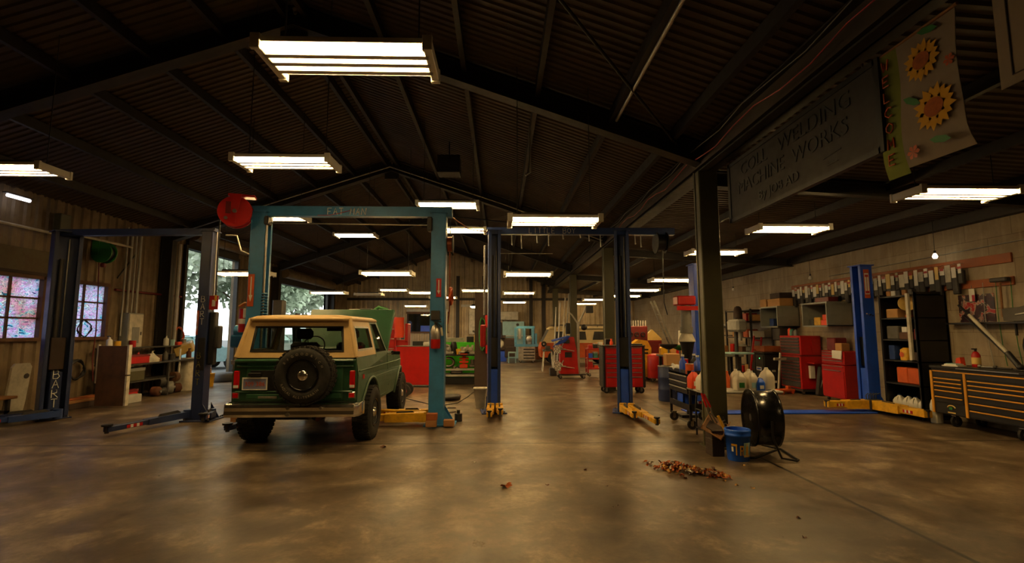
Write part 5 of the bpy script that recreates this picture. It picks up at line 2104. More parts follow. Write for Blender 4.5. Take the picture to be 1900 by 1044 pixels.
b.box(XR - .18, XR, 4.6, 8.75, 1.74, 1.77)
solo(b, 'wall_rail', 'thin black ledge rail along the block wall below the poster', 'rail')
t = thing('cloth_bag', 'grey wide bag with a pale stripe lying on the black ledge rail', 'bag', (XR - .12, 7.35, 1.78))
b = Mesh('canvas_grey')
b.loft([[(sx * (.07), y, z) for sx, y, z in ((-1, -.38, .0), (-1, .34, .0), (-.9, .36, .2), (-.7, .1, .22), (-.7, -.3, .33), (-.9, -.42, .34))], [(sx * .07, y, z) for sx, y, z in ((1, -.38, .0), (1, .34, .0), (.9, .36, .2), (.7, .1, .22), (.7, -.3, .33), (.9, -.42, .34))]], False)
part(b, 'bag_body', t)
b = Mesh('white')
b.tube([(-.072, .15, .1), (-.072, -.12, .14)], .012, 5)
part(b, 'stripe', t)
b = Mesh('black')
pts = [(XR - .06, 7.1 + .42 * math.cos(a), 1.4 + .36 * math.sin(a)) for a in [2 * PI * i / 24 for i in range(25)]]
b.tube(pts, .022, 7).tube([(p[0] - .03, p[1] * .98 + .142, p[2] * .97 + .03) for p in pts], .02, 7)
b.m('yellow').cyl((XR - .06, 7.5, 1.5), (XR - .06, 7.52, 1.42), .035)
b.m('black').tube([(XR - .06, 7.52, 1.42), (XR - .08, 7.5, 1.2), (XR - .1, 7.2, 1.1), (XR - .1, 6.6, 1.06)], .012, 6)
solo(b, 'power_cable', 'heavy black cable coiled on the wall with a yellow plug above the chest', 'cable')
b = Mesh('white')
b.box(XR - .012, XR, 7.02, 7.18, 1.55, 1.64).m('royal').box(XR - .013, XR, 7.03, 7.17, 1.5, 1.55)
solo(b, 'small_notice', 'small white and blue notice on the wall inside the cable coil', 'notice')
b = Mesh('black')
b.tube([(XR - .06, 7.63, 1.74), (XR - .06, 7.63, 1.55)], .02, 6)
solo(b, 'hanging_grip', 'short black tool hung under the ledge rail', 'tool')
b = Mesh('steel')
b.tube([(XR - .03, YF + 1, 3.25), (XR - .03, 8.6, 3.05), (XR - .03, 12, 3.0)], .008, 5)
solo(b, 'conduit', 'thin bare wire strung above the hook boards', 'wire')

# --- sign and banners hung below the girder
t = thing('hanging_sign', 'long dark welding sign hung under the eave girder', 'sign', (3.2, 0, 0))
mat('sign_board', (34, 30, 26), .6, dirt=.3)
b = Mesh('sign_board')
b.box(-.02, .02, 3.84, 6.48, 3.13, 3.89)
part(b, 'board', t)
b = Mesh('black')
b.box(-.03, .03, 3.80, 3.86, 3.1, 3.92).box(-.03, .03, 6.46, 6.52, 3.1, 3.92).box(-.03, .03, 3.84, 6.5, 3.1, 3.15).box(-.03, .03, 3.84, 6.5, 3.87, 3.92)
part(b, 'sign_frame', t)
R_ = (PI / 2, 0, -PI / 2)
text_mesh('COLL', .23, 'black', 'sign_line', t, (-.024, 5.85, 3.73), R_, .003, 'CENTER', 1.12)
text_mesh('WELDING', .23, 'black', 'sign_line', t, (-.024, 4.72, 3.73), R_, .003, 'CENTER', 1.12)
text_mesh('MACHINE', .23, 'black', 'sign_line', t, (-.024, 5.72, 3.50), R_, .003, 'CENTER', 1.05)
text_mesh('WORKS', .23, 'black', 'sign_line', t, (-.024, 4.62, 3.50), R_, .003, 'CENTER', 1.05)
text_mesh('By JOB AD', .16, 'black', 'sign_line', t, (-.024, 5.35, 3.27), R_, .003, 'CENTER', 1.1)
b = Mesh('dark_grey')
b.tube([(-.022, 4.55, 3.3), (-.022, 4.3, 3.32)], .006, 4).tube([(-.022, 4.5, 3.22), (-.022, 4.35, 3.22)], .006, 4)
part(b, 'small_scrawl', t)
for y in (4.0, 6.3):
    b = Mesh('steel')
    b.cyl((0, y, 3.9), (0, y, 4.0), .01, n=6)
    part(b, 'hanger', t)

mat('dimmed_white', (140, 126, 108), .8, dirt=.15)  # white cloth darkened, its backlit dimness put into the colour
mat('banner_green', (116, 126, 34), .8, dirt=.3, scale=8, grime=(70, 96, 24))
mat('sun_yellow', (214, 160, 16), .75, dirt=.1)
mat('sun_centre', (170, 90, 26), .8, dirt=.4, scale=24)
t = thing('garden_banner', 'sunflower welcome banner hung under the eave girder beside the welding sign', 'banner', (3.2, 3.14, 2.86))


def bsheet(b, y0, y1, z0, z1, k=0, n=14):
    vs = []
    for i in range(n + 1):
        z = z0 + (z1 - z0) * i / n
        for y in (y0, y1):
            curl = .10 * max(0, (.25 - z) / .25) ** 2
            vs.append((curl * (1 if y < .35 else .3) - k + .012 * math.sin(z * 7 + y * 5), y, z))
    b.add(vs, [(2 * i, 2 * i + 1, 2 * i + 3, 2 * i + 2) for i in range(n)], True)


b = Mesh('dimmed_white')
bsheet(b, 0, .50, 0.04, 1.04)
bsheet(b, 0, .50, 0.04, 1.04, -.004)
part(b, 'cloth', t)
b = Mesh('banner_green')
bsheet(b, .50, .70, 0, 1.04)
bsheet(b, .50, .70, 0, 1.04, -.004)
part(b, 'green_border', t)
for cy, cz, r in ((.27, .80, .14), (.20, .40, .155)):
    b = Mesh('sun_yellow')
    for i in range(17):
        a = 2 * PI * i / 17
        c0, s0 = math.cos(a), math.sin(a)
        pts = []
        for rr, off in ((.45, -.28), (.75, -.2), (1.05 + .12 * (i % 2), 0), (.75, .2), (.45, .28)):
            pts.append((-.016 - .002 * (i % 2), cy + r * (rr * c0 - off * s0), cz + r * (rr * s0 + off * c0)))
        b.add(pts, [(0, 1, 2, 3, 4)])
    f = part(b, 'sunflower', t)
    b = Mesh('sun_centre')
    b.add([(-.021, cy + r * .52 * math.cos(a), cz + r * .45 * math.sin(a)) for a in [2 * PI * i / 18 for i in range(18)]], [list(range(18))])
    part(b, 'flower_centre', f)
for cy, cz, a in ((.16, .14, .3), (.38, .53, .6), (.2, 1.0, .3)):
    b = Mesh('green')
    b.at((-.03 if cz < .2 else -.018, cy, cz), 0, a).add([(0, -.09, 0), (0, -.04, -.025), (0, .04, -.025), (0, .09, 0), (0, .04, .025), (0, -.04, .025)], [(0, 1, 2, 3, 4, 5)])
    part(b, 'leaf_print', t)
b = Mesh('orange')
for cy, cz, r in ((.40, .13, .045), (.05, .68, .035)):
    for i in range(6):
        a = PI * i / 3
        b.at((-.02, cy, cz)).add([(0, 0, 0), (0, r * math.cos(a - .4), r * math.sin(a - .4)), (0, r * 1.3 * math.cos(a), r * 1.3 * math.sin(a)), (0, r * math.cos(a + .4), r * math.sin(a + .4))], [(0, 1, 2, 3)])
part(b, 'small_flower_print', t)
b = Mesh('orange')
b.X = None
for i, ch in enumerate('WELC MEO'):
    pass
for i, ch in enumerate('WELCOME'):
    b.strokes(ch, .085, (-.017, .635, .90 - i * .133), (0, -1, 0), (0, 0, 1), .007, wd=.75)
part(b, 'welcome_lettering', t)
b = Mesh('wood')
b.cyl((0, -.03, 1.05), (0, .73, 1.05), .012)
part(b, 'banner_rod', t)

t = thing('garden_banner', 'pale bordered banner only partly in view beside the sunflower banner', 'banner', (3.2, 2.2, 3.15))
b = Mesh('dimmed_white')
b.box(-.003, .003, 0, .68, 0, .9)
part(b, 'cloth', t)
b = Mesh('dark_brown')
b.tube([(-.005, 0, .06), (-.005, .6, .06), (-.005, .6, .9)], .006, 4)
part(b, 'border_line', t)
b = Mesh('dark_red')
b.prism([(.1, .3), (.35, .35), (.42, .7), (.3, .88), (.1, .88)], 'X', -.006, -.004)
b.m('black').prism([(.12, .2), (.3, .18), (.3, .24)], 'X', -.006, -.004).prism([(.3, .6), (.5, .7), (.5, .88), (.4, .88)], 'X', -.008, -.005)
part(b, 'printed_motif', t)
# ---------------------------------------------------------------- window side
def coil(b, c, R, r, n, ax='X', wob=.02):
    c = Vector(c)
    pts = []
    for i in range(n * 20 + 1):
        a = 2 * PI * i / 20
        rr = R + wob * math.sin(i * 1.3)
        o = (.012 * i / 20)
        pts.append(c + Vector((o, rr * math.cos(a), rr * math.sin(a)) if ax == 'X' else (rr * math.cos(a), rr * math.sin(a), o)))
    return b.tube(pts, r, 5)


b = Mesh('dirty_white')
b.at((0, 0, 0), 0, 0, .1)
b.loft([[(x, y, z) for y, z in ((0, .0), (.36, 0), (.38, .3), (.38, .95), (.33, 1.02), (.05, 1.02), (0, .95))] for x in (-.02, .02)], False)
b.m('dark_grey').cyl((.02, .3, .78), (.028, .3, .78), .05)
solo(b, 'body_panel', 'pale weathered vehicle panel leaning on the siding behind the dark lift post', 'panel', (-9.1, 9.28, 0))
b = Mesh('yellow')
b.box(0, .012, 0, .5, 0, .52).m('black').box(.012, .014, .36, .44, .2, .3).m('orange').box(.012, .014, .05, .45, .08, .14)
solo(b, 'warning_sign', 'yellow warning sign on the siding under the daubed window', 'sign', (-9.36, 8.75, .66))
t = thing('low_bench', 'low bench with a bare wooden top below the yellow sign', 'bench', (-9.3, 7.9, 0))
b = Mesh('wood')
b.box(0, .5, 0, 1.35, .40, .45, .01)
part(b, 'bench_top', t)
for y in (.1, 1.2):
    b = Mesh('dark_grey')
    b.box(.03, .08, y, y + .05, 0, .4).box(.42, .47, y, y + .05, 0, .4).box(.03, .47, y, y + .05, .15, .2)
    part(b, 'leg_frame', t)
b = Mesh('black')
coil(b, (-9.3, 11.0, .78), .2, .018, 4)
solo(b, 'hose_coil', 'black hose coil hung on the siding under the daubed window', 'hose')
b = Mesh('black')
coil(b, (-9.28, 11.1, 1.68), .17, .012, 2)
solo(b, 'wire_coil', 'black wire coil hung in front of the farther daubed window', 'cable')
b = Mesh('dark_red')
b.tube([(-9.2, 11.25, 3.2), (-9.18, 11.28, 2.4), (-9.2, 11.33, 1.6), (-9.2, 11.3, 1.0), (-9.15, 11.3, .5)], .012, 6)
solo(b, 'air_hose', 'dark red hose hanging down from the green reel across the window', 'hose')
t = thing('hose_reel', 'dark green wall hose reel high above the daubed window', 'reel', (-9.15, 11.3, 3.42))
b = Mesh('green')
b.cyl((0, -.08, 0), (0, -.06, 0), .24, n=22).m('black').cyl((0, -.06, 0), (0, .08, 0), .2, n=22).m('green').cyl((0, .08, 0), (0, .1, 0), .24, n=22).box(-.2, -.05, -.1, .1, -.05, .3)
part(b, 'drum', t)
b = Mesh('dark_red')
b.box(-.04, .06, -.05, .05, -.34, -.24, .02)
part(b, 'hose_guide', t)
b = Mesh('dirty_white')
b.box(0, .01, 0, .2, 0, .28)
b.m('dirty_white').box(0, .01, .0, .18, -.2, -.02).m('dark_brown').tube([(.012, .02, .2), (.012, .12, .0)], .01, 4)
solo(b, 'paper_notice', 'torn white paper on the siding beside the dark lift post', 'notice', (-9.36, 10.55, .75))
b = Mesh('wood')
b.box(0, .25, 0, .9, 0, .06, .01).m('red_wood').box(.02, .22, .1, .95, .06, .1, .01)
solo(b, 'timber_plank', 'short stack of planks on the floor behind the dark lift post', 'plank', (-9.1, 10.3, .12))
crate(-9.15, 10.4, 0, .3, .7, .12, 'dark_brown', 'pallet_block', 'dark block under the stacked planks', 'block')
# big dark sheet standing between window and bench
t = thing('sheet_rack', 'tall brown rusty sheet rack with pale edge standing before the parts bench', 'rack', (-8.72, 10.85, 0))
mat('rusty_sheet', (92, 62, 40), .7, .1, dirt=.7, scale=4)
b = Mesh('rusty_sheet')
b.box(0, .62, 0, .06, .02, 1.3, .004)
part(b, 'sheet', t)
b = Mesh('dirty_white')
b.box(.62, .66, -.01, .08, .02, .65).box(.62, .66, -.01, .08, .68, 1.32)
part(b, 'edge_strip', t)
b = Mesh('dirty_white')
b.box(-.03, .0, 0, .06, .5, 1.33)
part(b, 'edge_strip', t)
# parts bench
t = thing('parts_bench', 'dark steel parts bench against the siding loaded with cans and red boxes', 'workbench', (-9.2, 11.35, 0))
b = Mesh('dark_grey')
b.box(0, .7, 0, 3.1, .82, .86, .006)
part(b, 'bench_top', t)
for y in (.02, 1.5, 3.0):
    for x in (.02, .63):
        b = Mesh('dark_grey')
        b.box(x, x + .05, y, y + .05, 0, .82)
        part(b, 'leg', t)
b = Mesh('dark_grey')
b.box(.05, .65, .03, 2.0, .42, .45)
part(b, 'lower_shelf', t)
b = Mesh('dark_grey')
b.box(.0, .3, .0, 2.6, 1.2, 1.23).box(0, .03, .02, .05, .86, 1.2).box(0, .03, 2.5, 2.53, .86, 1.2)
part(b, 'upper_shelf', t)
crate(-8.85, 11.5, .86, .35, .62, .2, 'red', 'red_toolbox', 'red toolbox on the parts bench top', 'box', 0, 'dark_red')
crate(-8.9, 11.55, .45, .36, .5, .3, 'olive', 'file_box', 'grey-green drawer box on the lower shelf of the parts bench', 'box', 0, 'grey')
crate(-8.9, 11.45, .02, .34, .45, .24, 'red', 'red_bin', 'red bin on the floor under the parts bench', 'bin', 0, 'dark_red')
crate(-8.75, 11.3, 0.0, .26, .4, .13, 'light_grey', 'cinder_block', 'pale concrete block on the floor under the parts bench', 'block') if False else crate(-8.5, 11.25, 0.0, .2, .42, .18, 'light_grey', 'cinder_block', 'pale concrete block on the floor before the parts bench', 'block')
it = [('white', 'spray bottle'), ('yellow', 'yellow spray can'), ('red', 'red oil can'), ('red', 'red drink can'), ('dirty_white', 'cloth roll'), ('brown', 'brown tin'), ('dark_grey', 'motor part'), ('black', 'black jug'), ('white', 'white tub'), ('pale_blue', 'blue tin'), ('rust', 'rusty can'), ('steel', 'steel cup')]
for i, (m, n_) in enumerate(it):
    up = i in (0, 1, 3, 8, 9, 11)
    y = 11.55 + .24 * i
    b = Mesh(m)
    if i % 2 == 0:
        b.lathe([(.06, 0), (.065, .02), (.06, .18), (.02, .22), (.02, .26)], n=14).m('black').box(-.05, .02, -.012, .012, .25, .28)
    else:
        b.cyl((0, 0, 0), (0, 0, .16), .07, n=14).m('steel').torus((0, 0, .16), .068, .006, 'Z', 14, 5)
    solo(b, n_.replace(' ', '_'), '%s on the %s of the parts bench' % (n_ if m in n_ or m in ('dirty_white',) else n_, 'upper shelf' if up else 'top'), 'can', (-9.05 if up else -8.72, y, 1.23 if up else .86), i, 'clutter on the parts bench')
b = Mesh('dirty_white')
b.loft([rrect(.14, .2, .08, 0, 3), rrect(.15, .2, .08, .08, 3), rrect(.09, .12, .06, .16, 3), rrect(.03, .05, .02, .2, 3)])
solo(b, 'rag_pile', 'heap of off-white rags beside the red toolbox', 'rags', (-8.7, 12.4, .86))
for i, (y, z, m, r) in enumerate(((12.6, .12, 'rust', .12), (12.85, .1, 'dark_grey', .1), (13.1, .16, 'grey', .16), (13.4, .12, 'rust', .12), (12.75, .34, 'dark_grey', .12), (13.25, .42, 'brown', .13))):
    b = Mesh(m)
    b.at((0, 0, 0), .3 * i).lathe([(r, -.08), (r, .06), (r * .6, .09), (r * .3, .09)], axis='X', n=18).m('steel').cyl((.09, 0, 0), (.12, 0, 0), r * .3)
    solo(b, 'gear_casting', '%s round casting in the heap under the parts bench, %s' % ({'dark_grey': 'dark grey'}.get(m, m), ('floor, near end', 'floor, second', 'floor, largest', 'floor, far end', 'stacked, near', 'stacked, far')[i]), 'part', (-8.62, y, z), 0, 'castings under the parts bench')
t = thing('white_sack', 'pale sheeted sack slumped at the end of the parts bench by the open bay', 'sack', (-8.75, 14.0, 0))
b = Mesh('dirty_white')
b.loft([[(p[0] + .03 * math.sin(5 * a + z), p[1] + .03 * math.cos(4 * a), z) for a, p in [(2 * PI * i / 24, (hx * math.cos(2 * PI * i / 24), hy * math.sin(2 * PI * i / 24))) for i in range(24)]] for hx, hy, z in ((.28, .34, 0), (.3, .36, .12), (.24, .3, .5), (.2, .24, .75), (.12, .2, .88))])
part(b, 'cloth', t)
b = Mesh('pale_yellow')
b.at((-9.0, 13.85, .9), .4, .2, -.35).box(0, .45, 0, .4, 0, .26, .02)
solo(b, 'foam_block', 'cream foam block tilted on the end of the parts bench', 'block')
b = Mesh('white')
b.box(-8.6, -8.57, 13.35, 13.38, .35, 1.15)
solo(b, 'long_stick', 'thin white stick leaning on the parts bench', 'stick')
t = thing('pail', 'yellow pail on the floor by the open bay', 'bucket', (-8.6, 14.75, 0))
b = Mesh('yellow')
b.lathe([(.13, 0), (.16, .36), (.17, .36), (.165, .38), (.15, .37), (.12, .02), (.001, .02)], n=22)
part(b, 'pail_body', t)
b = Mesh('steel')
b.tube([(.165 * math.cos(a), .165 * math.sin(a), .35 - .12 * math.sin(a)) for a in [PI * i / 10 for i in range(11)]], .004, 5)
part(b, 'bail_handle', t)
t = thing('barrel', 'wooden brown barrel on the floor beside the yellow pail', 'barrel', (-8.95, 15.0, 0))
b = Mesh('wood')
b.lathe([(.2, 0), (.24, .15), (.25, .3), (.24, .45), (.2, .6), (.19, .58), (.001, .57)], n=20)
part(b, 'staves', t)
b = Mesh('dark_grey')
for z, r in ((.1, .235), (.5, .236)):
    b.torus((0, 0, z), r, .01, 'Z', 20, 5)
part(b, 'hoop', t)
# electrics
t = thing('electrical_panel', 'tall pale electrical panel fed by conduits on the siding above the parts bench', 'electrical panel', (-9.3, 12.2, 1.12))
b = Mesh('cab_grey')
b.box(-.05, .16, 0, .5, 0, .95, .008)
part(b, 'box', t)
b = Mesh('dirty_white')
b.box(.16, .175, .02, .48, .03, .92, .006).m('grey').box(.175, .18, .12, .36, .2, .6).m('black').box(.176, .186, .4, .43, .4, .48)
part(b, 'cover', t)
for i in range(4):
    b = Mesh('light_grey')
    y = 12.15 + .15 * i
    b.tube([(-9.28, y, 2.07 if i in (1, 2, 3) else 1.5), (-9.28, y, 4.2)], .028 if i % 2 else .02, 8)
    solo(b, 'conduit', 'vertical pale conduit above the electrical panel, %s' % ('first from the window', 'second from the window', 'third from the window', 'fourth from the window')[i], 'pipe', (0, 0, 0), 0, 'conduits above the panel')
b = Mesh('light_grey')
b.tube([(-9.2, 14.0, 1.3), (-9.2, 14.0, 4.1)], .05, 8)
solo(b, 'downpipe', 'thick pale pipe running up beside the first open bay', 'pipe')
b = Mesh('bright_orange')
b.box(0, .12, 0, .2, 0, .22, .02)
solo(b, 'orange_box', 'orange-red box fixed to the thick pipe', 'box', (-9.14, 13.92, 1.1))
b = Mesh('orange')
coil(b, (-9.25, 14.25, 1.5), .22, .014, 3)
solo(b, 'cord_coil', 'orange cord coil hung beside the open bay', 'cord')
b = Mesh('dark_red')
b.tube([(-9.33, 11.95, 2.62), (-9.33, 14.4, 2.62)], .03, 6)
solo(b, 'air_pipe', 'dark red air pipe running level along the siding after the windows', 'pipe')
b = Mesh('dirty_white')
b.tube([(-9.2, 8.9, 3.62), (-9.2, 10.2, 3.62)], .03, 6).tube([(-9.2, 10.7, 3.7), (-9.2, 12.2, 3.7)], .03, 6)
solo(b, 'unlit_tube', 'dusty unlit tube fitting high on the siding behind the dark lift', 'lamp')
t = thing('tube_lamp', 'single cold-white tube lamp on the siding above the windows', 'lamp', (-9.1, 8.97, 4.12))
glow('cold_glow', (.95, .9, 1.), 6.)
b = Mesh('cold_glow')
b.cyl((0, 0, 0), (0, .43, 0), .03, n=10)
part(b, 'tube', t)
b = Mesh('dark_grey')
b.box(-.05, .03, -.05, .48, .035, .06)
part(b, 'fitting', t)
b = Mesh('olive')
b.box(0, .15, 0, .25, 0, .36, .01)
solo(b, 'junction_box', 'grey-green junction box on the siding over the dark lift', 'box', (-9.35, 10.2, 3.72))
mat('faded_mural', (92, 84, 62), .8, dirt=.6, scale=3, grime=(70, 34, 26))
b = Mesh('faded_mural')
b.box(-9.36, -9.34, 7.5, 10.3, 2.8, 3.25)
b.m('dark_brown').box(-9.36, -9.32, 7.5, 10.3, 2.74, 2.8)
solo(b, 'mural_board', 'faded long painted board above the near daubed window', 'board')
b = Mesh('dark_grey')
b.cyl((-9.3, 11.95, 2.9), (-9.3, 12.5, 3.6), .018, n=6)
solo(b, 'brace_rod', 'thin slanted brace rod on the siding', 'rod')

# reel, drop hose at the steel-blue lift
t = thing('hose_reel', 'bright red round hose reel bolted at the end of the steel-blue crossbeam', 'reel', (-4.66, 8.5, 3.70))
b = Mesh('red')
b.at((0, 0, 0), math.radians(18))
for y in (-.1, .07):
    b.lathe([(.27, y), (.275, y + .015), (.27, y + .03), (.24, y + .02), (.1, y + .03)], axis='Y', n=36)
    b.cyl((0, y + .005, 0), (0, y + .02, 0), .265, n=36)
part(b, 'drum_flange', t)
b = Mesh('dark_red')
b.at((0, 0, 0), math.radians(18)).cyl((0, -.07, 0), (0, .07, 0), .2, n=26)
part(b, 'wound_hose', t)
b = Mesh('red')
b.at((0, 0, 0), math.radians(18)).prism([(-.05, 0), (.05, 0), (.1, .31), (-.1, .31)], 'Y', -.12, -.105).box(-.12, .3, -.1, .1, .27, .31).box(-.02, .02, -.125, -.1, -.22, .0)
b.m('dark_red').box(-.14, -.06, -.125, -.12, -.05, .16).m('steel').cyl((0, -.135, 0), (0, -.1, 0), .035).cyl((-.13, -.115, -.13), (-.13, -.13, -.13), .03)
part(b, 'bracket', t)
b = Mesh('steel')
b.cyl((-.27, 0, .0), (-.27, 0, -.04), .03)
part(b, 'hose_guide', t)
b = Mesh('black')
b.tube([(-4.93, 8.5, 3.68), (-4.93, 8.5, 2.9), (-4.92, 8.5, 2.24)], .012, 6).m('yellow').cyl((-4.92, 8.5, 2.24), (-4.92, 8.5, 2.14), .02)
solo(b, 'drop_hose', 'dark hose with yellow end dropping from the red reel', 'hose')
b = Mesh('dirty_white')
b.tube([(-5.26, 9.3, 3.45), (-5.0, 9.2, 3.42), (-4.8, 9.0, 3.1), (-4.5, 8.85, 2.98)], .014, 6)
solo(b, 'loose_cable', 'pale cable looping between the dark lift and the steel-blue lift', 'cable')
t = thing('cord_reel', 'copper-coloured cord reel hung beside the steel-blue post', 'reel', (-.93, 8.9, 3.22))
b = Mesh('copper')
b.cyl((-.04, 0, 0), (.04, 0, 0), .14, n=22)
part(b, 'wound_cord', t)
b = Mesh('dark_grey')
for x in (-.06, .05):
    b.cyl((x, 0, 0), (x + .01, 0, 0), .165, n=22)
b.cyl((0, 0, .1), (0, 0, .55), .008)
part(b, 'reel_frame', t)
b = Mesh('copper')
b.tube([(-.93, 8.85, 3.06), (-.92, 8.85, 2.0), (-.95, 8.85, 1.75)], .012, 6)
solo(b, 'power_lead', 'brown cord dropping from the copper-coloured reel', 'cord')
b = Mesh('copper')
b.tube([(-.93, 8.9, 3.75), (-.6, 9.1, 3.55), (-.25, 9.7, 3.62)], .01, 6)
solo(b, 'slung_lead', 'brown cord slung from the reel to the aisle lift', 'cord')
b = Mesh('orange')
coil(b, (-.92, 8.82, 2.25), .14, .014, 4)
solo(b, 'cord_coil', 'orange cord coil hung on the back of the steel-blue post', 'cord')
t = thing('hose_reel', 'black hose reel hung beneath the lean-to edge by the aisle lift', 'reel', (3.34, 9.9, 3.45))
b = Mesh('black')
b.cyl((-.08, 0, 0), (.08, 0, 0), .17, n=22).cyl((-.11, 0, 0), (-.09, 0, 0), .22, n=22).cyl((.09, 0, 0), (.11, 0, 0), .22, n=22)
part(b, 'drum', t)
b = Mesh('dark_grey')
b.cyl((0, 0, .1), (0, 0, .2), .02)
part(b, 'hanger', t)
b = Mesh('black')
b.tube([(3.34, 9.8, 3.28), (3.34, 9.8, 2.2), (3.4, 9.8, 1.95)], .01, 6)
solo(b, 'drop_hose', 'thin black hose dropping from the black reel', 'hose')

# extinguisher on the steel-blue post
t = thing('fire_extinguisher', 'silver-topped red fire extinguisher hung on the steel-blue lift post', 'extinguisher', (-1.12, 8.5, 1.32))
b = Mesh('red')
b.lathe([(.075, 0), (.085, .01), (.085, .16)], n=20)
part(b, 'lower_cylinder', t)
b = Mesh('steel')
b.lathe([(.085, .16), (.085, .3), (.06, .38), (.03, .41)], n=20)
part(b, 'upper_cylinder', t)
b = Mesh('black')
b.cyl((0, 0, .41), (0, 0, .46), .025).box(-.04, .1, -.012, .012, .45, .47).box(-.02, .09, -.012, .012, .49, .51)
part(b, 'valve', t)
b = Mesh('rubber')
b.tube([(.02, 0, .44), (.1, -.02, .38), (.12, -.02, .22)], .014, 6).m('dirty_white').cyl((.12, -.02, .22), (.1, -.02, .36), .02)
part(b, 'discharge_hose', t)
b = Mesh('dark_grey')
b.box(-.1, .06, .05, .09, .45, .62, .01)
solo(b, 'wall_bracket', 'black box on the post above the silver-topped extinguisher', 'box', (-1.12, 8.52, 1.36))

# ---------------------------------------------------------------- outdoors past the bays
b = Mesh('asphalt')
b.box(-60, XL - .1, -10, 90, -.25, -.03)
o = setting(b, 'ground_outside')


def car(x, y, rz, m, lb):
    t = thing('parked_car', lb, 'car', (x, y, -.03), rz)
    b = Mesh(m)
    pr = [(-2.1, .35), (-2.15, .7), (-1.9, .85), (-1.3, .92), (1.0, .95), (1.9, .85), (2.15, .7), (2.15, .35)]
    b.prism(pr, 'Y', -.85, .85)
    part(b, 'body', t)
    b = Mesh('glass')
    b.loft([[(-1.35, -.78, .92), (1.0, -.78, .92), (1.0, .78, .92), (-1.35, .78, .92)], [(-.8, -.65, 1.4), (.3, -.65, 1.4), (.3, .65, 1.4), (-.8, .65, 1.4)]], False, False)
    part(b, 'windows', t)
    b = Mesh(m)
    b.box(-.85, .35, -.66, .66, 1.39, 1.44, .02)
    for yy in (-1, 1):
        b.tube([(-1.35, yy * .78, .92), (-.8, yy * .65, 1.4)], .03, 5).tube([(1.0, yy * .78, .92), (.3, yy * .65, 1.4)], .03, 5).tube([(-.2, yy * .77, .92), (-.2, yy * .65, 1.4)], .025, 5)
    part(b, 'roof', t)
    for xx in (-1.35, 1.35):
        for yy in (-.8, .8):
            b = Mesh('rubber')
            b.cyl((xx, yy - .09, .32), (xx, yy + .09, .32), .32, n=18).m('steel').cyl((xx, yy - .095, .32), (xx, yy + .095, .32), .18, n=14)
            part(b, 'wheel', t)
    return t


car(-13.2, 21.2, 1.0, 'pale_blue', 'pale car parked outside the first open bay')
car(-16.8, 25.6, 1.2, 'dark_grey', 'dark car parked farther outside the bays')
car(-13, 30, .9, 'white', 'white car parked outside the second open bay')
for i, (x, y, lb) in enumerate(((-9.9, 16.3, 'grey tyre standing outside the first open bay, nearer one'), (-10.3, 17.0, 'grey tyre standing outside the first open bay, farther one'))):
    b = Mesh('dark_grey')
    b.lathe([(.2, -.12), (.36, -.14), (.4, -.08), (.4, .08), (.36, .14), (.2, .12)], axis='Y', n=26)
    o = solo(b, 'tire', lb, 'tyre', (x, y, .37), .5 + .4 * i)
b = Mesh('dark_grey')
b.lathe([(.2, -.12), (.36, -.14), (.4, -.08), (.4, .08), (.36, .14), (.2, .12)], axis='Z', n=26)
solo(b, 'tire', 'tyre lying flat just inside the first open bay', 'tyre', (-8.95, 16.2, .14))
mat('hazy_leaf', (206, 216, 196), .8, dirt=.2, scale=1, grime=(120, 136, 110))  # both leaf colours lightened, outdoor haze put into the colour
mat('deep_hazy_leaf', (164, 180, 152), .8, dirt=.2, scale=1, grime=(96, 112, 84))


def tree(x, y, h, r, m, lb):
    t = thing('tree', lb, 'tree', (x, y, -.03), rnd.random() * 6)
    b = Mesh('brown')
    b.tube([(0, 0, 0), (.1, 0, h * .3), (0, .1, h * .6)], [.3, .24, .14], 8)
    for i in range(5):
        a = i * 1.3
        b.tube([(.05, 0, h * (.3 + .05 * i)), (r * .6 * math.cos(a), r * .6 * math.sin(a), h * (.5 + .07 * i))], [.12, .05], 6)
    part(b, 'trunk', t)
    b = Mesh(m)
    cl = [(Vector((rnd.gauss(0, .45) * r, rnd.gauss(0, .45) * r, h * (.58 + .3 * rnd.random() - .06))), r * (.3 + .25 * rnd.random())) for _ in range(26)]
    vs, fs = [], []
    for c, rr in cl:
        for _ in range(380):
            d = Vector((rnd.gauss(0, 1), rnd.gauss(0, 1), rnd.gauss(0, .8))).normalized() * rr * (.6 + .45 * rnd.random())
            p = c + d
            u = Vector((rnd.gauss(0, 1), rnd.gauss(0, 1), rnd.gauss(0, 1))).normalized() * .2
            w_ = u.orthogonal().normalized() * .14
            n = len(vs)
            vs += [p - u, p - w_, p + u, p + w_]
            fs.append((n, n + 1, n + 2, n + 3))
    b.add(vs, fs)
    part(b, 'foliage', t)


tree(-21, 30.5, 10, 4.0, 'hazy_leaf', 'tall haze-paled tree seen through the first open bay')
tree(-17.5, 35, 9, 3.6, 'deep_hazy_leaf', 'darker tree behind the parked cars at the first open bay')
tree(-22, 48, 12, 5.5, 'deep_hazy_leaf', 'broad dark tree seen through the second open bay')
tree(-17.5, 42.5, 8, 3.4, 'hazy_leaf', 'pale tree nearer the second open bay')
tree(-27, 36, 13, 5, 'hazy_leaf', 'distant pale tree between the two bays')

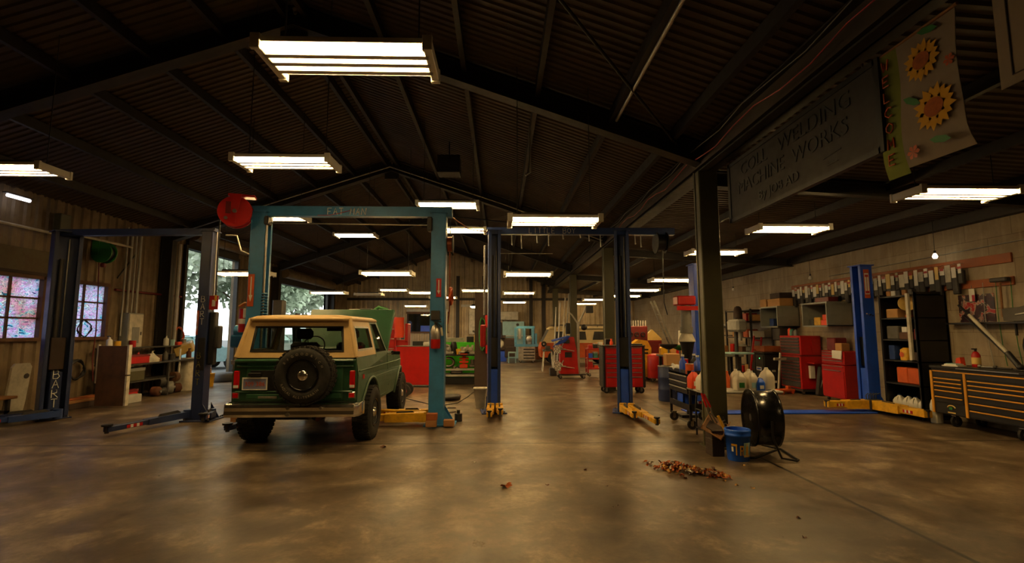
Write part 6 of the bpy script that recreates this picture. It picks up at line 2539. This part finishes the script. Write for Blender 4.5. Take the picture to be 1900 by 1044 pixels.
# beside the steel-blue post, half behind the wagon
t = thing('pedestal_grinder', 'blue and grey pedestal machine by the wagon, between the dark and steel-blue lifts', 'machine', (-5.1, 9.75, 0))
b = Mesh('dark_grey')
b.box(-.2, .2, -.2, .2, 0, .04).cyl((0, 0, .04), (0, 0, 1.3), .06)
part(b, 'pedestal', t)
b = Mesh('lift_blue')
b.box(-.16, .14, -.12, .12, 1.3, 1.55, .03).cyl((-.1, 0, 1.62), (.12, 0, 1.62), .12)
part(b, 'machine_head', t)
b = Mesh('light_grey')
b.cyl((.02, -.16, 1.66), (.1, -.14, 1.66), .07).box(-.1, .12, -.14, -.1, .98, 1.06)
part(b, 'guard', t)
t = thing('safety_can', 'red and white canister strapped to the steel-blue post beside the hardtop', 'can', (-4.62, 8.9, 1.6))
b = Mesh('red')
b.cyl((0, 0, 0), (0, 0, .15), .09, n=16).cyl((0, 0, .24), (0, 0, .42), .09, n=16)
part(b, 'can_body', t)
b = Mesh('white')
b.cyl((0, 0, .15), (0, 0, .24), .092, n=16).box(.02, .1, -.1, -.06, .25, .42, .01)
part(b, 'white_band', t)
b = Mesh('wood')
b.tube([(-.1, 0, .46), (0, 0, .52), (.16, -.02, .5)], .025, 6)
part(b, 'handle', t)
crate(-6.45, 13.9, 0, .26, .3, 2.5, 'dark_grey', 'tall_locker', 'tall dark locker between the two open bays', 'locker')
# ---------------------------------------------------------------- middle distance
t = thing('tool_cart', 'large red tool cart with plain side panel behind the steel-blue post', 'cart', (-3.05, 14.4, 0))
b = Mesh('red')
b.box(0, 1.05, 0, .6, .06, 1.17, .012).m('steel').box(-.005, 1.055, -.01, .61, 1.17, 1.19)
part(b, 'cart_body', t)
b = Mesh('black')
b.tube([(-.02, -.02, .95), (-.1, -.08, 1.0), (-.02, -.1, 1.02)], .015, 6)
part(b, 'push_handle', t)
casters(t, [(.1, .08), (.95, .08), (.1, .52), (.95, .52)], .03)
crate(-2.6, 14.6, 1.19, .3, .2, .13, 'black', 'black_case', 'black drill case on the large red tool cart', 'box')
b = Mesh('white')
b.box(-.1, .1, -.06, .06, 0, .1, .02).m('steel').cyl((.06, 0, .1), (.14, 0, .16), .03).m('red').cyl((.16, -.1, .03), (.3, -.1, .03), .03)
solo(b, 'impact_wrench', 'white and steel power wrench on the large red tool cart', 'tool', (-2.18, 14.6, 1.19))
t = thing('tool_cabinet', 'tall red tool cabinet with an orange-red jacket hung on it beyond the raised hood', 'tool cabinet', (-4.9, 15.15, 0))
b = Mesh('red')
b.box(0, 1.7, 0, .5, .1, 2.05, .015).box(1.7, 2.05, .05, .45, .1, 1.35, .01).box(1.96, 2.05, -.02, .45, 1.3, 1.85, .01)
part(b, 'cabinet_body', t)
drawers(b, t, None, .05, 1.65, 0, [(.15, .5), (.5, .8), (.8, 1.1), (1.1, 1.4), (1.4, 1.7), (1.7, 2.0)], 'steel', 'red')
t = thing('jacket', 'orange-red jacket hanging beside the tall red tool cabinet', 'jacket', (-3.1, 15.05, 1.42))
b = Mesh('bright_orange')
b.loft([[(x + .02 * math.sin(9 * z), y, z) for x, y in ((-.14, -.05), (-.05, -.09), (.06, -.06), (.15 + .03 * z, -.03), (.1, .05), (-.1, .05))] for z in (0, .15, .35, .5, .62)], True)
part(b, 'cloth', t)
for x, y, w, d, h, m, nm, lb in ((-4.75, 15.35, .3, .25, .26, 'white', 'white_box', 'white box on the tall red tool cabinet'), (-4.4, 15.35, .34, .25, .28, 'dark_grey', 'grey_box', 'dark grey box on the tall red tool cabinet beside the white one'), (-4.05, 15.35, .25, .25, .12, 'dirty_white', 'paper_pile', 'pale papers on the tall red tool cabinet'), (-3.8, 15.35, .22, .2, .14, 'red_wood', 'brown_carton', 'brown carton on the tall red tool cabinet'), (-4.88, 15.35, .1, .2, .18, 'black', 'black_box', 'small black box at the end of the tall red tool cabinet')):
    crate(x, y, 2.05, w, d, h, m, nm, lb)
b = Mesh('green')
b.tube([(-4.0, 15.3, 2.2), (-3.8, 15.3, 2.36), (-3.55, 15.3, 2.28), (-3.35, 15.3, 2.1)], .06, 8)
solo(b, 'duct_hose', 'dark green flexible hose lying on the tall red tool cabinet', 'hose')
b = Mesh('sky_blue')
b.lathe([(.05, 0), (.05, .16), (.02, .2)], n=10)
solo(b, 'spray_can', 'pale blue spray can on the side shelf of the tall red tool cabinet', 'can', (-3.05, 15.35, 1.36))

# hand truck wheel, tray, bin, blocks on the floor round the lift
t = thing('air_compressor', 'low black compressor with red-hubbed wheels in front of the wagon bay cart', 'compressor', (-2.5, 12.3, 0))
b = Mesh('black')
b.cyl((-.5, .1, .25), (.1, .1, .25), .14, n=16).box(-.4, 0, 0, .2, .38, .52, .03)
part(b, 'tank', t)
for y in (-.12, .3):
    b = Mesh('rubber')
    b.cyl((.14, y - .05, .16), (.14, y + .05, .16), .16, n=22)
    w_ = part(b, 'wheel', t)
    b = Mesh('red')
    b.cyl((.14, y - .056, .16), (.14, y + .056, .16), .085, n=16).m('black').cyl((.14, y - .06, .16), (.14, y + .06, .16), .03, n=10)
    part(b, 'hub', w_)
b = Mesh('black')
b.lathe([(.24, 0), (.27, .1), (.28, .1), (.25, .0), (.2, .02), (.001, .02)], n=24)
solo(b, 'drain_pan', 'shallow black drain pan on the floor past the steel-blue post', 'pan', (-1.2, 11.8, 0))
b = Mesh('black')
b.tube([(-2.3, 12.0, .012), (-1.7, 11.2, .012), (-1.35, 10.7, .012), (-.95, 11.2, .012), (-.8, 12.2, .012), (-.65, 13.6, .012), (-.62, 14.0, .012)], .01, 6)
solo(b, 'floor_cable', 'black cable snaking across the floor to the dark post', 'cable')
t = thing('waste_bin', 'slim pale waste bin beside the navy aisle post', 'bin', (-.42, 10.55, 0))
b = Mesh('dirty_white')
b.loft([rrect(.1, .1, .03, 0), rrect(.135, .135, .04, .40), rrect(.145, .145, .04, .40), rrect(.145, .145, .04, .42), rrect(.125, .125, .04, .41), rrect(.09, .09, .03, .02)])
part(b, 'bin_body', t)
for i, (x, y, z, m, lb) in enumerate(((-1.15, 8.37, .03, 'wood', 'lower wooden block at the foot of the steel-blue post'), (-1.14, 8.37, .14, 'red_wood', 'upper wooden block at the foot of the steel-blue post'), (-.86, 8.45, .02, 'wood', 'wooden block beside the steel-blue post base'), (-4.32, 8.3, .12, 'wood', 'wooden block on the dark arm behind the wagon bumper'))):
    crate(x - .09, y - .07, z, .18, .12, .11, m, 'wooden_block', lb, 'block')
b = Mesh('dark_grey')
b.cyl((0, 0, 0), (0, 0, .14), .07).cyl((0, 0, .14), (0, 0, .2), .03)
solo(b, 'bottle_jack', 'small rusty jack on the floor just past the steel-blue post', 'jack', (-.75, 9.0, 0))
for i, (x, y) in enumerate(((-1.02, 10.5), (-.95, 9.95), (-1.0, 9.4))):
    b = Mesh('dark_brown')
    b.at((0, 0, 0), i).loft([rrect(.1, .05, .03, 0, 3), rrect(.08, .04, .03, .02, 3)])
    solo(b, 'rag', 'dark rag dropped on the aisle floor, %s' % ('farthest of three', 'middle of three', 'nearest of three')[i], 'rag', (x, y, .0))

# engine bench with lime-green machine
t = thing('engine_bench', 'black engine bench with bright steel rails behind the steel-blue post', 'workbench', (-1.85, 15.1, 0))
b = Mesh('black')
b.box(0, 1.15, 0, .6, .0, .2, .01)
part(b, 'plinth', t)
b = Mesh('light_grey')
b.box(0, 1.15, -.02, .03, .24, .30).box(0, 1.15, -.02, .03, .42, .48).box(0, 1.15, .55, .6, .24, .3)
part(b, 'rail', t)
b = Mesh('black')
b.box(0, .05, 0, .6, .2, .9).box(1.1, 1.15, 0, .6, .2, .9).box(0, 1.15, 0, .6, .86, .9)
part(b, 'frame', t)
b = Mesh('bright_orange')
b.box(-.12, .12, -.08, .08, 0, .12, .01).box(-.12, .12, -.08, .08, .36, .48, .01).box(-.05, .05, -.05, .05, .12, .36).box(-.14, .14, -.09, .09, .16, .22, .01).box(-.14, .14, -.09, .09, .27, .32, .01)
solo(b, 'bottle_press', 'orange-red stacked iron press standing on the engine bench rails', 'press', (-1.12, 15.3, .48))
b = Mesh('lime')
b.box(0, 1.35, 0, .5, 0, 1.26, .02).box(-.1, 1.2, -.06, 0, .9, 1.26, .02)
solo(b, 'lime_machine', 'lime-green machine cover behind the engine bench', 'machine', (-1.95, 16.0, 0))
crate(-1.9, 16.1, 1.26, .7, .3, .14, 'light_grey', 'grey_tray', 'grey tray on the lime-green machine', 'tray')
crate(-1.1, 16.1, 1.26, .4, .3, .18, 'black', 'black_case', 'black case on the lime-green machine', 'box')
crate(-.85, 15.9, 1.26, .2, .2, .24, 'pale_yellow', 'cream_box', 'cream box on the lime-green machine', 'box')
for i, (x, z, m, nm, lb) in enumerate(((-1.7, .9, 'steel', 'exhaust_bend', 'bright curved pipe on the engine bench'), (-1.45, .9, 'black', 'rubber_boot', 'black rubber part on the engine bench'), (-1.6, .5, 'steel', 'exhaust_bend', 'bright curved pipe on the lower engine bench rail'), (-.95, .9, 'dirty_white', 'engine_casting', 'pale casting on the engine bench, nearer the dark post'), (-.78, .5, 'steel', 'gear_part', 'steel part on the lower engine bench rail'), (-1.3, .9, 'yellow', 'yellow_tub', 'yellow tub on the engine bench'), (-1.1, .9, 'dirty_white', 'manifold_casting', 'pale manifold casting in the middle of the engine bench'), (-1.62, .9, 'light_grey', 'valve_cover', 'light grey casting at the far corner of the engine bench'), (-1.35, .3, 'steel', 'gear_shaft', 'steel casting on the bottom rail of the engine bench'))):
    b = Mesh(m)
    if 'bend' in nm:
        b.tube([(.12 * math.cos(a), 0, .12 + .1 * math.sin(a)) for a in [-2 + 4 * k / 10 for k in range(11)]], .035, 8)
    elif 'boot' in nm:
        b.lathe([(.1, 0), (.08, .1), (.09, .14), (.07, .26), (.05, .3)], n=14)
    elif 'tub' in nm:
        b.lathe([(.07, 0), (.08, .12), (.06, .13)], n=14)
    else:
        b.box(-.14, .14, -.1, .1, 0, .08, .02).cyl((-.06, 0, .08), (-.06, 0, .18), .05).cyl((.07, 0, .06), (.07, 0, .22), .03).sph((.02, -.06, .12), .06)
    for v_ in b.V:
        v_ *= 1.3
    solo(b, nm, lb, 'part', (x, 15.35, z))
b = Mesh('steel')
b.tube([(-.72, 15.2, .0), (-.72, 15.2, 1.45), (-.78, 15.1, 1.6), (-.85, 15.1, 1.62)], .03, 8)
solo(b, 'stand_pipe', 'bright bent pipe standing beside the dark post', 'pipe')
t = thing('parts_washer', 'pale column standing lamp stand beyond the lime-green machine', 'stand', (-2.0, 18.0, 0))
b = Mesh('light_grey')
b.cyl((0, 0, 0), (0, 0, 2.35), .05).box(-.2, .2, -.2, .2, 0, .04)
part(b, 'pole', t)

# hoses and red box on the dark post
b = Mesh('green')
pts = []
for i in range(33):
    a = 2 * PI * i / 16
    pts.append((-.50 + .10 * math.sin(a), 14.12 - .01 * i / 16, 1.55 + (.42 if i % 16 < 8 else .5) * math.cos(a)))
b.tube(pts, .02, 6)
solo(b, 'air_hose', 'green hose looped on the dark brown post', 'hose')
b = Mesh('red')
b.box(0, .16, 0, .1, 0, .36, .02).box(0.02, .12, .0, .1, -.75, -.5, .02)
solo(b, 'red_call_box', 'red box fixed high on the dark brown post', 'box', (-.44, 14.08, 1.72))

# ---------------------------------------------------------------- far end
t = thing('parked_van', 'cream and orange van parked sideways at the far end of the aisle', 'van', (3.9, 24.4, 0))
b = Mesh('orange')
b.prism([(-1.9, .35), (-1.95, .75), (-1.85, 1.05), (1.7, 1.05), (1.75, .35)], 'Y', -.8, .8)
part(b, 'lower_body', t)
b = Mesh('van_cream')
b.prism([(-1.85, 1.05), (-1.5, 1.72), (1.6, 1.75), (1.7, 1.05)], 'Y', -.76, -.72)
b.prism([(-1.85, 1.05), (-1.5, 1.72), (1.6, 1.75), (1.7, 1.05)], 'Y', .72, .76)
b.box(-1.5, 1.62, -.76, .76, 1.7, 1.76).box(1.56, 1.68, -.76, .76, 1.05, 1.74)
b.loft([rrect(1.55, .74, .15, 1.76, 3, .05), rrect(1.45, .65, .15, 1.84, 3, .05)])
part(b, 'upper_body', t)
b = Mesh('black')
for x0, x1 in ((-1.3, -.75), (-.55, .3), (.6, 1.45)):
    b.prism([(x0, 1.2), (x1, 1.2), (x1 - .05, 1.6), (x0 + .08, 1.6)], 'Y', -.775, -.76)
part(b, 'side_window', t)
b = Mesh('dark_grey')
b.add([(-1.84, -.7, 1.1), (-1.84, .7, 1.1), (-1.52, .66, 1.68), (-1.52, -.66, 1.68)], [(0, 1, 2, 3)])
part(b, 'windshield', t)
for x in (-1.25, 1.15):
    for y in (-.72, .72):
        b = Mesh('rubber')
        b.cyl((x, y - .1, .34), (x, y + .1, .34), .34, n=20).m('steel').cyl((x, y - .105, .34), (x, y + .105, .34), .17, n=14)
        part(b, 'wheel', t)
b = Mesh('dark_grey')
b.tube([(-1.3, -.7, 1.92), (1.4, -.7, 1.92)], .02, 5).tube([(-1.3, .7, 1.92), (1.4, .7, 1.92)], .02, 5)
for i in range(6):
    b.tube([(-1.3 + i * .54, -.7, 1.92), (-1.3 + i * .54, .7, 1.92)], .015, 5).tube([(-1.3 + i * .54, -.7, 1.8), (-1.3 + i * .54, -.7, 1.92)], .012, 5)
part(b, 'roof_rack', t)
b = Mesh('black')
b.cyl((-1.78, -.82, 1.0), (-1.78, -.79, 1.0), .13, n=16).m('chrome').cyl((-1.78, -.83, 1.0), (-1.78, -.81, 1.0), .05, n=12)
part(b, 'headlamp', t)

t = thing('engine_hoist_cart', 'pale blue framed rolling machine at the end of the aisle', 'machine', (1.36, 25.5, 0))
b = Mesh('sky_blue')
for x in (-.55, -.1, .35, .5):
    b.box(x - .06, x + .06, -.25, .25, .95, 1.8 if x < .4 else 1.5)
b.box(-.6, .6, -.3, .3, .82, .95).box(-.5, .45, -.04, .04, 1.75, 1.88)
part(b, 'frame', t)
b = Mesh('light_grey')
b.cyl((-.33, -.1, 1.2), (-.33, -.1, 1.75), .09).cyl((.16, -.1, .95), (.16, -.1, 1.25), .14).sph((.14, -.15, 1.2), .17)
part(b, 'motor', t)
b = Mesh('dirty_white')
b.box(-.4, .45, -.25, .25, .12, .82).m('dark_grey')
for i in range(4):
    b.box(-.15, .42, -.26, -.25, .2 + i * .15, .26 + i * .15)
part(b, 'base_cabinet', t)
casters(t, [(-.3, -.2), (.35, -.2), (-.3, .2), (.35, .2)], .05)
t = thing('step_stool', 'pale blue-grey small step stool beside the blue framed machine', 'stool', (.62, 25.2, 0))
b = Mesh('pale_blue')
b.box(-.2, .2, -.15, .15, .5, .56).box(-.2, .2, .05, .2, .25, .3)
for x in (-.18, .18):
    b.box(x - .025, x + .025, -.15, -.1, 0, .5).box(x - .025, x + .025, .1, .15, 0, .5)
part(b, 'stool_frame', t)
t = thing('engine_block', 'brown greasy engine with a pale round cover near the back wall', 'engine', (-.05, 26.5, 0))
b = Mesh('dark_brown')
b.box(-.5, .9, -.3, .3, .55, 1.25, .08).box(.3, .9, -.35, .3, .2, .8, .05).cyl((.2, -.3, 1.25), (.2, -.3, 1.4), .15)
part(b, 'block', t)
b = Mesh('dirty_white')
b.lathe([(.24, -.36), (.3, -.32), (.3, -.28)], (-.05, 0, .95), 'Y', 20)
b.m('orange').cyl((-.05, -.4, .8), (-.05, -.3, .8), .1)
part(b, 'flywheel_cover', t)
b = Mesh('royal')
b.box(-.4, .4, -.25, .25, 0, .55, .02)
part(b, 'stand', t)
t = thing('wall_locker', 'pale blue steel cabinet standing at the back wall', 'cabinet', (.25, 29.2, 0))
b = Mesh('pale_blue')
b.box(-.1, 1.2, 0, .5, 1.35, 2.2, .02).box(-.1, 1.2, 0, .5, 0, 1.3, .02)
part(b, 'cabinet_body', t)
b = Mesh('black')
b.cyl((.8, -.02, 2.0), (.8, 0, 2.0), .09).box(-.55, -.15, .05, .4, 1.4, 2.15, .02)
part(b, 'gauge', t)
crate(-.66, 29.1, 0, .24, .5, 1.4, 'dirty_white', 'white_counter', 'white counter beside the pale blue cabinet at the back wall', 'counter')
crate(.0, 29.5, 2.3, 1.1, .3, .5, 'dirty_white', 'wall_box', 'off-white box above the pale blue cabinet', 'box')
crate(-.2, 28.9, 1.32, 2.2, .2, .03, 'white', 'white_shelf', 'long white shelf edge under the pale blue cabinet', 'shelf')
b = Mesh('rust')
for i in range(9):
    b.at((rnd.uniform(-.5, .5), rnd.uniform(-.3, .3), .2 + .12 * (i % 4)), rnd.random() * 3).box(-.25, .25, -.15, .15, -.2, .15, .03)
tag(part(b, 'scrap_heap', None, (2.1, 26.9, .08)), 'dark heap of scrap metal before the cream van', 'scrap', None, 'stuff')
for i, (x, y) in enumerate(((1.75, 19.6), (1.9, 19.8), (2.05, 19.7), (2.2, 20.0))):
    b = Mesh(('light_grey', 'aluminium', 'dirty_white', 'light_grey')[i])
    b.cyl((0, 0, 0), (.15 + .05 * i, .3, 2.6 + .2 * i), .03, n=8)
    solo(b, 'long_pipe', 'long pale pipe leaning by the far olive column, %s' % ('first from the aisle', 'second from the aisle', 'third from the aisle', 'nearest the column')[i], 'pipe', (x + .4, y, 0), 0, 'leaning pipes')
t = thing('bench_vise_stand', 'narrow workstand with pale legs in the aisle beside the alignment tower', 'stand', (1.95, 20.0, 0))
b = Mesh('dark_grey')
b.box(-.2, .2, -.2, .2, .8, .88, .01).box(-.1, .1, -.1, .1, .88, 1.02, .02)
part(b, 'stand_top', t)
for x in (-.15, .15):
    for y in (-.15, .15):
        b = Mesh('dirty_white')
        b.cyl((x, y, .8), (x * 1.5, y * 1.5, 0), .02)
        part(b, 'leg', t)
crate(1.82, 17.9, 0, .25, .25, .28, 'dark_grey', 'steel_weight', 'dark square block on the floor beside the alignment tower', 'block')
# back wall window with counter
b = Mesh('light_grey')
b.box(-5.7, -3.2, YB - .12, YB - .03, 2.78, 2.95)
setting(b, 'trim_3')
b = Mesh('dark_brown')
b.box(-5.7, -3.2, YB - .1, YB - .04, 1.55, 2.78)
b.m('brown').box(-5.75, -3.15, YB - .14, YB - .04, 2.68, 2.8).box(-5.75, -3.15, YB - .14, YB - .04, 1.5, 1.58)
w_ = setting(b, 'window_3')
b = Mesh('glass')
b.box(-5.6, -3.3, YB - .125, YB - .115, 1.6, 2.66)
part(b, 'pane', w_)
b = Mesh('royal')
b.box(-4.85, -4.3, YB - .16, YB - .126, 1.6, 1.95)
solo(b, 'blue_notice', 'small blue notice in the back wall window', 'notice')
b = Mesh('dirty_white')
b.box(-1.9, -1.1, YB - .12, YB - .04, 1.45, 3.0).m('pale_blue').box(-1.05, -.75, YB - .2, YB - .04, 0, 3.2)
setting(b, 'trim_4')
b = Mesh('light_grey')
b.box(-2.4, -.4, YB - .14, YB - .04, 3.1, 3.25)
b.m('beam_dark').box(XL, XR, YB - .12, YB - .04, 3.5, 3.65)
setting(b, 'trim_5')
for x in (-2.6, -1.0, 1.9, 2.7):
    b = Mesh('beam_dark')
    b.box(x - .1, x + .1, YB - .2, YB - .03, 0, 5)
    solo(b, 'wall_stud', 'dark upright stud on the back wall, %s' % {-2.6: 'beside the dark window', -1.0: 'behind the dark post', 1.9: 'above the blue framed machine', 2.7: 'beside the far olive columns'}[x], 'post')

# ---------------------------------------------------------------- fallen leaves
def leaf_shape(b, s, m, lobes=5):
    b.m(m)
    pts = []
    for i in range(lobes * 2):
        a = 2 * PI * i / (lobes * 2)
        r = s * (1 if i % 2 == 0 else .5) * rnd.uniform(.8, 1.15)
        pts.append((r * math.cos(a), r * math.sin(a) * .75, s * .28 * math.sin(2 * a + rnd.random()) + s * .3))
    b.add(pts + [(0, 0, s * .12)], [(i, (i + 1) % (lobes * 2), lobes * 2) for i in range(lobes * 2)])


b = Mesh('leaf_brown')
for i in range(210):
    u = rnd.random()
    px = 1.86 + .62 * u + rnd.gauss(0, .05)
    py = 5.88 - .36 * u * u + rnd.gauss(0, .11) * (1.15 - .75 * u)
    hz = max(0, .06 * (1 - abs(u - .35))) * rnd.random()
    b.at((px, py, .002 + hz), rnd.random() * 6, rnd.gauss(0, .5), rnd.gauss(0, .5))
    leaf_shape(b, rnd.uniform(.022, .055), rnd.choice(['leaf_brown', 'leaf_brown', 'leaf_tan', 'leaf_dark', 'leaf_dark', 'leaf_brown', 'dirty_white']), 4)
o = part(b, 'leaf_litter')
tag(o, 'swept heap of dry brown leaves on the concrete before the olive column', 'leaves', None, 'stuff')
b = Mesh('leaf_brown')
leaf_shape(b, .075, 'leaf_brown', 5)
b.at((.03, .05, .0), .8)
leaf_shape(b, .055, 'leaf_brown', 5)
solo(b, 'dry_leaf', 'big curled orange-brown leaf alone on the open floor', 'leaf', (.06, 5.25, .0))
for i, (x, y, m) in enumerate(((2.44, 5.4, 'leaf_tan'), (2.5, 5.25, 'leaf_tan'), (2.62, 5.15, 'leaf_tan'), (.5, 5.3, 'leaf_dark'), (2.6, 4.35, 'leaf_dark'), (2.4, 3.95, 'leaf_dark'), (2.95, 6.0, 'leaf_tan'), (1.0, 5.85, 'leaf_dark'), (-1.62, 7.0, 'leaf_dark'))):
    b = Mesh(m)
    leaf_shape(b, .028 if i < 8 else .07, m, 4)
    solo(b, 'dry_leaf', 'small dry leaf lying loose on the open concrete floor', 'leaf', (x, y, 0), i, 'loose leaves')
# ---------------------------------------------------------------- light, sky, camera
w = bpy.data.worlds.new('overcast')
SC.world = w
w.use_nodes = True
bg = w.node_tree.nodes['Background']
bg.inputs[0].default_value = (.93, 1., .98, 1)
bg.inputs[1].default_value = 2.6
cam = bpy.data.cameras.new('camera')
cam.sensor_width = 36
cam.lens = 36 * 900 / 1900
cam.clip_end = 400
co = bpy.data.objects.new('camera', cam)
COL.objects.link(co)
co.location = (0, 0, HC)
pitch, yaw = math.atan(92 / 900), math.atan(22 / 900)
co.rotation_euler = (PI / 2 + pitch, 0, -yaw)
SC.camera = co
SC.view_settings.view_transform = 'Standard'
SC.view_settings.look = 'None'
SC.view_settings.gamma = 1
SC.view_settings.exposure = 0
